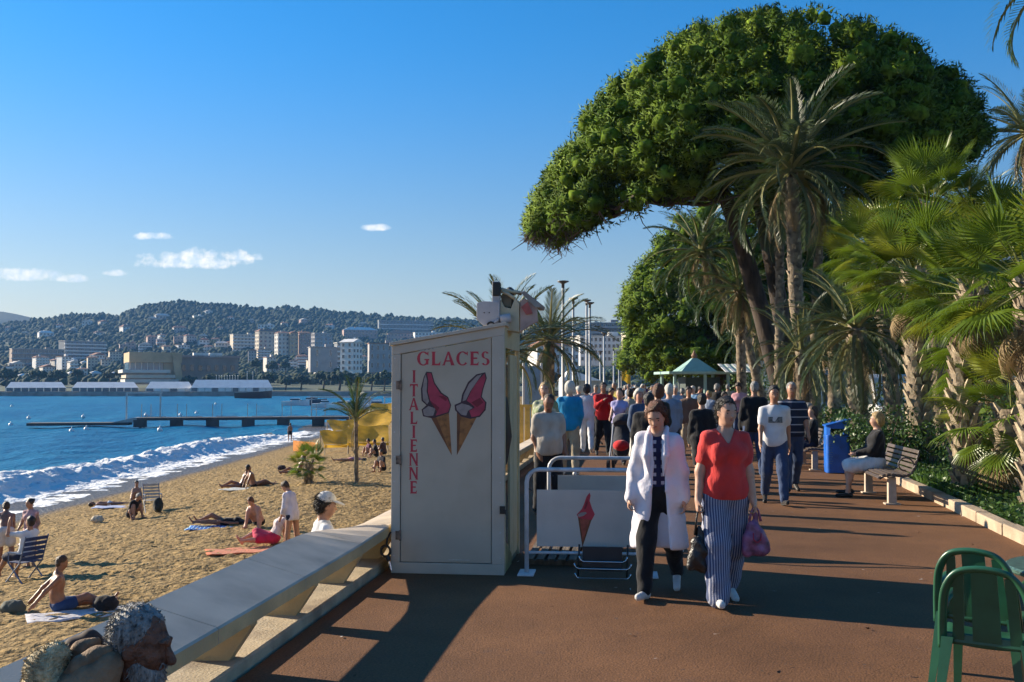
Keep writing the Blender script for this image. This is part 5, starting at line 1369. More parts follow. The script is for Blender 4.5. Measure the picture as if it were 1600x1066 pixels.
# ---- lamp poles along the wall
M_LAMP = M('lamp_pole', (.50, .50, .49), .4, .06, 2); M_LHEAD = M('lamp_head', (.10, .10, .11), .4, .1)
def lamp(px, ytop, H, label, r=.075):
    Y = (H - CAM_H) * FPX / (HORIZON - ytop); p = at(px, 600, Y); p.z = 0 if (p.x - .1213 * Y) > -2.3 else -.05
    o = empty('lamp_post', p, 0, label, 'lamp post', 'lamp posts along the sea wall')
    b = MB(); b.tube([(0, 0, 0), (0, 0, .9), (0, 0, .95), (0, 0, H - .3)], [r * 1.4, r * 1.35, r, r * .8], 12); b.build('pole', M_LAMP, o, smooth=True)
    b = MB(); b.lathe([(.0, H - .32), (r * .85, H - .3), (r * .9, H - .12), (.24, H - .04), (.25, H), (.0, H + .03)], 16); b.build('head', M_LHEAD, o, smooth=True)
    b = MB(); b.lathe([(.17, 0), (.17, .03), (.12, .06), (0, .06)], 14); b.build('base_plate', M_LHEAD, o)
lamp(880, 437, 6.2, 'tallest lamp post, nearest along the wall beside the beach palm')
lamp(896, 464, 6.2, 'second lamp post along the wall, thinner than the tallest')
lamp(917, 467, 6.4, 'third lamp post, left of a close pair behind the crowd')
lamp(922, 471, 6.2, 'fourth lamp post, right of the close pair behind the crowd')
lamp(944, 519, 6.2, 'fifth lamp post in front of the white arcaded building', .1)
lamp(938, 548, 4.6, 'short pale post just left of the fifth lamp post')
lamp(959, 544, 6.2, 'sixth lamp post before the far pine', .1)
lamp(967, 556, 6.2, 'last lamp post next to the yellow flag', .1)
def yellow_flag():
    p = at(971, 598, 95); p.z = 0; o = empty('flag', p, 0, 'yellow flag hanging from a pole among the far lamp posts', 'flag')
    b = MB(); b.tube([(0, 0, 0), (0, 0, 4.2)], .05, 8); b.build('pole', M_LAMP, o)
    V = []; F = []
    for i in range(7):
        for j in range(8): V.append((.05 + i * .13, .08 * math.sin(i * 1.4 + j * .4), 4.1 - j * .28 - .04 * i * i * .5))
    for i in range(6):
        for j in range(7): a = i * 8 + j; F.append((a, a + 1, a + 9, a + 8))
    b = MB(); b.add(V, F); b.build('cloth', M('flag_yellow', (.62, .42, .04), .7, .1, trans=.3), o, smooth=True)
yellow_flag()

# ---- benches
M_SLAT = M('bench_slat', (.11, .085, .07), .35, .25, 5, stretch=(8, 1, 1), rgb2=(.05, .04, .03)); M_BLEG = M('bench_leg', (.48, .39, .30), .8, .1, 6, dirt=(.25, .2, .15, 5, .4)); M_IRON = M('bench_iron', (.06, .05, .05), .5, .1)
def bench(p, rz, L, label):
    """long axis along local x, sitter faces local -y"""
    o = empty('bench', p, rz, label, 'bench', 'slatted benches facing the sea')
    prof = [(-.26, .405), (-.20, .44), (-.13, .452), (-.06, .452), (.01, .445), (.08, .44), (.145, .452), (.20, .50), (.235, .565), (.255, .635), (.275, .705), (.295, .775)]
    for i, (y, z) in enumerate(prof):
        a, c = prof[max(0, i - 1)], prof[min(len(prof) - 1, i + 1)]; an = math.atan2(c[1] - a[1], c[0] - a[0])
        b = MB(); b.box((0, y, z), (L, .052, .026), Matrix.Rotation(an, 3, 'X')); b.build('slat', M_SLAT, o, bevel=.006)
    for x in (-L / 2 + .16, L / 2 - .16):
        b = MB(); b.box((x, -.06, .20), (.10, .12, .40), taper=.92); b.box((x, -.06, .012), (.16, .22, .024)); b.build('leg', M_BLEG, o, bevel=.008)
    for x in (-L / 2 + .02, L / 2 - .02, 0):
        b = MB(); b.tube([(x, y, z - .022) for y, z in prof], .014, 6); b.build('bracket', M_IRON, o, smooth=True)
    for x in (-L / 2 + .02, L / 2 - .02):
        n = 16; b = MB(); b.tube([(x, .10 + (.13 - .055 * i / n) * math.cos(-.6 + 5.4 * i / n), .585 + (.13 - .055 * i / n) * math.sin(-.6 + 5.4 * i / n)) for i in range(n + 1)], .012, 6); b.build('scroll_arm', M_IRON, o, smooth=True)
    return o
pB = gp(1402, 789); BENCH1 = Vector((pB.x + .10, pB.y + .82, 0)); BANG = -R(90) - math.atan2(.13, 1)
bench(BENCH1, BANG, 1.9, 'slatted bench with scroll arms holding the woman in the dark cardigan')
pB2 = gp(1277, 735); BENCH2 = Vector((pB2.x + .12, pB2.y + .80, 0))
bench(BENCH2, BANG, 1.9, 'slatted bench half hidden behind the blue litter bin')

# ---- blue litter bin with slanted top
def bin_():
    p = gp(1308, 739); o = empty('litter_bin', p, R(-8), 'tall bright blue litter bin with a slanted top', 'litter bin')
    bl = M('bin_blue', (.008, .12, .52), .38, .12, 4, dirt=(.01, .05, .16, 6, .4)); W, D, h0, h1 = .46, .42, .93, 1.06
    def outline(n=6, r=.07):
        pts = []
        for cx, cy, a0 in ((W / 2 - r, -D / 2 + r, -90), (W / 2 - r, D / 2 - r, 0), (-W / 2 + r, D / 2 - r, 90), (-W / 2 + r, -D / 2 + r, 180)):
            for i in range(n): a = R(a0 + 90 * i / (n - 1)); pts.append((cx + r * math.cos(a), cy + r * math.sin(a)))
        return pts
    pts = outline(); n = len(pts); z = lambda x: h0 + (h1 - h0) * (x + W / 2) / W
    b = MB(); b.prism(pts, .74, lambda x, y, t: Vector((x, y, .012 + t))); b.build('body', bl, o, bevel=.006)
    for s in (-1, 1):   # upper shells left and right of the throw-in opening
        q = [(x, y) for x, y in pts if s * x > .02]
        k = MB(); xs = W / 2 - .075
        k.prism([(xs, -D / 2 + .01), (W / 2 - .01, -D / 2 + .06), (W / 2, 0), (W / 2 - .01, D / 2 - .06), (xs, D / 2 - .01)] if s > 0 else [(-xs, D / 2 - .01), (-W / 2 + .01, D / 2 - .06), (-W / 2, 0), (-W / 2 + .01, -D / 2 + .06), (-xs, -D / 2 + .01)],
                1, lambda x, y, t: Vector((x, y, .755 + t * (z(x) - .757)))); k.build('upper_shell', bl, o)
    for y in (-D / 2 + .012, D / 2 - .012):
        b = MB(); b.prism([(-xs if False else -.155, .885), (.155, .885), (.155, z(.155) - .002), (-.155, z(-.155) - .002)], .018, lambda x, yy, t: Vector((x, y + t - .009, yy))); b.build('upper_lip', bl, o)
    b = MB(); b.prism([(-W / 2 - .012, h0 - .003), (W / 2 + .012, h1 - .003), (W / 2 + .012, h1 + .022), (-W / 2 - .012, h0 + .022)], D + .02, lambda x, y, t: Vector((x, -D / 2 - .01 + t, y))); b.build('lid', bl, o, bevel=.006)
    b = MB(); b.prism(outline(), .012, lambda x, y, t: Vector((x * .9, y * .9, t))); b.build('plinth', M_BLACK, o)
    for i in range(11):
        b = MB(); b.box((-.165 + .018 * (i % 2), -D / 2 - .0015, .20 + i * .044), (.07, .003, .016)); b.build('lettering_mark', M('bin_print', (.10, .22, .42), .5, .1), o)
bin_()

# ---- green plastic chairs and table at the right edge
M_GREEN = M('green_plastic', (.020, .095, .050), .32, .15, 6, spec=.5)
def plastic_chair(p, rz, label):
    """monobloc armchair, sitter faces local +y (its back is at -y)"""
    o = empty('plastic_chair', p, rz, label, 'chair', 'green plastic armchairs')
    # rounded back frame hoop
    hoop = [(-.215, -.20, .40), (-.205, -.235, .58), (-.185, -.262, .71), (-.13, -.278, .795), (-.05, -.285, .823), (.05, -.285, .823), (.13, -.278, .795), (.185, -.262, .71), (.205, -.235, .58), (.215, -.20, .40)]
    sm = []
    for i in range(len(hoop) - 1):
        a, c = Vector(hoop[i]), Vector(hoop[i + 1])
        pv, nx = Vector(hoop[max(0, i - 1)]), Vector(hoop[min(len(hoop) - 1, i + 2)])
        for k in range(5):
            t = k / 5; sm.append(.5 * ((2 * a) + (c - pv) * t + (2 * pv - 5 * a + 4 * c - nx) * t * t + (3 * a - pv - 3 * c + nx) * t ** 3))
    sm.append(Vector(hoop[-1]))
    b = MB(); b.tube(sm, .027, 8, squash=.62); b.build('back_frame', M_GREEN, o, smooth=True)
    def strip(x0, x1, w0, w1, z0, z1, name):
        V = []; F = []; K = 8
        for i in range(K + 1):
            t = i / K; z = z0 + (z1 - z0) * t; y = -.20 - .085 * max(0, (z - .43) / .37) ** .8 + .012 * math.sin(t * 3.14); x = x0 + (x1 - x0) * t; w = w0 + (w1 - w0) * t
            V += [(x - w, y - .004, z), (x + w, y - .004, z), (x + w, y + .004, z), (x - w, y + .004, z)]
        for i in range(K):
            for j in range(4): F.append((i * 4 + j, i * 4 + (j + 1) % 4, i * 4 + 4 + (j + 1) % 4, i * 4 + 4 + j))
        F += [(3, 2, 1, 0), (K * 4, K * 4 + 1, K * 4 + 2, K * 4 + 3)]
        b = MB(); b.add(V, F); b.build(name, M_GREEN, o, auto=30)
    strip(0, 0, .068, .060, .42, .82, 'back_slat')
    for s in (-1, 1): strip(s * .138, s * .118, .028, .024, .42, .79, 'back_slat')
    b = MB(); b.box((0, -.198, .452), (.42, .02, .055), Matrix.Rotation(-.15, 3, 'X')); b.build('back_lower_rail', M_GREEN, o, bevel=.008)
    # seat pan
    V = []; F = []; K = 8
    for i in range(K + 1):
        for j in range(K + 1):
            u, v = i / K, j / K; V.append(((u - .5) * (.46 + .05 * v), -.20 + .44 * v, .425 + .02 * (2 * u - 1) ** 2 + .012 * v - .05 * max(0, v - .85) / .15))
    for i in range(K):
        for j in range(K): a = i * (K + 1) + j; F.append((a, a + K + 1, a + K + 2, a + 1))
    b = MB(); b.add(V, F); s_ = b.build('seat', M_GREEN, o, smooth=True); md = s_.modifiers.new('t', 'SOLIDIFY'); md.thickness = .012; md.offset = -1
    for sx in (-1, 1):
        # legs: L-section tapers
        for (x0, y0, x1, y1, zt) in ((sx * .205, -.20, sx * .25, -.285, .46), (sx * .215, .21, sx * .235, .25, .61)):
            b = MB(); b.prism([(-.006, -.030), (.038, -.030), (.038, -.022), (.004, -.022), (.004, .032), (-.006, .032)] if sx < 0 else [(.006, .032), (-.004, .032), (-.004, -.022), (-.038, -.022), (-.038, -.030), (.006, -.030)],
                              1, lambda x, y, t: Vector((x1 + (x0 - x1) * t + x * (.8 + .5 * t), y1 + (y0 - y1) * t + y * (.8 + .5 * t), zt * t))); b.build('leg', M_GREEN, o)
        arm = [(sx * .203, -.235, .60), (sx * .212, -.12, .625), (sx * .218, .05, .63), (sx * .218, .18, .625), (sx * .216, .22, .60)]
        b = MB(); b.tube(arm, [.020, .026, .030, .030, .022], 8, squash=.5); b.build('armrest', M_GREEN, o, smooth=True)
    return o
CH1 = Vector((2.52, 5.42, 0)); plastic_chair(CH1, R(-33), 'nearest green plastic chair with its slatted back to the viewer')
CH2 = Vector((2.74, 5.98, 0)); plastic_chair(CH2, R(-37), 'second green plastic chair tucked behind the nearest one')
def cafe_table():
    p = Vector((3.24, 5.75, 0)); o = empty('cafe_table', p, 0, 'round cafe table cut off by the picture edge', 'table')
    b = MB(); b.lathe([(.0, .70), (.44, .70), (.45, .71), (.45, .725), (.44, .735), (0, .735)], 32); b.build('table_top', M('table_green', (.06, .12, .10), .35, .3, 30), o, auto=40)
    b = MB(); b.lathe([(.20, 0), (.20, .02), (.04, .05), (.035, .699), (0, .699)], 16); b.build('pedestal', M_GREEN, o, auto=40)
cafe_table()

# ---- green roofed pavilion at the garden side, and parked vehicles beyond
def pavilion():
    Yp = 50.0; p = at(1085, 600, Yp); p.z = 0; m = Yp / FPX; o = empty('sales_pavilion', p, R(6), 'pale green pavilion with wide flat eaves and a striped awning behind the crowd', 'pavilion')
    gr = M('pav_green', (.30, .46, .40), .5, .08, 2); dk = M('pav_dark', (.04, .06, .055), .6, .1); h = CAM_H + (HORIZON - 583) * m; ht = CAM_H + (HORIZON - 560) * m
    b = MB(); b.box((0, 0, h), (3.3, 3.0, .12)); b.build('eaves', gr, o)
    b = MB(); b.add([(-.9, -.9, h + .06), (.9, -.9, h + .06), (.9, .9, h + .06), (-.9, .9, h + .06), (-.12, -.12, ht), (.12, -.12, ht), (.12, .12, ht), (-.12, .12, ht)], [(0, 1, 5, 4), (1, 2, 6, 5), (2, 3, 7, 6), (3, 0, 4, 7), (4, 5, 6, 7)]); b.build('roof', gr, o)
    b = MB(); b.lathe([(.1, 0), (.16, .12), (.05, .3), (0, .42)], 10, (0, 0, ht)); b.build('finial', M('pav_brass', (.25, .12, .06), .5, .2), o)
    for x, y in ((-1.3, -1.2), (1.3, -1.2), (1.3, 1.2), (-1.3, 1.2), (.15, -1.3)): b = MB(); b.box((x, y, h / 2 - .03), (.12, .12, h - .07)); b.build('post', gr, o)
    b = MB(); b.box((.3, .3, 1.05), (1.7, 1.4, 2.1)); b.build('cabin', dk, o)
    for k in range(9): b = MB(); b.box((.95 + k * .17, -1.6, h + .22 - .02 * (k % 2)), (.165, 1.3, .02), Matrix.Rotation(R(18), 3, 'X')); b.build('awning_strip', gr if k % 2 else M('pav_white', (.7, .7, .66), .6, .05), o)
pavilion()
M_TYRE = M('tyre', (.02, .02, .02), .8, .1)
def van(p, rz, col, label, L=4.8, W=1.9, H=2.0, name='parked_van', cat='van'):
    o = empty(name, p, rz, label, cat, 'vehicles parked beyond the garden'); m = M('paint_%s' % '_'.join(str(int(c * 100)) for c in col), col, .25, .05, 1, coat=.5)
    pr = [(-L / 2, .30), (L / 2 - .1, .30), (L / 2, .45), (L / 2, .85), (L / 2 - .75, 1.02), (L / 2 - 1.45, H * .93), (L / 2 - 1.8, H), (-L / 2 + .1, H), (-L / 2, H * .9)]
    b = MB(); b.prism(pr, W, lambda x, y, t: Vector((x, -W / 2 + t, y))[:] and Vector((x, W / 2 - t, y))); b.build('body', m, o, bevel=.05)
    for s in (-1, 1):
        b = MB(); b.prism([(L / 2 - 1.45, 1.05), (L / 2 - .95, 1.05), (L / 2 - 1.55, H * .88), (L / 2 - 1.95, H * .88), (L / 2 - 1.95, 1.05)], .02, lambda x, y, t: Vector((x, s * (W / 2 + .004 + t * .5), y))); b.build('side_window', M_GLASS, o)
        b = MB(); b.box((-.55, s * (W / 2 + .006), H * .70), (1.7, .014, H * .3)); b.build('side_window', M_GLASS, o)
        for x in (-L / 2 + .9, L / 2 - .95):
            b = MB(); b.tube([(x, s * (W / 2 - .18), .32), (x, s * (W / 2 + .02), .32)], .32, 18); w = b.build('wheel', M_TYRE, o, auto=40)
            b = MB(); b.tube([(x, s * (W / 2 + .02), .32), (x, s * (W / 2 + .03), .32)], .18, 14); b.build('rim', M_CHROME, w)
        b = MB(); b.box((L / 2 - .02, s * .7, .72), (.06, .3, .16)); b.build('headlight', M('lamp_glass', (.7, .7, .7), .1, .05), o)
    b = MB(); b.prism([(-W / 2 + .15, 0), (W / 2 - .15, 0), (W / 2 - .2, .72), (-W / 2 + .2, .72)], .02, lambda x, y, t: Vector((L / 2 - .80 - y * .93 * .9 + t, x, 1.10 + y * .92 * .98))); b.build('windscreen', M_GLASS, o)
    return o
van(at(1310, 600, 46).xy.to_3d() + Vector((0, 0, -.05)), R(-100), (.03, .06, .11), 'dark blue van parked beyond the lawn behind the blue bin', H=2.4, L=5.4)
van(at(1390, 600, 40).xy.to_3d() + Vector((0, 0, -.05)), R(-95), (.7, .7, .68), 'white van parked behind the bush near the shaggy palm', H=2.2)
van(at(1240, 600, 62).xy.to_3d() + Vector((0, 0, -.05)), R(-100), (.35, .36, .38), 'silver car like van glimpsed between the pine trunks', H=1.9)
van(at(1480, 600, 44).xy.to_3d() + Vector((0, 0, -.05)), R(-95), (.12, .02, .02), 'dark red van hidden behind the fan palm trunks', H=1.9)

# ---- beach restaurant things: yellow awnings, windbreak, blue canvas screen
M_YEL = M('yellow_canvas', (.70, .42, .035), .7, .12, 2, trans=.35, bump=.3, bscale=5); M_WOODP = M('awning_post', (.45, .38, .26), .7, .15)
def awning(px, py, W, D, h0, h1, rz, label, sag=.1):
    p = gs(px, py); o = empty('beach_awning', p, rz, label, 'awning', 'yellow beach awnings'); V = []; F = []; K = 8
    for i in range(K + 1):
        for j in range(K + 1):
            u, v = i / K, j / K; V.append(((u - .5) * W, (v - .5) * D, h0 + (h1 - h0) * v - sag * math.sin(u * 3.14) * math.sin(v * 3.14) * 1.2 + .05 * math.sin(u * 9)))
    for i in range(K):
        for j in range(K): a = i * (K + 1) + j; F.append((a, a + K + 1, a + K + 2, a + 1))
    b = MB(); b.add(V, F); b.build('canvas', M_YEL, o, smooth=True)
    b = MB(); b.add([((u - .5) * W, -D / 2 - .01, h0 - .02 + z) for z in (0, -.16) for u in np.linspace(0, 1, 9)], [(i, i + 1, i + 10, i + 9) for i in range(8)]); b.build('valance', M_YEL, o)
    for x in (-W / 2 + .05, W / 2 - .05):
        for y, h in ((-D / 2 + .05, h0), (D / 2 - .05, h1)): b = MB(); b.tube([(x, y, -.1), (x, y, h)], .035, 8); b.build('pole', M_WOODP, o)
for px, py, W, D, h0, h1, rz, lab in ((530, 706, 2.2, 1.8, .5, 1.3, 20, 'low yellow awning nearest the young beach palm'), (575, 706, 2.4, 1.8, .6, 1.5, 8, 'yellow awning partly hidden by the young palm trunk'),
        (540, 690, 2.6, 2.2, .9, 1.7, 25, 'yellow awning behind the nearest one, closest to the waves'), (585, 690, 2.6, 2.2, 1.1, 2.0, -8, 'yellow awning in the middle of the cluster'), (572, 676, 3.0, 2.4, 1.2, 2.3, 18, 'yellow awning in the second row of the cluster'), (600, 668, 3.0, 2.6, 1.4, 2.6, 5, 'highest yellow awning touching the kiosk edge')):
    awning(px, py, W, D, h0, h1, R(rz), lab, .16)
def windbreak():
    p = gs(458, 706); q = gs(497, 703); o = empty('windbreak', p, math.atan2(q.y - p.y, q.x - p.x), 'orange yellow windbreak panel standing at the water edge', 'windbreak'); L = (q - p).length
    for k in range(3):
        b = MB(); b.box((L * (k + .5) / 3, 0, .45), (L / 3 - .04, .03, .78)); b.build('panel', M('orange_canvas', (.75, .27, .01), .7, .1, trans=.35), o)
    for k in range(4): b = MB(); b.tube([(L * k / 3, 0, -.2), (L * k / 3, 0, 1.0)], .025, 6); b.build('stake', M_WOODP, o)
windbreak()
def canvas_screen():
    p = at(832, 620, 34); p.z = -2.1; o = empty('canvas_screen', p, R(5), 'blue grey canvas screen of the beach restaurant right of the kiosk', 'screen'); m = 34 / FPX; h = CAM_H + (HORIZON - 572) * m + 2.1
    b = MB(); b.box((0, 0, h / 2), (26 * m, .04, h)); b.build('cloth', M('blue_canvas', (.16, .26, .38), .6, .1, 2), o)
    for x in (-14 * m, 14 * m): b = MB(); b.tube([(x, 0, -.1), (x, 0, h + .1)], .04, 8); b.build('pole', M_LAMP, o)
    p = at(833, 650, 30); p.z = -2.1; o = empty('terrace_railing', p, R(7), 'yellow wooden railing of the beach terrace beside the kiosk', 'railing'); m = 30 / FPX; h = CAM_H + (HORIZON - 632) * m + 2.1
    for k in range(7): b = MB(); b.box((-.55 + k * .19, 0, h / 2), (.15, .03, h)); b.build('board', M('yellow_board', (.58, .40, .10), .7, .1), o)
    b = MB(); b.box((0, -.03, h - .04), (1.5, .05, .08)); b.build('top_rail', M('yellow_board', (.58, .40, .10), .7, .1), o)
    # white tarp tent of the beach club, behind the crowd
    p = at(905, 600, 72); p.z = -2.1; m = 72 / FPX; o = empty('beach_tent', p, R(7), 'white peaked canvas tent of the beach club behind the lamp posts', 'tent'); h = CAM_H + (HORIZON - 595) * m + 2.1; ht = CAM_H + (HORIZON - 577) * m + 2.1; w = 30 * m
    b = MB(); b.add([(-w, -w, h), (w, -w, h), (w, w, h), (-w, w, h), (-w * .55, 0, ht)], [(3, 2, 1, 0), (0, 1, 4), (1, 2, 4), (2, 3, 4), (3, 0, 4)]); b.build('roof', M_TENT, o)
    b = MB(); b.box((0, 0, h / 2), (2 * w - .2, 2 * w - .2, h - .02)); b.build('side_cloth', M('tent_blue', (.42, .50, .58), .6, .08), o)
canvas_screen()

def litter():
    n = 130; Y = 5 + 22 * rng.random(n) ** 1.4; X = np.array([prom(-2.3, y).x for y in Y]) + (8.0 * rng.random(n)); P = np.stack([X, Y, np.full(n, .006) + .012 * rng.random(n)], -1)
    V, F = leaf_cloud(P, np.tile([0, 0, 1.0], (n, 1)), .038, 2.0, .25, .0)
    mats = [M('dry_leaf', (.10, .055, .025), .9, .3), M('paper_bit', (.45, .42, .38), .8, .1), M('dark_spot', (.035, .025, .02), .9, .2)]
    o = link('litter', mesh_np('litter', V, F, mats, False, rng.choice(3, n, p=[.6, .12, .28]))); tag(o, 'dry leaves and paper bits scattered on the promenade', 'litter', kind='stuff')
litter()
# ================================================================ PEOPLE
# A figure is one blended surface (round cones and ellipsoids merged smoothly, then meshed); clothes are shells of the same figure.
def _cone(P, a, b, r1, r2):
    a = np.asarray(a, np.float32); b = np.asarray(b, np.float32)
    ba = b - a; l2 = float(ba @ ba) + 1e-12; rr = r1 - r2; a2 = l2 - rr * rr; il2 = 1 / l2
    if a2 <= 0:
        return np.sqrt(((P - (a if r1 > r2 else b)) ** 2).sum(-1)) - max(r1, r2)
    pa = P - a; y = pa @ ba; z = y - l2; d = pa * l2 - ba * y[..., None]; x2 = (d * d).sum(-1); y2 = y * y * l2; z2 = z * z * l2
    k = np.sign(rr) * rr * rr * x2
    return np.where(np.sign(z) * a2 * z2 > k, np.sqrt(x2 + z2) * il2 - r2, np.where(np.sign(y) * a2 * y2 < k, np.sqrt(x2 + y2) * il2 - r1, (np.sqrt(x2 * a2 * il2) + y * rr) * il2 - r1))
def _ell(P, c, r, Rm):
    q = (P - np.asarray(c, np.float32)) @ np.asarray(Rm, np.float32)       # columns of Rm are the axes
    r = np.asarray(r, np.float32); k0 = np.sqrt(((q / r) ** 2).sum(-1)); k1 = np.sqrt(((q / (r * r)) ** 2).sum(-1)) + 1e-9
    return k0 * (k0 - 1) / k1
class Shape:
    def __init__(s): s.p = []; s.cuts = []; s.fold = 0; s.sub = []
    def cone(s, a, b, r1, r2, k=.03): s.p.append(('c', np.array(a, float), np.array(b, float), r1, r2, k)); return s
    def ell(s, c, r, Rm=None, k=.03): s.p.append(('e', np.array(c, float), np.array(r, float), np.eye(3) if Rm is None else np.array(Rm, float), 0, k)); return s
    def cut(s, n, d): s.cuts.append((np.array(n, float), d)); return s         # keep n.x <= d
    def mesh(s, vox):
        lo = np.full(3, 1e9); hi = -lo
        for t in s.p:
            if t[0] == 'c':
                for q, r in ((t[1], t[3]), (t[2], t[4])): lo = np.minimum(lo, q - r); hi = np.maximum(hi, q + r)
            else:
                e = np.abs(t[3]) @ t[2]; lo = np.minimum(lo, t[1] - e); hi = np.maximum(hi, t[1] + e)
        lo -= 3 * vox; hi += 3 * vox; n = np.ceil((hi - lo) / vox).astype(int) + 1
        f = np.full(n, .3, np.float32)
        ax = [lo[i] + vox * np.arange(n[i]) for i in range(3)]
        for t in s.p:
            if t[0] == 'c': a = np.minimum(t[1] - t[3], t[2] - t[4]); b = np.maximum(t[1] + t[3], t[2] + t[4])
            else: e = np.abs(t[3]) @ t[2]; a = t[1] - e; b = t[1] + e
            m = t[5] + 2 * vox
            i0 = np.maximum(0, np.floor((a - m - lo) / vox).astype(int)); i1 = np.minimum(n, np.ceil((b + m - lo) / vox).astype(int) + 1)
            sl = tuple(slice(i0[i], i1[i]) for i in range(3))
            G = np.stack(np.meshgrid(*[ax[i][sl[i]] for i in range(3)], indexing='ij'), -1).astype(np.float32)
            v = _cone(G, t[1], t[2], t[3], t[4]) if t[0] == 'c' else _ell(G, t[1], t[2], t[3])
            w = f[sl]; k = max(t[5], 1e-4); h = np.maximum(k - np.abs(w - v), 0) / k; f[sl] = np.minimum(w, v) - h * h * k * .25
        if s.fold or s.cuts or s.sub:
            X = ax[0][:, None, None].astype(np.float32); Y = ax[1][None, :, None].astype(np.float32); Z = ax[2][None, None, :].astype(np.float32)
            if s.fold:
                f += s.fold * (np.sin(X * 37 + 3 * np.sin(Z * 9)) * np.sin(Y * 31 + 2.2 * np.sin(Z * 13 + 1)) * .8 + np.sin(Z * 41 + 5 * np.sin(X * 11) + 4 * np.sin(Y * 8)) * .7)
            for nn, d in s.cuts: f = np.maximum(f, (nn[0] * X + nn[1] * Y + nn[2] * Z - d).astype(np.float32))
            for fn in s.sub: f = np.maximum(f, fn(X, Y, Z).astype(np.float32))
        return surface_nets(f, lo, vox)
def surface_nets(f, lo, vox):
    ins = f < 0
    c = np.zeros(np.array(f.shape) - 1, np.int8)
    for i in (0, 1):
        for j in (0, 1):
            for k in (0, 1): c += ins[i:i + c.shape[0], j:j + c.shape[1], k:k + c.shape[2]]
    act = (c > 0) & (c < 8); I = np.argwhere(act)
    if len(I) == 0: return np.zeros((0, 3)), np.zeros((0, 4), int)
    V = np.zeros((len(I), 3)); W = np.zeros(len(I))
    cor = [(i, j, k) for i in (0, 1) for j in (0, 1) for k in (0, 1)]
    for a in cor:
        for ax in range(3):
            if a[ax]: continue
            b = list(a); b[ax] = 1
            fa = f[I[:, 0] + a[0], I[:, 1] + a[1], I[:, 2] + a[2]]; fb = f[I[:, 0] + b[0], I[:, 1] + b[1], I[:, 2] + b[2]]
            m = (fa < 0) != (fb < 0); t = np.where(m, fa / np.where(m, fa - fb, 1), 0)
            p = np.tile(np.array(a, float), (len(I), 1)); p[:, ax] += t; V[m] += p[m]; W[m] += 1
    V = (I + V / W[:, None]) * vox + lo
    idx = np.full(act.shape, -1, np.int64); idx[act] = np.arange(len(I)); F = []
    for ax in range(3):
        s0 = [slice(1, -1)] * 3; s1 = [slice(1, -1)] * 3; s0[ax] = slice(0, -1); s1[ax] = slice(1, None)
        A = ins[tuple(s0)]; B = ins[tuple(s1)]; E = np.argwhere(A != B); 
        if len(E) == 0: continue
        sg = A[tuple(E.T)]; base = E.copy()
        o1, o2 = [(1, 2), (2, 0), (0, 1)][ax]
        for q in range(3):
            if q != ax: base[:, q] += 1
        def cell(d1, d2):
            e = base.copy(); e[:, o1] -= d1; e[:, o2] -= d2; return idx[tuple(e.T)]
        q = np.stack([cell(1, 1), cell(0, 1), cell(0, 0), cell(1, 0)], 1); q[~sg] = q[~sg][:, ::-1]; F.append(q)
    F = np.concatenate(F); F = F[(F >= 0).all(1)]
    return V, F
def relax(V, F, it=2):
    if len(V) == 0: return V
    E = np.concatenate([F[:, [0, 1]], F[:, [1, 2]], F[:, [2, 3]], F[:, [3, 0]]]); E = np.concatenate([E, E[:, ::-1]])
    cnt = np.bincount(E[:, 0], minlength=len(V))[:, None]
    for _ in range(it):
        S = np.stack([np.bincount(E[:, 0], V[E[:, 1], i], len(V)) for i in range(3)], 1); V = V * .45 + .55 * S / np.maximum(cnt, 1)
    return V
def garment(name, shp, mat, parent, vox, it=2):
    V, F = shp.mesh(vox)
    if len(V) == 0: return None
    return link(name, mesh_np(name, relax(V, F, it), F, mat, True), parent)

def cloth(rgb, name=None, rough=.85): return M(name or 'cloth_%d_%d_%d' % tuple(int(c * 250) for c in rgb), rgb, rough, .12, 7, bump=.75, bscale=16, stretch=(1, 1, .45), spec=.2, sheen=.15)
SKIN = {'fair': M('skin_fair', (.50, .29, .20), .5, .08, 14, spec=.35), 'tan': M('skin_tan', (.36, .185, .115), .5, .1, 14, spec=.4), 'dark_tan': M('skin_dark_tan', (.25, .115, .065), .45, .1, 14, spec=.45), 'weathered_shaded': M('skin_weathered_shaded', (.155, .068, .040), .55, .3, 30, bump=.7, bscale=60, spec=.35), 'pink': M('skin_pink', (.50, .25, .18), .5, .1, 14, spec=.35)}  # weathered skin: wrinkled relief, tone lowered to paint in the face's shadow
HAIR = {'brown': M('hair_brown', (.055, .028, .014), .55, .35, 60, bump=.9, bscale=120, stretch=(1, 1, .25)), 'dark': M('hair_dark', (.016, .011, .009), .5, .3, 60, bump=.8, bscale=120, stretch=(1, 1, .25)), 'grey': M('hair_grey', (.26, .25, .235), .6, .35, 60, bump=.9, bscale=120, stretch=(1, 1, .25)),
        'white': M('hair_white', (.60, .57, .50), .6, .2, 60, bump=.8, bscale=120), 'blond': M('hair_blond', (.38, .25, .10), .55, .3, 60, bump=.8, bscale=120, stretch=(1, 1, .25)), 'auburn': M('hair_auburn', (.13, .045, .018), .55, .35, 60, bump=.9, bscale=120)}
M_EYE = M('eye_dark', (.03, .02, .015), .3, .1); M_LIP = M('lip', (.36, .11, .09), .5, .1); M_BROW = M('brow', (.06, .035, .02), .8, .2)
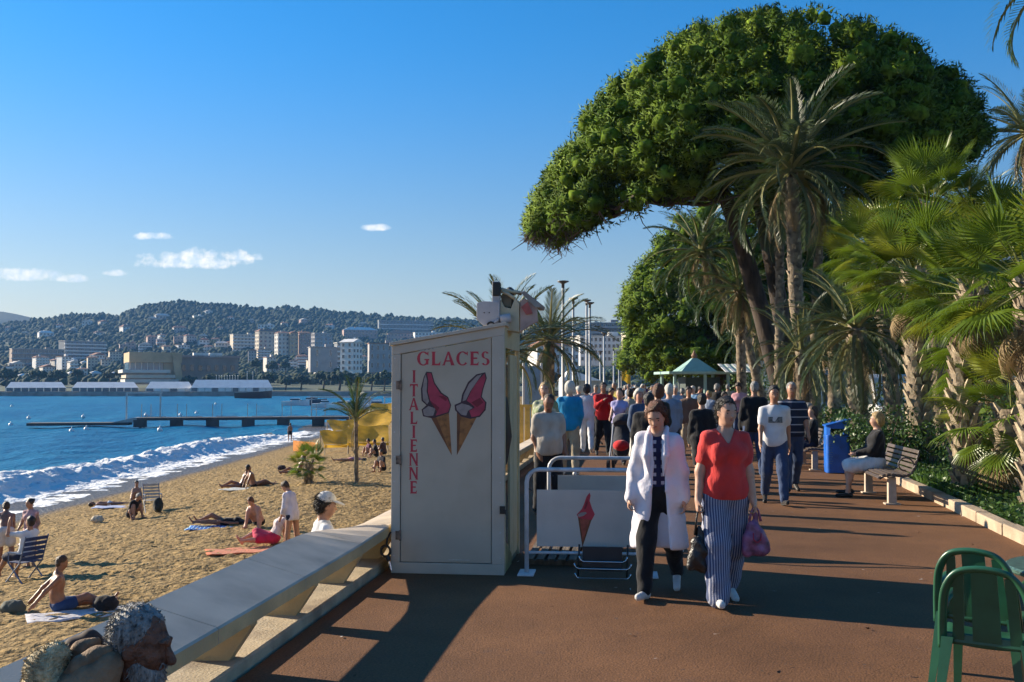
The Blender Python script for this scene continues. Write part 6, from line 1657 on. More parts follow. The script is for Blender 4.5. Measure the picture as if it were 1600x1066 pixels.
def pattern_mat(name, c1, c2, kind, scale, thr=.5):
    m = M(name, c1, .85, .05, 9, bump=.25, bscale=90, spec=.2); n, l = m.node_tree.nodes, m.node_tree.links; bs = n['Principled BSDF']; src = bs.inputs['Base Color'].links[0].from_socket
    tc = n.new('ShaderNodeTexCoord'); sp = n.new('ShaderNodeSeparateXYZ'); l.new(tc.outputs['Object'], sp.inputs[0])
    def mth(op, a, b=None):
        q = n.new('ShaderNodeMath'); q.operation = op
        for i, v in enumerate((a, b)):
            if v is None: continue
            if isinstance(v, (int, float)): q.inputs[i].default_value = v
            else: l.new(v, q.inputs[i])
        return q.outputs[0]
    fr = lambda s, k: mth('LESS_THAN', mth('FRACT', mth('MULTIPLY', s, k)), thr)
    if kind == 'vert': f = fr(sp.outputs[0], scale)
    elif kind == 'horiz': f = fr(sp.outputs[2], scale)
    else: f = mth('MULTIPLY', fr(sp.outputs[0], scale), fr(sp.outputs[2], scale))
    mx = n.new('ShaderNodeMix'); mx.data_type = 'RGBA'; l.new(f, mx.inputs['Factor']); l.new(src, mx.inputs['A']); mx.inputs['B'].default_value = (*c2, 1); l.new(mx.outputs['Result'], bs.inputs['Base Color'])
    return m

def skeleton(h, pose, build=1.0, fem=False):
    S = h / 1.72; J = {}
    g = lambda k, d: pose.get(k, d)
    lean = g('lean', 0.0); side = g('side', 0.0)
    up = np.array([math.sin(side), math.sin(lean) * math.cos(side), math.cos(lean) * math.cos(side)]); fw = np.array([0, math.cos(lean), -math.sin(lean)]); rt = np.cross(fw, up); rt /= np.linalg.norm(rt)
    tw = g('twist', 0.0); rt2 = rt * math.cos(tw) + fw * math.sin(tw); fw2 = np.cross(up, rt2)
    J.update(up=up, fw=fw, rt=rt, fw2=fw2, rt2=rt2, S=S)
    J['pelvis'] = np.array([0, 0, .93]) * S
    J['waist'] = J['pelvis'] + up * .15 * S; bend = g('bend', 0.0)
    up2 = up * math.cos(bend) + fw * math.sin(bend); up2 /= np.linalg.norm(up2); f2 = np.cross(up2, rt2); J['up2'] = up2; J['fw2'] = f2 = f2 / np.linalg.norm(f2)
    J['chest'] = J['waist'] + up2 * .20 * S; J['neck'] = J['chest'] + up2 * .185 * S + f2 * -.01 * S
    hy, hp, hr = g('head', (0, 0, 0)); hu = up2 * math.cos(hp) + f2 * math.sin(hp); hf0 = f2 * math.cos(hp) - up2 * math.sin(hp); hf = hf0 * math.cos(hy) + rt2 * math.sin(hy); hu = hu * math.cos(hr) + np.cross(hf, hu) * math.sin(hr)
    J['hu'], J['hf'] = hu, hf; J['hr'] = np.cross(hf, hu); J['head'] = J['neck'] + up2 * .045 * S + hu * .105 * S + hf * .022 * S
    sw = (.142 if fem else .163) * build ** .5
    for i, sd in ((0, -1), (1, 1)):
        hip = J['pelvis'] + rt * sd * .088 * S - up * .03 * S; a, ab = g('hip', ((0, .03), (0, .03)))[i]; kb = g('knee', (0, 0))[i]
        dirv = lambda a, ab: rt * (sd * math.sin(ab)) + np.array([0, 1, 0]) * math.sin(a) * math.cos(ab) - np.array([0, 0, 1]) * math.cos(a) * math.cos(ab)
        kn = hip + dirv(a, ab) * .425 * S; an = kn + dirv(a - kb, ab * .4) * .405 * S
        fa = g('foot', (0, 0))[i]; fy = g('footyaw', (.12, .12))[i]; fd = np.array([math.sin(fy) * sd, math.cos(fy) * math.cos(fa), math.sin(fa)]); fd /= np.linalg.norm(fd)
        J['hip%d' % i], J['knee%d' % i], J['ank%d' % i], J['toe%d' % i], J['fd%d' % i] = hip, kn, an, an + fd * .15 * S - np.array([0, 0, .05 * S * math.cos(fa)]), fd
        J['heel%d' % i] = an - fd * .045 * S - np.array([0, 0, .045 * S * math.cos(fa)])
        sh = J['chest'] + up2 * .100 * S + rt2 * sd * sw * S; a, ab = g('sh', ((0, .12), (0, .12)))[i]; eb = g('el', (.15, .15))[i]; inn = g('inn', (0, 0))[i]
        d1 = rt2 * sd * math.sin(ab) + f2 * math.sin(a) * math.cos(ab) - up2 * math.cos(a) * math.cos(ab); el = sh + d1 * .285 * S
        a2 = a + eb; d2 = rt2 * sd * (math.sin(ab * .6) - math.sin(inn)) + f2 * math.sin(a2) * math.cos(inn) - up2 * math.cos(a2) * math.cos(inn); d2 /= np.linalg.norm(d2); wr = el + d2 * .245 * S
        J['sh%d' % i], J['el%d' % i], J['wr%d' % i], J['d%d' % i] = sh, el, wr, d2; J['pa%d' % i] = wr + d2 * .075 * S
    rot = g('root', None)
    if rot is not None:
        Rm = np.array(Euler(rot).to_matrix()); o = J['pelvis'].copy()
        for k in J:
            if k == 'S': continue
            v = J[k]
            J[k] = (Rm @ v) if (k in ('up', 'fw', 'rt', 'fw2', 'rt2', 'up2', 'hu', 'hf', 'hr', 'd0', 'd1', 'fd0', 'fd1')) else Rm @ (v - o) + o
    low = min([J[k][2] - r * S for k, r in (('toe0', .03), ('toe1', .03), ('heel0', .035), ('heel1', .035), ('knee0', .055), ('knee1', .055), ('pelvis', .12), ('chest', .12), ('head', .1), ('pa0', .03), ('pa1', .03), ('el0', .04), ('el1', .04))])
    if 'drop' in pose: low = pose['drop']
    for k in J:
        if isinstance(J[k], np.ndarray) and k not in ('up', 'fw', 'rt', 'fw2', 'rt2', 'up2', 'hu', 'hf', 'hr', 'd0', 'd1', 'fd0', 'fd1'): J[k] = J[k] - np.array([0, 0, low])
    return J
def frame(x, y, z): return np.stack([x, y, z], 1)
def torso(sh, J, b, fem, inf=0.0, belly=0.0, lower=True, bust=True):
    S = J['S']; F1 = frame(J['rt'], J['fw'], J['up']); F2 = frame(J['rt2'], J['fw2'], J['up2']); i = inf
    if lower: sh.ell(J['pelvis'] + J['up'] * .01 * S, np.array([.165 * b * (1.06 if fem else 1), .120 * b, .13]) * S + i, F1, .05)
    sh.ell(J['waist'] + J['fw'] * belly * .5 * S, np.array([.140 * b * (.93 if fem else 1.03), .105 * b + belly * .8, .15]) * S + i, F1, .06)
    sh.ell(J['chest'] - J['up2'] * .01 * S, np.array([.158 * b * (.93 if fem else 1.06), .110 * b, .17]) * S + i, F2, .06)
    for q in ('sh0', 'sh1'): sh.cone(J['neck'] - J['up2'] * .055 * S, J[q] - J['up2'] * .010 * S, .054 * S + i * .6, .036 * S + i * .7, .045)
    if fem and bust:
        for s in (-1, 1): sh.ell(J['chest'] + J['rt2'] * s * .075 * S + J['fw2'] * .085 * b * S - J['up2'] * .01 * S, np.array([.062, .058, .065]) * S * b ** .5 + i, F2, .04)
def arms(sh, J, b, inf=0.0, upto=1.0, r=(.044, .040, .036, .026), k=.03):
    S = J['S']
    for i in (0, 1):
        a, e, w = J['sh%d' % i], J['el%d' % i], J['wr%d' % i]; bb = b ** .7
        if upto <= 1: sh.cone(a, a + (e - a) * upto, r[0] * S * bb + inf, (r[0] + (r[1] - r[0]) * upto) * S * bb + inf, k)
        else:
            sh.cone(a, e, r[0] * S * bb + inf, r[1] * S * bb + inf, k); t = upto - 1; sh.cone(e, e + (w - e) * t, r[2] * 1.08 * S * bb + inf, (r[2] * 1.08 + (r[3] - r[2]) * t) * S * bb + inf, k)
def legs(sh, J, b, inf=0.0, upto=2.0, flare=0.0, k=.04, baggy=0.0):
    S = J['S']; bb = b ** .6
    for i in (0, 1):
        h, n, a = J['hip%d' % i], J['knee%d' % i], J['ank%d' % i]
        if upto <= 1: sh.cone(h, h + (n - h) * upto, (.088 * bb) * S + inf, (.088 * bb + (.060 - .088) * upto) * S + inf + flare, k)
        else:
            sh.cone(h, n, .088 * bb * S + inf, .060 * bb * S + inf + baggy, k); t = upto - 1
            if not baggy and not flare: 
                m = n + (a - n) * .32 + (-J['fd%d' % i]) * .012 * S
                if t > .4: sh.cone(m - (a - n) * .10, m + (a - n) * .12, .052 * bb * S + inf, .050 * bb * S + inf, .05)
            sh.cone(n, n + (a - n) * t, .056 * bb * S + inf + baggy, (.056 * bb + (.037 - .056) * t) * S + inf + flare, k)
def head_parts(sh, J, lod, beard=False):
    S = J['S']; H = J['head']; u, f, r = J['hu'], J['hf'], J['hr']; Fh = frame(r, f, u)
    sh.cone(J['neck'] - J['up2'] * .03 * S, H - u * .07 * S - f * .02 * S, .056 * S, .050 * S, .03)
    sh.ell(H + u * .030 * S - f * .012 * S, np.array([.074, .093, .088]) * S, Fh, .02)          # cranium
    sh.ell(H - u * .035 * S + f * .022 * S, np.array([.060, .066, .078]) * S, Fh, .04)           # face
    sh.ell(H - u * .088 * S + f * .046 * S, np.array([.034, .032, .026]) * S, Fh, .03)           # chin
    if lod < 2:
        sh.cone(H + u * .006 * S + f * .080 * S, H - u * .036 * S + f * .104 * S, .009 * S, .0145 * S, .012)   # nose
        sh.ell(H + u * .022 * S + f * .078 * S, np.array([.048, .016, .010]) * S, Fh, .02)        # brow
        for s in (-1, 1):
            sh.ell(H + r * s * .073 * S - u * .018 * S - f * .008 * S, np.array([.010, .020, .031]) * S, Fh, .008)
            sh.ell(H + r * s * .036 * S - u * .030 * S + f * .062 * S, np.array([.022, .020, .022]) * S, Fh, .02)
        sh.ell(H - u * .062 * S + f * .080 * S, np.array([.024, .014, .010]) * S, Fh, .012)       # lips
def hand_parts(sh, J, lod, grip=(0, 0)):
    S = J['S']
    for i, sd in ((0, -1), (1, 1)):
        w, d = J['wr%d' % i], J['d%d' % i]
        fwd = J['fw2'] - d * float(J['fw2'] @ d)
        if np.linalg.norm(fwd) < .2: fwd = J['up2'] - d * float(J['up2'] @ d)
        fwd /= np.linalg.norm(fwd); lat = np.cross(d, fwd)              # palm faces the thigh: thumb towards fwd
        inner = -J['rt2'] * sd; inner = inner - d * float(inner @ d) - fwd * float(inner @ fwd); n_ = np.linalg.norm(inner); inner = inner / n_ if n_ > .1 else lat
        if lod >= 2:
            sh.cone(w, w + d * .07 * S, .026 * S, .030 * S, .02); sh.cone(w + d * .07 * S, w + d * .135 * S + inner * .02 * S, .030 * S, .016 * S, .02); continue
        Fh = frame(fwd, inner, d)
        sh.ell(w + d * .048 * S, np.array([.040, .017, .052]) * S, Fh, .015)
        g = grip[i]
        for q, (off, ln) in enumerate(((.030, .068), (.010, .076), (-.010, .071), (-.029, .056))):
            p0 = w + d * .088 * S + fwd * off * S; c1 = .25 + 1.1 * g + .07 * q; c2 = c1 + .35 + 1.3 * g
            p1 = p0 + (d * math.cos(c1) + inner * math.sin(c1)) * ln * .48 * S; p2 = p1 + (d * math.cos(c2) + inner * math.sin(c2)) * ln * .52 * S
            sh.cone(p0, p1, .0088 * S, .0082 * S, .006); sh.cone(p1, p2, .0082 * S, .0066 * S, .004)
        t0 = w + d * .022 * S + fwd * .028 * S; t1 = t0 + (d * .65 + fwd * .65 + inner * .35) * .038 * S; t2 = t1 + (d * .9 + fwd * .15 + inner * (.3 + .5 * g)) * .030 * S
        sh.cone(t0, t1, .0125 * S, .0100 * S, .008); sh.cone(t1, t2, .0098 * S, .0078 * S, .004)

def strands(src, mat, o, flow, L, n, w=.0035, lift=.55, name='hair_strands'):
    me = src.data; V = np.empty(len(me.vertices) * 3, np.float32); me.vertices.foreach_get('co', V); V = V.reshape(-1, 3); N = np.empty(len(V) * 3, np.float32); me.vertices.foreach_get('normal', N); N = N.reshape(-1, 3)
    k = rng.integers(0, len(V), n); P = V[k] - N[k] * .003; d = N[k] * lift + np.asarray(flow) * .6 + .45 * rng.normal(size=(n, 3)); d /= np.linalg.norm(d, axis=1, keepdims=True); s = np.cross(d, rng.normal(size=(n, 3))); s /= np.linalg.norm(s, axis=1, keepdims=True)
    l = L * rng.uniform(.5, 1.2, (n, 1)); m = P + d * l * .6; t = P + d * l + np.asarray(flow) * l * .35
    v = np.stack([P - s * w * .5, P + s * w * .5, m + s * w * .5, t, m - s * w * .5], 1).reshape(-1, 3); f = np.arange(5 * n).reshape(-1, 5)
    so = link(name, mesh_np(name, v, f, mat), o); so['kind'] = 'stuff'; return so
VOX = {0: .0115, 1: .020, 2: .030, 3: .046}
def person(loc, rz, h, pose, label, top=None, bottom=None, shoes=None, hair='brown', style='short', skin='fair', lod=1, fem=False, build=1.0, belly=0.0, group=None, extra=None, grip=(0, 0), scale=1.0):
    """top: (kind, material, ...)  bottom: (kind, material, ...)"""
    o = empty('person', loc, rz, label, 'person', group); J = skeleton(h, pose, build, fem); S = J['S']; vx = VOX[lod]; sk = SKIN[skin]; cv = vx * 1.3
    b = Shape(); head_parts(b, J, lod); hand_parts(b, J, lod, grip)
    torso(b, J, build, fem, 0, belly, True, top is None); arms(b, J, build, upto=2.0); legs(b, J, build, upto=2.0)
    for i in (0, 1): b.cone(J['heel%d' % i], J['toe%d' % i] + J['fd%d' % i] * .02 * S, .030 * S, .026 * S, .02); b.cone(J['ank%d' % i], J['heel%d' % i], .036 * S, .032 * S, .02)
    garment('body', b, sk, o, vx)
    up, up2 = J['up'], J['up2']; i_ = .012 if lod < 2 else .016
    def hem(sh, off, ref='pelvis', keep='above'):
        p = J[ref] + up * off * S
        if keep == 'above': sh.cut(-up, -float(up @ p))
        else: sh.cut(up, float(up @ p))
    if top:
        kind, m = top[0], top[1]; t = Shape(); t.fold = .006 if lod < 2 else .007
        torso(t, J, build, fem, i_ + .006, belly, True, kind != 'coat')
        if kind in ('tee', 'shirt', 'blouse', 'sweater', 'tank', 'jacket'):
            up_to = {'tee': .62, 'shirt': 1.9, 'blouse': 1.3, 'sweater': 1.92, 'tank': .12, 'jacket': 1.95}[kind]
            up_to = top[2] if len(top) > 2 else up_to; arms(t, J, build, i_ + (.014 if kind in ('sweater', 'jacket') else .008), up_to, k=.04)
            for s_ in (-1, 1): t.cone(J['waist'] + J['rt'] * s_ * .035 * S * build + J['fw'] * belly * .4 * S, J['pelvis'] + J['rt'] * s_ * .065 * S * build - up * .22 * S, .095 * build * S + i_, .108 * build * S + i_, .05)
            hem(t, top[3] if len(top) > 3 else -.03)
            p = J['neck'] + up2 * .012 * S; t.cut(up2, float(up2 @ p))
            if extra == 'vneck':
                zn = float(J['neck'][2]) - .135 * S; yn = float(J['neck'][1]) - .01
                t.sub.append(lambda X, Y, Z: np.minimum((Z - zn) * .55 - np.abs(X), Y - yn))
            g = garment({'tee': 't_shirt', 'tank': 'tank_top'}.get(kind, kind), t, m, o, cv)
        elif kind == 'coat':
            arms(t, J, build, .022, 1.97, k=.04); L = top[2] if len(top) > 2 else .50
            for s in (-1, 1): t.cone(J['pelvis'] + J['rt'] * s * .06 * S, J['pelvis'] + J['rt'] * s * .10 * S - np.array([0, .0, L + .05]) * S, .135 * build * S, .165 * build * S, .06)
            t.cut(np.array([0, 0, -1.0]), -float((J['pelvis'] - np.array([0, 0, L]) * S)[2])); p = J['neck'] + up2 * .02 * S; t.cut(up2, float(up2 @ p))
            c = J['pelvis']; z0 = float(c[2]); zt = float(J['neck'][2])
            def opening(X, Y, Z):
                w = .035 + .055 * np.clip((z0 + .25 * S - Z) / .7, 0, 1) + .02 * np.clip((Z - zt + .25 * S) / .25, 0, 1)
                return np.minimum(w - np.abs(X - float(c[0]) + .02), Y - float(c[1]) - .045)
            t.sub.append(opening)
            garment('coat', t, m, o, cv)
            for s_ in (-1, 1):
                b0 = J['neck'] + J['rt2'] * s_ * .070 * S + up2 * .015 * S - J['fw2'] * .03 * S; b1 = J['neck'] + J['rt2'] * s_ * .075 * S - up2 * .05 * S + J['fw2'] * .075 * S; b2 = J['chest'] + J['rt2'] * s_ * .085 * S + J['fw2'] * .135 * S - up2 * .02 * S; b3 = J['waist'] + J['rt2'] * s_ * .06 * S + J['fw2'] * .128 * S
                t3 = Shape(); t3.cone(b0, b1, .026 * S, .030 * S, .01); t3.cone(b1, b2, .030 * S, .034 * S, .01); t3.cone(b2, b3, .034 * S, .008 * S, .01); garment('lapel', t3, m, o, .008)
            if len(top) > 3:
                t2 = Shape(); torso(t2, J, build, fem, .006, belly, True, False); hem(t2, -.06); p = J['neck'] - up2 * .01 * S; t2.cut(up2, float(up2 @ p)); garment('blouse', t2, top[3], o, cv)
    if bottom:
        kind, m = bottom[0], bottom[1]; t = Shape(); t.fold = .006
        F1 = frame(J['rt'], J['fw'], J['up']); t.ell(J['pelvis'] + up * .005 * S, np.array([.165 * build * (1.06 if fem else 1), .122 * build, .14]) * S + i_, F1, .05)
        if kind == 'trousers': legs(t, J, build, i_ + .004, 2.0, .012, baggy=.010); hem(t, .075, keep='below'); garment('trousers', t, m, o, cv)
        elif kind == 'wide': legs(t, J, build, i_ + .008, 2.02, .035, baggy=.028); hem(t, .09, keep='below'); garment('trousers', t, m, o, cv)
        elif kind == 'shorts': legs(t, J, build, i_ + .01, bottom[2] if len(bottom) > 2 else .65, .018); hem(t, .06, keep='below'); garment('shorts', t, m, o, cv)
        elif kind == 'brief':
            for i in (0, 1): t.cone(J['hip%d' % i], J['hip%d' % i] + (J['knee%d' % i] - J['hip%d' % i]) * .12, .090 * S + .006, .088 * S + .006, .04)
            hem(t, .05, keep='below'); garment('briefs', t, m, o, cv)
        elif kind == 'skirt':
            L = bottom[2] if len(bottom) > 2 else .95
            for i in (0, 1):
                h0, k0 = J['hip%d' % i], J['knee%d' % i]; t.cone(h0, h0 + (k0 - h0) * L, .12 * S, .105 * S, .10)
            t.cone((J['hip0'] + J['hip1']) / 2, (J['hip0'] + J['hip1']) / 2 + ((J['knee0'] + J['knee1']) / 2 - (J['hip0'] + J['hip1']) / 2) * L, .11 * S, .10 * S, .1)
            hem(t, .09, keep='below'); garment('skirt', t, m, o, cv)
    if shoes:
        for i in (0, 1):
            t = Shape(); sc = 1.0
            t.cone(J['heel%d' % i], J['toe%d' % i] + J['fd%d' % i] * .03 * S, .040 * S, .034 * S, .02); t.cone(J['heel%d' % i], J['ank%d' % i] - np.array([0, 0, .012]) * S, .041 * S, .040 * S, .02)
            garment('shoe', t, shoes, o, min(cv, .02), 1)
    H = J['head']; u, f, r = J['hu'], J['hf'], J['hr']; Fh = frame(r, f, u)
    if style != 'bald' and hair:
        t = Shape(); t.fold = .009 if style == 'curly' else .005; vol = {'short': .010, 'crop': .004, 'bob': .022, 'curly': .015, 'long': .016, 'tied': .008, 'bun': .008}.get(style, .012)
        t.ell(H + u * .034 * S - f * .018 * S, np.array([.076, .092, .088]) * S + vol, Fh, .02)
        if style in ('short', 'crop'): t.ell(H - u * .03 * S - f * .045 * S, np.array([.066, .055, .06]) * S + vol * .6, Fh, .03)
        if style in ('bob', 'curly'):
            t.ell(H - u * .03 * S - f * .035 * S, np.array([.080, .070, .085]) * S + vol, Fh, .04)
        if style == 'long':
            t.ell(H - u * .05 * S - f * .05 * S, np.array([.078, .055, .13]) * S + vol, Fh, .04); t.ell(H - u * .16 * S - f * .06 * S, np.array([.07, .04, .09]) * S + vol, Fh, .04)
        if style == 'tied': t.ell(H - u * .03 * S - f * .05 * S, np.array([.066, .055, .06]) * S, Fh, .03); t.cone(H - f * .11 * S + u * .02 * S, H - f * .12 * S - u * .16 * S, .03 * S, .018 * S, .03)
        if style == 'bun': t.ell(H - f * .10 * S + u * .07 * S, np.array([.04, .04, .04]) * S, Fh, .02)
        # keep clear of the face: cut by a plane leaning back from the hairline
        nrm = f * .86 - u * .50; p = H + f * .052 * S + u * .055 * S; t.cut(nrm, float(nrm @ p))
        hm = garment('hair', t, HAIR[hair], o, min(cv, .02), 1)
        if lod == 0 and hm: strands(hm, HAIR[hair], o, -u * .8 - f * .5, .026 if style != 'crop' else .012, 2600, lift=.15)
    if (lod == 0 and extra != 'noface') or (lod == 1 and extra and 'face' in extra):
        bb = MB(); Fm = Matrix([tuple(r), tuple(f), tuple(u)]).transposed()
        for s in (-1, 1): bb.ball(H + r * s * .031 * S + f * .079 * S - u * .004 * S, (.013 * S, .006 * S, .0065 * S), 8, 6, rot=Fm)
        bb.build('eyes', M_EYE, o, smooth=True)
        bb = MB()
        for s in (-1, 1): bb.ball(H + r * s * .033 * S + f * .086 * S + u * .021 * S, (.020 * S, .006 * S, .005 * S), 8, 5, rot=Fm)
        bb.build('eyebrows', M_BROW, o, smooth=True)
        bb = MB(); bb.ball(H - u * .060 * S + f * .090 * S, (.021 * S, .006 * S, .0065 * S), 10, 6, rot=Fm); bb.build('lips', M_LIP, o, smooth=True)
    return o, J
def cap_hat(o, J, mat, peak=True):
    S = J['S']; H = J['head']; u, f, r = J['hu'], J['hf'], J['hr']; Fh = frame(r, f, u); t = Shape()
    t.ell(H + u * .045 * S - f * .010 * S, np.array([.086, .104, .092]) * S, Fh, .01); nn = -u + f * .10; p = H + u * .035 * S; t.cut(nn, float(nn @ p))
    garment('cap', t, mat, o, .008, 1)
    if peak:
        t = Shape(); t.ell(H + u * .040 * S + f * .10 * S, np.array([.075, .085, .014]) * S, frame(r, f * .97 - u * .24, u * .97 + f * .24), .01); garment('peak', t, mat, o, .006, 1)

WALK = lambda s=.45, arm=.35, lead=0: dict(hip=((s * (1 if lead == 0 else -.75), .03), (s * (-.75 if lead == 0 else 1), .03)), knee=((.12 if lead == 0 else .35), (.35 if lead == 0 else .12)), foot=((.15 if lead == 0 else -.45), (-.45 if lead == 0 else .15)),
                                           sh=((-arm if lead == 0 else arm, .13), (arm if lead == 0 else -arm, .13)), el=(.25, .25), lean=.04)
STAND = dict(hip=((.10, .06), (-.08, .08)), knee=(.05, .10), sh=((.10, .14), (-.12, .12)), el=(.25, .45), inn=(.1, .25), side=.03, twist=.12)
CAMF = R(180)
white = cloth((.66, .66, .66)); offw = cloth((.58, .55, .50)); navy = cloth((.015, .02, .045)); black = cloth((.012, .012, .014)); jeans = cloth((.035, .06, .13)); khaki = cloth((.36, .29, .19)); beige = cloth((.42, .37, .31))
coral = cloth((.58, .045, .04)); redc = cloth((.50, .012, .014)); teal = cloth((.01, .22, .42)); lav = cloth((.36, .33, .56)); grey = cloth((.22, .22, .23)); shoe_w = cloth((.60, .59, .56), rough=.5); shoe_b = cloth((.02, .017, .015), rough=.4); shoe_t = cloth((.16, .09, .05), rough=.5)
coatm = M('coat_white', (.70, .67, .72), .65, .05, 4, bump=.3, bscale=25, spec=.35)
stripes = pattern_mat('striped_cotton', (.07, .09, .17), (.34, .35, .42), 'vert', 52, .40)
checks = pattern_mat('checked_blouse', (.022, .022, .06), (.42, .38, .42), 'check', 15, .42)
polo = pattern_mat('striped_polo', (.018, .025, .05), (.36, .36, .40), 'horiz', 8.2, .13)

# ---- the two women in front
def bag(name, label, cat, loc, w, hgt, d, mat, handle=.16, hm=None, group=None, logo=None):
    o = empty(name, loc, 0, label, cat, group)       # loc: where the hand holds it
    t = Shape(); t.fold = .006; z = -handle
    t.ell((0, 0, z - hgt * .60), (w * .46, d / 2, hgt * .36), None, .03); t.fold = .010; t.cone((-w * .34, 0, z - hgt * .84), (w * .34, 0, z - hgt * .84), d * .40, d * .40, .05); t.cone((0, 0, z - hgt * .5), (0, 0, z - .0), d * .5, .014, .05)
    garment('pouch', t, mat, o, .012)
    for s in (-1, 1):
        b = MB(); b.tube([(s * .012, 0, .0), (s * .03, s * .015, -handle * .5), (s * w * .22, 0, z - hgt * .18)], [.006, .008, .012], 6); b.build('handle', hm or mat, o, smooth=True)
    if logo:
        b = MB(); b.tube([(-.03, -d / 2 - .012, z - hgt * .42), (-.028, -d / 2 - .016, z - hgt * .58), (0, -d / 2 - .018, z - hgt * .64), (.028, -d / 2 - .016, z - hgt * .58), (.03, -d / 2 - .012, z - hgt * .42)], .009, 6, squash=.4); b.build('printed_letter', logo, o, smooth=True)
    return o
pw = gp(1138, 944); RW, JW = person((pw.x - .02, pw.y, 0), CAMF + .06, 1.635, dict(hip=((-.20, .02), (.22, .02)), knee=(.30, .08), foot=(-.45, .08), sh=((.10, .17), (-.02, .22)), el=(.12, .30), lean=.05, head=(-.25, .10, 0)),
    'woman in a coral red V neck top and blue striped trousers carrying a pink bag', ('tee', coral, .60, -.055), ('wide', stripes), shoe_w, 'dark', 'tied', 'fair', 0, True, 1.10, .02, None, 'vneck', (.75, .75))
pc = gp(1021, 931); WC, JC = person((pc.x + .05, pc.y, 0), CAMF - .30, 1.625, dict(hip=((-.28, .02), (.26, .02)), knee=(.40, .05), foot=(-.55, .10), sh=((.05, .20), (.05, .22)), el=(.25, .25), lean=.06, head=(.05, .42, .05)),
    'woman in an open white coat over a checked blouse looking down as she walks', ('coat', coatm, .50, checks), ('trousers', black), shoe_w, 'auburn', 'curly', 'fair', 0, True, 1.05, .01, None, None, (.35, .6))
def hand_of(o, J, i):
    m = Matrix.LocRotScale(o.location, o.rotation_euler, None); return m @ Vector(tuple(J['pa%d' % i]))
hb = hand_of(RW, JW, 0)     # her own left hand, at the picture's right
bag('shopping_bag', 'pink plastic shopping bag hanging from the coral topped woman', 'bag', hb + Vector((0, 0, .02)), .21, .34, .11, M('pink_plastic', (.40, .16, .28), .35, .3, 14, trans=.35, spec=.5), .05, None, None, M_RED)
hb = hand_of(RW, JW, 1)
bag('hand_bag', 'black leather hand bag hanging between the two walking women', 'bag', hb + Vector((.02, 0, .02)), .19, .36, .12, M('black_leather', (.018, .016, .016), .35, .2, 10, bump=.4), .16)

# ---- the other named walkers, nearest first
def walker(px, Y, h, rz, pose, label, *a, **k):
    p = at(px, 600, Y); return person((p.x, Y, 0), rz, h, pose, label, *a, **k)
G1 = 'people walking on the promenade'
walker(1209, 15.1, 1.73, CAMF - .12, WALK(.30, .25), 'man in a white T shirt with grey print and jeans walking towards the viewer', ('tee', M('tee_print', (.62, .62, .63), .85, .06, 7), .66, -.08), ('trousers', jeans), shoe_b, 'dark', 'short', 'tan', 1, False, 1.02, group=G1, extra='face')
b = MB(); pt = at(1200, 658, 14.93); b.box((0, 0, 0), (.20, .012, .085)); tp = b.build('shirt_print', M('print_grey', (.14, .15, .15), .8, .5, 40), bpy.data.objects['person.002'] if 'person.002' in bpy.data.objects else None)
tp.location = (0, .135, 1.24)
walker(1236, 16.8, 1.78, CAMF - .05, WALK(.26, .2, 1), 'balding man in a navy polo with pale stripes walking beside the white T shirt', ('tee', polo, .75, -.06), ('trousers', jeans), shoe_b, 'grey', 'crop', 'tan', 1, False, 1.12, .03, group=G1, extra='face')
walker(857, 13.9, 1.63, CAMF + .25, dict(STAND, lean=.06, head=(.3, .35, 0)), 'stout man in a beige T shirt looking down behind the barrier', ('tee', beige, .70, -.08), ('trousers', black), shoe_b, 'brown', 'crop', 'dark_tan', 1, False, 1.18, .05, group=G1, extra='face')
walker(853, 17.2, 1.77, CAMF - .3, STAND, 'woman with bushy light brown hair and green patterned blouse next to the kiosk', ('blouse', M('green_print', (.20, .24, .12), .85, .4, 14, rgb2=(.55, .52, .42)), 1.5, -.1), ('trousers', khaki), shoe_t, 'blond', 'curly', 'fair', 1, True, 1.05, group=G1, extra='face')
walker(889, 20, 1.80, R(-12), STAND, 'white haired person in a bright teal blue jacket seen from behind', ('jacket', teal, 1.9, -.12), ('trousers', khaki), shoe_w, 'white', 'bob', 'fair', 1, False, 1.12, group=G1)
walker(917, 26.5, 1.74, R(-6), WALK(.25, .15), 'dark haired woman all in white walking away past the teal jacket', ('blouse', white, 1.0, -.1), ('trousers', white), shoe_w, 'dark', 'bob', 'fair', 1, True, 1.0, group=G1)
walker(942, 25.5, 1.78, CAMF + .15, dict(WALK(.2, .1), sh=((.5, .1), (.7, .1)), el=(1.5, 1.7), inn=(.5, .6)), 'man in a red sweater raising both hands to his chin', ('sweater', redc, 1.9, -.1), ('trousers', black), shoe_b, 'dark', 'short', 'tan', 1, False, 1.08, group=G1, extra='face')
walker(968, 22.5, 1.66, CAMF - .2, dict(WALK(.25, .1), sh=((.5, .1), (.5, .1)), el=(.8, .8)), 'woman in a lavender vest pushing a dark pushchair', ('tank', lav, .2, -.08), ('trousers', navy), shoe_b, 'dark', 'tied', 'fair', 1, True, .98, group=G1)
walker(1000, 18.5, 1.66, CAMF + .35, dict(STAND, head=(.3, .1, 0)), 'blonde woman with a pink scarf and denim jacket behind the white coat', ('jacket', cloth((.06, .09, .16)), 1.9, -.1), ('trousers', offw), shoe_b, 'white', 'bob', 'pink', 1, True, 1.05, group=G1, extra='face')
walker(1012, 14.5, 1.62, R(-20), dict(STAND), 'short person in a dark top with a light bag strap right behind the white coat', ('sweater', black, 1.9, -.1), ('trousers', cloth((.30, .27, .30))), shoe_b, 'dark', 'short', 'tan', 1, False, 1.05, group=G1)
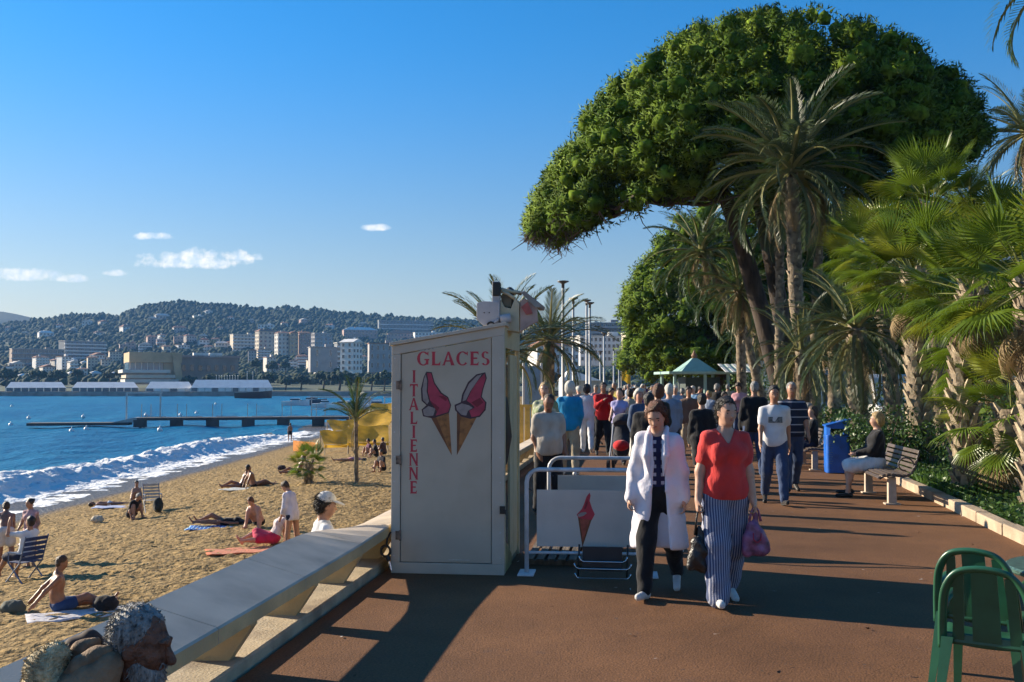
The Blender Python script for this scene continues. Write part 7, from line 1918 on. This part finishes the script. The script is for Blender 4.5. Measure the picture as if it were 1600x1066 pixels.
walker(1026, 17.5, 1.74, R(8), STAND, 'person in a dark green jumper with reddish hair seen from behind', ('sweater', cloth((.03, .035, .03)), 1.9, -.1), ('trousers', cloth((.05, .02, .025))), shoe_b, 'auburn', 'bob', 'fair', 1, True, 1.05, group=G1)
walker(1046, 19.5, 1.76, R(5), WALK(.3, .2), 'person in a pale blue grey shirt with pale cap walking away', ('shirt', cloth((.24, .27, .34)), 1.9, -.12), ('trousers', cloth((.04, .04, .05))), shoe_b, 'white', 'short', 'fair', 1, False, 1.1, group=G1)
walker(1097, 17.0, 1.60, R(4), WALK(.3, .1, 1), 'person in black coat and skirt walking away in the gap between the women', ('jacket', black, 1.95, -.3), ('skirt', black, .9), shoe_b, 'dark', 'short', 'fair', 1, True, 1.12, group=G1)
walker(1076, 24, 1.68, CAMF, WALK(.2, .1), 'dark skinned looking walker in brown facing the viewer left of the black coat'.replace('dark skinned looking walker', 'walker'), ('shirt', cloth((.16, .09, .06)), 1.9, -.1), ('trousers', khaki), shoe_b, 'dark', 'short', 'tan', 2, False, 1.0, group=G1)
walker(1177, 19.5, 1.80, R(-5), STAND, 'grey haired man in dark jacket seen from behind near the pine', ('jacket', black, 1.95, -.12), ('trousers', jeans), shoe_b, 'grey', 'crop', 'tan', 1, False, 1.1, group=G1)
# pushchair
def pushchair():
    p = at(972, 600, 21.3); o = empty('pushchair', (p.x, 21.3, 0), CAMF - .25, 'dark pushchair with red cover and small wheels in front of the lavender vest', 'pushchair')
    t = Shape(); t.cone((0, .10, .45), (0, -.12, .62), .19, .20, .05); t.cone((0, -.12, .62), (0, -.20, .95), .20, .17, .05); garment('seat_shell', t, cloth((.02, .022, .03)), o, .02)
    t = Shape(); t.ell((0, -.10, .98), (.22, .24, .18)); t.cut(np.array([0, .5, -.86]), -.80); garment('hood', t, cloth((.03, .03, .04)), o, .02)
    t = Shape(); t.ell((0, .18, .50), (.17, .2, .12)); garment('foot_cover', t, redc, o, .02)
    for x in (-.24, .24):
        b = MB(); b.tube([(x, .32, .12), (x, -.1, .55), (x, -.42, 1.02)], .014, 6); b.tube([(x, -.32, .12), (x, -.02, .45)], .013, 6); b.build('frame_tube', M_STEEL, o)
        for y in (.34, -.34): b = MB(); b.tube([(x - .025, y, .11), (x + .025, y, .11)], .11, 14); b.build('wheel', M_TYRE, o)
    b = MB(); b.tube([(-.24, -.42, 1.02), (.24, -.42, 1.02)], .016, 6); b.build('handle', M_BLACK, o)
pushchair()

# ---- the crowd farther along
TOPC = [('white', (.62, .61, .58)), ('black', (.015, .015, .017)), ('navy', (.02, .03, .07)), ('cream', (.58, .52, .40)), ('red', (.42, .03, .03)), ('pale blue', (.30, .36, .46)), ('beige', (.45, .38, .28)), ('grey', (.25, .25, .26)), ('sky blue', (.22, .38, .55)), ('pink', (.55, .28, .30)), ('brown', (.14, .08, .05)), ('yellow', (.55, .42, .10)), ('purple', (.16, .07, .22))]
BOTC = [('black', (.014, .014, .016)), ('blue', (.04, .07, .15)), ('khaki', (.32, .26, .17)), ('white', (.6, .58, .55)), ('grey', (.16, .16, .17))]
def crowd():
    random.seed(33); used = set(); n = 0; spots = []
    px0 = [(905, 34), (930, 38), (953, 30), (961, 33), (983, 28), (990, 36), (1005, 40), (1018, 30), (1032, 34), (1040, 45), (1055, 31), (1066, 38), (1085, 33), (1092, 42), (1108, 29), (1120, 36), (1132, 32), (1146, 38), (1156, 30)]
    for q in px0: spots.append(q)
    for k in range(38):
        Y = random.uniform(42, 170); lo, hi = 800 + FPX * (-1.6 / Y + .1213), 800 + FPX * (6.5 / Y + .1213); spots.append((random.uniform(max(lo, 925), min(hi, 1165)), Y))
    NEAR = ['behind the red sweater', 'near the lamp posts', 'right of the lavender vest', 'behind the blonde woman', 'behind the pale cap', 'left of the black coat', 'before the green pavilion', 'beside the pine trunk']
    for px, Y in spots:
        for _ in range(200):
            t, b_, hr = random.choice(TOPC), random.choice(BOTC), random.choice(['dark', 'brown', 'grey', 'white', 'blond'])
            if (t[0], b_[0], hr) not in used: break
        used.add((t[0], b_[0], hr)); away = random.random() < .5; fem = random.random() < .5
        lab = 'distant %s haired walker in %s top and %s trousers %s the viewer' % (hr, t[0], b_[0], 'leaving' if away else 'facing')
        lod = 2 if Y < 46 else 3
        walker(px, Y, random.uniform(1.48, 1.84), (0 if away else CAMF) + random.uniform(-.8, .8), dict(WALK(random.uniform(.12, .5), random.uniform(.1, .5), random.randrange(2)), head=(random.uniform(-.8, .8), random.uniform(-.1, .4), random.uniform(-.1, .1)), twist=random.uniform(-.25, .25), lean=random.uniform(0, .14), side=random.uniform(-.05, .05), el=random.choice([(.2, .3), (1.4, .3), (.3, 1.2), (1.3, 1.4), (.4, .5)]), inn=random.choice([(0, 0), (.5, 0), (0, .5), (.3, .3)])), lab,
               (random.choice(['tee', 'shirt', 'sweater']), cloth(t[1])), (random.choice(['trousers', 'trousers', 'trousers']), cloth(b_[1])), shoe_b, hr, random.choice(['short', 'bob'] if fem else ['short', 'crop']), random.choice(['fair', 'tan', 'pink']), lod, fem, random.uniform(.95, 1.15), group='crowd far along the promenade')
crowd()

# ---- seated people
SIT = dict(hip=((1.50, .10), (1.50, .06)), knee=(1.45, 1.45), sh=((.35, .1), (.35, .1)), el=(.9, .9), inn=(.45, .45), lean=-.06)
def seat_on(o, J, z): o.location.z += z - (float(J['pelvis'][2]) - .115 * J['S'])
bs = BENCH1 + Matrix.Rotation(BANG, 3, 'Z') @ Vector((.05 if False else -.25, -.06, 0))
SO, SJ = person(bs, BANG + CAMF, 1.64, dict(SIT, hip=((1.42, .05), (1.50, .08)), knee=(1.30, 1.55), head=(.15, .05, 0)), 'woman in a dark cardigan and white skirt sitting on the nearer bench', ('sweater', black, 1.92, -.06), ('skirt', white, .96), shoe_b, 'blond', 'bob', 'fair', 1, True, 1.08, .01, None, 'face')
bs2 = BENCH2 + Matrix.Rotation(BANG, 3, 'Z') @ Vector((-.20, -.06, 0))
person(bs2, BANG + CAMF + .1, 1.74, dict(SIT, head=(.2, .1, 0), sh=((.8, .1), (.9, .1)), el=(1.6, 1.5)), 'man in red trousers on the bench behind the blue bin', ('sweater', navy, 1.9, -.05), ('trousers', cloth((.30, .03, .035))), shoe_b, 'grey', 'short', 'fair', 1, False, 1.05)
bs2 = BENCH2 + Matrix.Rotation(BANG, 3, 'Z') @ Vector((.42, -.06, 0))
person(bs2, BANG + CAMF - .1, 1.66, dict(SIT, head=(-.3, .1, 0)), 'brown haired companion in dark clothes on the bench behind the blue bin', ('sweater', black, 1.9, -.05), ('trousers', navy), shoe_b, 'brown', 'bob', 'fair', 1, True, 1.0)
person((3.42, 5.35, 0), R(60), 1.72, dict(SIT, lean=.1, sh=((.7, .25), (.6, .2)), el=(.9, 1.0)), 'person in a dark red top sitting at the cafe table, mostly out of the picture', ('tee', cloth((.16, .02, .03)), .7, -.05), ('shorts', cloth((.05, .09, .13)), .9), shoe_b, 'grey', 'short', 'fair', 1, False, 1.1)
# ---- old man in the corner, leaning by the wall
OM = at(214, 1006, 3.42)
oo, oj = person((OM.x - .10, OM.y, 0), R(-92), 1.74, dict(hip=((1.45, .1), (1.2, .12)), knee=(.5, 1.4), lean=-.04, bend=.22, sh=((.35, .1), (.35, .1)), el=(.7, .7), head=(.05, -.02, 0)), 'grey bearded old man in dark clothes sitting by the sea wall, seen in profile',
    ('sweater', cloth((.018, .016, .016)), 1.95, -.05), ('trousers', cloth((.03, .028, .028))), shoe_b, 'grey', 'crop', 'weathered_shaded', 0, False, 1.05, .02, None, 'noface')
dz = OM.z - (float(oj['head'][2]) + .0); oo.location.z = dz
hw = Matrix.LocRotScale(oo.location, oo.rotation_euler, None) @ Vector(tuple(oj['head'])); oo.location.x += OM.x - hw.x + .01; oo.location.y += OM.y - hw.y
def beard(o, J):
    S = J['S']; H = J['head']; u, f, r = J['hu'], J['hf'], J['hr']; Fh = frame(r, f, u); t = Shape(); t.fold = .004
    t.ell(H - u * .095 * S + f * .045 * S, np.array([.055, .052, .052]) * S, Fh, .03); t.ell(H - u * .06 * S + f * .02 * S, np.array([.066, .052, .055]) * S, Fh, .03); t.ell(H - u * .045 * S + f * .092 * S, np.array([.030, .012, .010]) * S, Fh, .01)
    bo = garment('beard', t, HAIR['grey'], o, .007, 1); strands(bo, HAIR['grey'], o, -u * .9, .02, 1500, lift=.2, name='beard_strands')
    hb = [c for c in o.children if c.name.startswith('hair') and 'strands' not in c.name][0]; strands(hb, HAIR['grey'], o, -u * .6 - f * .6, .016, 5200, .003, .12)
    t = Shape(); t.cone(H + u * .018 * S + f * .082 * S, H - u * .034 * S + f * .114 * S, .010 * S, .017 * S, .01); t.ell(H + u * .026 * S + f * .082 * S, np.array([.046, .018, .012]) * S, Fh, .02); garment('nose', t, SKIN['weathered_shaded'], o, .005)
beard(oo, oj)
def stool():
    p = Vector((oo.location.x, oo.location.y, 0)); h = dz
    o = empty('low_seat', p, 0, 'low dark crate the old man sits on', 'crate'); b = MB(); b.box((-.02, 0, max(.05, (h + .0) / 2)), (.36, .36, max(.1, h))); b.build('box', M('crate_dark', (.05, .04, .03), .8, .2), o, bevel=.01)
if dz > .06: stool()
def sheepskin():
    Yk = 3.34; o = empty('sheepskin_coat', at(110, 1075, Yk), 0, 'tan sheepskin coat with cream fleece bundled behind the old man', 'coat'); B = o.location
    lt = M('suede_tan', (.24, .15, .085), .85, .25, 14, bump=.5, bscale=60); dk = M('suede_dark', (.07, .045, .035), .85, .2, 10); fl = M('fleece', (.62, .50, .30), .95, .3, 30, bump=1, bscale=90)
    P = lambda px, py, y=Yk: np.array(tuple(at(px, py, y) - B))
    def roll(pts, rs, name, m, fold=.0):
        t = Shape(); t.fold = fold
        for i in range(len(pts) - 1): t.cone(P(*pts[i]), P(*pts[i + 1]), rs[i], rs[i + 1], .02)
        g = garment(name, t, m, o, .008)
        if m is fl: strands(g, fl, o, np.array([0, 0, .1]), .012, 2600, .004, .6, 'fleece_tufts')
    roll([(95, 1085), (128, 1045), (150, 1028), (168, 1018)], [.045, .040, .034, .020], 'sleeve', lt, .002)
    roll([(100, 1090), (140, 1075), (170, 1040)], [.08, .08, .05], 'back_panel', lt, .003)
    roll([(112, 1040, 3.40), (128, 1015, 3.40), (150, 1004, 3.42)], [.026, .030, .018], 'collar', lt, .002)
    roll([(105, 1050, 3.42), (118, 1012, 3.44), (140, 1000, 3.45), (165, 1008, 3.45)], [.030, .032, .030, .02], 'lining', dk, .003)
    roll([(48, 1085), (70, 1050), (84, 1026)], [.055, .060, .050], 'fleece_trim', fl, .007)
    roll([(60, 1100), (90, 1080)], [.08, .07], 'fleece_trim', fl, .006)
sheepskin()

# ---- people on the beach
BG = 'people on the beach'
SITG = dict(hip=((1.60, .12), (1.95, .10)), knee=(.06, .80), lean=-.35, sh=((-.75, .15), (-.75, .15)), el=(.1, .1), foot=(.9, .9))
CROSS = dict(hip=((2.45, .18), (2.40, .14)), knee=(2.3, 2.2), lean=.15, sh=((.5, .2), (.5, .2)), el=(.6, .6), foot=(.2, .2))
SUP = dict(root=(R(90), 0, 0), sh=((.0, .25), (.0, .25)), el=(.2, .2), foot=(-.6, -.6)); PRO = dict(root=(R(-90), 0, 0), sh=((2.2, .4), (2.2, .4)), el=(.8, .8), foot=(-1.2, -1.2))
def beachgoer(px, py, rz, h, pose, label, *a, dz=0.0, **k):
    p = gs(px, py); k.setdefault('group', BG); o, J = person(p, rz, h, pose, label, *a, **k); o.location.z = p.z + dz; return o, J
trunks = cloth((.02, .05, .14)); blackb = cloth((.012, .012, .014))
def towel(px, py, L, W, rz, col, label, stripe=None):
    p = gs(px, py); V = []; F = []; n = 14; m_ = 8
    for i in range(n + 1):
        for j in range(m_ + 1): V.append(((i / n - .5) * L, (j / m_ - .5) * W, .035 + .012 * math.sin(i * 1.3 + j) + .01 * math.sin(j * 2.1)))
    for i in range(n):
        for j in range(m_): a = i * (m_ + 1) + j; F.append((a, a + m_ + 1, a + m_ + 2, a + 1))
    b = MB(); b.add(V, F); o = b.build('beach_towel', stripe or cloth(col), loc=p, rot=(0, 0, rz), smooth=True); md = o.modifiers.new('t', 'SOLIDIFY'); md.thickness = .012
    tag(o, label, 'towel', 'towels on the sand'); return o
def beach_chair(px, py, rz, label, col=(.03, .06, .16)):
    p = gs(px, py); o = empty('beach_chair', p, rz, label, 'chair', 'folding chairs on the beach'); fm = M('chair_frame', (.12, .16, .24), .4, .1); fb = cloth(col)
    for x in (-.27, .27):
        b = MB(); b.tube([(x, .26, .0), (x, -.16, .42), (x, -.34, .98)], .016, 6); b.build('back_tube', fm, o); b = MB(); b.tube([(x, -.26, .0), (x, .22, .42)], .016, 6); b.build('leg_tube', fm, o); b = MB(); b.box((x, .0, .62), (.04, .44, .025)); b.build('armrest', fm, o); b = MB(); b.tube([(x, .2, .42), (x, .2, .61)], .012, 6); b.build('arm_support', fm, o)
    for k in range(5): b = MB(); b.box((0, -.15 + k * .085, .42), (.54, .07, .012)); b.build('seat_strap', fb, o)
    for k in range(5): t = k / 4; b = MB(); b.box((0, -.19 - .14 * t, .50 + .42 * t), (.54, .014, .075), Matrix.Rotation(.3, 3, 'X')); b.build('back_strap', fb, o)
    return o
beach_chair(40, 908, R(62), 'blue strap folding chair of the man in the white T shirt', (.02, .04, .13))
co, cj = beachgoer(40, 906, R(62), 1.76, dict(SIT, hip=((1.45, .15), (1.35, .12)), knee=(.9, 1.1), sh=((1.3, .6), (.4, .2)), el=(1.7, .8), lean=-.18), 'man in a white T shirt lounging in the blue folding chair', ('tee', white, .7, -.05), ('shorts', navy, .95), None, 'dark', 'short', 'tan', lod=1)
co.location.z = gs(40, 906).z + .43 - (float(cj['pelvis'][2]) - .12)
beachgoer(47, 888, R(170), 1.60, dict(STAND, head=(.6, .1, 0), sh=((.1, .3), (.1, .3)), el=(.9, .9)), 'woman in a pink swimsuit standing behind the man in the folding chair', ('tank', cloth((.50, .30, .30)), .05, -.1), ('brief', cloth((.50, .30, .30))), None, 'dark', 'bun', 'tan', lod=1, fem=True)
beachgoer(8, 892, R(30), 1.74, dict(STAND, lean=.55, bend=.3, sh=((.5, .1), (.5, .1)), head=(0, -.3, 0)), 'bare chested man stooping at the picture edge beside the folding chair', None, ('shorts', cloth((.55, .52, .48)), .6), None, 'brown', 'short', 'dark_tan', lod=1)
beachgoer(92, 958, R(-62), 1.78, dict(SITG, lean=-.28, bend=.35, hip=((1.58, .10), (1.9, .15)), knee=(.05, .75), head=(.0, .25, 0)), 'bare backed man in dark blue trunks propped on one arm on the sand', None, ('shorts', trunks, .45), None, 'brown', 'crop', 'dark_tan', lod=1, build=1.1)
towel(128, 962, 1.7, .8, R(28), (.50, .48, .50), 'pale towel under the man propped on one arm')
towel(185, 793, 1.9, .9, R(10), (.30, .36, .55), 'pale blue towel near the water with a reclining pair')
beachgoer(170, 792, R(-80), 1.70, dict(SUP), 'sunbather with white trunks lying closest to the surf', None, ('brief', white), None, 'dark', 'short', 'dark_tan', lod=2)
beachgoer(213, 789, R(200), 1.66, dict(CROSS, lean=.0), 'slim person sitting upright on the pale blue towel', None, ('brief', white), None, 'dark', 'bun', 'tan', lod=2, fem=True)
beachgoer(205, 812, R(-120), 1.70, dict(CROSS, lean=.3, bend=.3), 'person in black crouching over a book in front of the canvas chair', ('tee', blackb), ('shorts', blackb, .5), None, 'grey', 'short', 'tan', lod=2)
beach_chair(238, 800, R(-150), 'low canvas chair with a rucksack hung on its back', (.45, .40, .34))
def rucksack():
    p = gs(247, 802); o = empty('rucksack', p + Vector((0, 0, .02)), .3, 'dark rucksack leaning against the low canvas chair', 'bag'); t = Shape(); t.fold = .006; t.ell((0, 0, .25), (.17, .13, .27), None, .03); t.ell((0, -.1, .18), (.12, .08, .14), None, .03); garment('pouch', t, cloth((.03, .035, .03)), o, .02)
    for x in (-.07, .07): b = MB(); b.tube([(x, .12, .45), (x, .19, .3), (x, .12, .08)], .014, 6); b.build('strap', M_BLACK, o)
rucksack()
towel(385, 766, 1.9, 1.1, R(-20), (.40, .42, .40), 'grey green towel under the sunbathing couple')
beachgoer(378, 764, R(115), 1.72, dict(SITG), 'sunbather with a pale cap leaning back, left of the couple', None, ('brief', blackb), None, 'white', 'short', 'dark_tan', lod=2)
beachgoer(396, 763, R(-60), 1.78, dict(SITG, lean=-.3), 'broad dark haired sunbather leaning back, right of the couple', None, ('brief', blackb), None, 'dark', 'short', 'dark_tan', lod=2, build=1.15)
blue_st = pattern_mat('towel_blue', (.02, .10, .38), (.30, .50, .62), 'vert', 9, .25)
towel(352, 826, 2.0, .9, R(6), (0, 0, 0), 'bright blue striped towel on the open sand', blue_st)
beachgoer(352, 823, R(96), 1.66, dict(SUP, hip=((.1, .04), (.5, .04)), knee=(.1, .9)), 'sunbather in dark swimwear lying on the bright blue towel', ('tank', blackb, .05), ('brief', blackb), None, 'brown', 'bob', 'dark_tan', lod=1, fem=True)
beachgoer(404, 826, R(160), 1.70, dict(CROSS, lean=.35, bend=.3), 'sunburnt person hunched beside the blue towel', None, ('brief', blackb), None, 'auburn', 'short', 'pink', lod=2)
beachgoer(428, 852, R(118), 1.68, dict(SITG, lean=-.45), 'woman with a red wrap reclining near the wall', ('tank', cloth((.60, .50, .48)), .08), ('skirt', cloth((.50, .02, .07)), 1.0), None, 'blond', 'bob', 'pink', lod=1, fem=True)
towel(385, 862, 1.8, .9, R(20), (.55, .14, .05), 'orange towel beside the woman with the red wrap')
beachgoer(456, 868, R(62), 1.70, dict(STAND, lean=.12, bend=.18, head=(.1, .5, 0), sh=((.25, .12), (.15, .12)), el=(.4, .4)), 'person in a long white shirt and dark briefs standing on the sand', ('shirt', cloth((.55, .53, .60)), 1.5, -.14), ('brief', navy), None, 'brown', 'short', 'tan', lod=1)
beachgoer(453, 690, R(20), 1.72, dict(STAND, hip=((.08, .08), (-.05, .08))), 'bather in dark trunks standing at the edge of the surf', None, ('shorts', blackb, .5), None, 'dark', 'short', 'dark_tan', lod=2)
beachgoer(466, 742, R(110), 1.70, dict(SITG), 'sunbather half hidden by the squat fan palm', None, ('brief', blackb), None, 'brown', 'short', 'dark_tan', lod=2)
for k, (px, py, lab, c, rz) in enumerate([(588, 716, 'person in black sitting in front of the highest awning', (.015, .015, .018), 100), (600, 712, 'person in brown sitting next to the kiosk edge on the sand', (.10, .05, .035), 60), (578, 714, 'person in plum sitting under the palm side awning', (.10, .03, .07), 120), (598, 738, 'dark haired reader sitting on the sand beside the kiosk', (.03, .03, .04), 140)]):
    beachgoer(px, py, R(rz), 1.7, dict(CROSS), lab, ('tee', cloth(c)), ('shorts', blackb, .6), None, 'dark', 'short', 'tan', lod=2)
beachgoer(548, 722, R(100), 1.68, dict(SUP), 'sunbather in pink lying before the low yellow awning', ('tank', cloth((.45, .2, .24)), .05), ('brief', cloth((.45, .2, .24))), None, 'brown', 'bob', 'tan', lod=2, fem=True)
# boy in the cap standing on the ledge behind the wall
pk = at(510, 789, 9.9); ko, kj = person((pk.x, pk.y, -1.04), R(-75), 1.66, dict(STAND, head=(.1, .15, 0)), 'boy in a white cap and white T shirt behind the sea wall', ('tee', white, .7, -.05), ('shorts', navy, .8), shoe_b, 'dark', 'short', 'tan', 0, False, .95)
hw = Matrix.LocRotScale(ko.location, ko.rotation_euler, None) @ Vector(tuple(kj['head'])); ko.location.x += pk.x - hw.x; ko.location.y += pk.y - hw.y; cap_hat(ko, kj, cloth((.62, .60, .56)))
ko.location.z += pk.z - hw.z if abs(pk.z - hw.z) < .5 else 0
# small things on the sand
def beach_bag(px, py, label, col):
    p = gs(px, py); t = Shape(); t.fold = .008; t.ell((0, 0, .12), (.22, .15, .14), None, .04); t.cone((-.1, 0, .2), (.12, 0, .22), .05, .04, .05); V, F = t.mesh(.02)
    o = link('beach_bag', mesh_np('beach_bag', relax(V, F), F, cloth(col), True), loc=p); tag(o, label, 'bag', 'bags on the sand')
beach_bag(20, 962, 'patterned dark bag on the sand in the corner', (.09, .10, .08)); beach_bag(165, 955, 'black bag beside the man propped on one arm', (.015, .015, .018)); beach_bag(440, 735, 'small dark bag near the squat fan palm', (.05, .03, .03))
beach_bag(152, 818, 'pale crumpled bag alone on the open sand', (.5, .42, .3))
# ---- sea haze over the bay
def haze():
    b = MB(); b.box((0, 1350, 98), (6800, 3100, 208)); m = bpy.data.materials.new('haze'); m.use_nodes = True; n, l = m.node_tree.nodes, m.node_tree.links
    n.remove(n['Principled BSDF']); v = n.new('ShaderNodeVolumePrincipled'); v.inputs['Color'].default_value = (.20, .48, .95, 1); v.inputs['Density'].default_value = .00013; v.inputs['Anisotropy'].default_value = .0; v.inputs['Density Attribute'].default_value = ''; m.cycles.homogeneous_volume = True
    l.new(v.outputs[0], n['Material Output'].inputs['Volume']); o = b.build('haze', m); tag(o, 'thin blue sea haze over the bay', 'haze', kind='stuff')
haze()
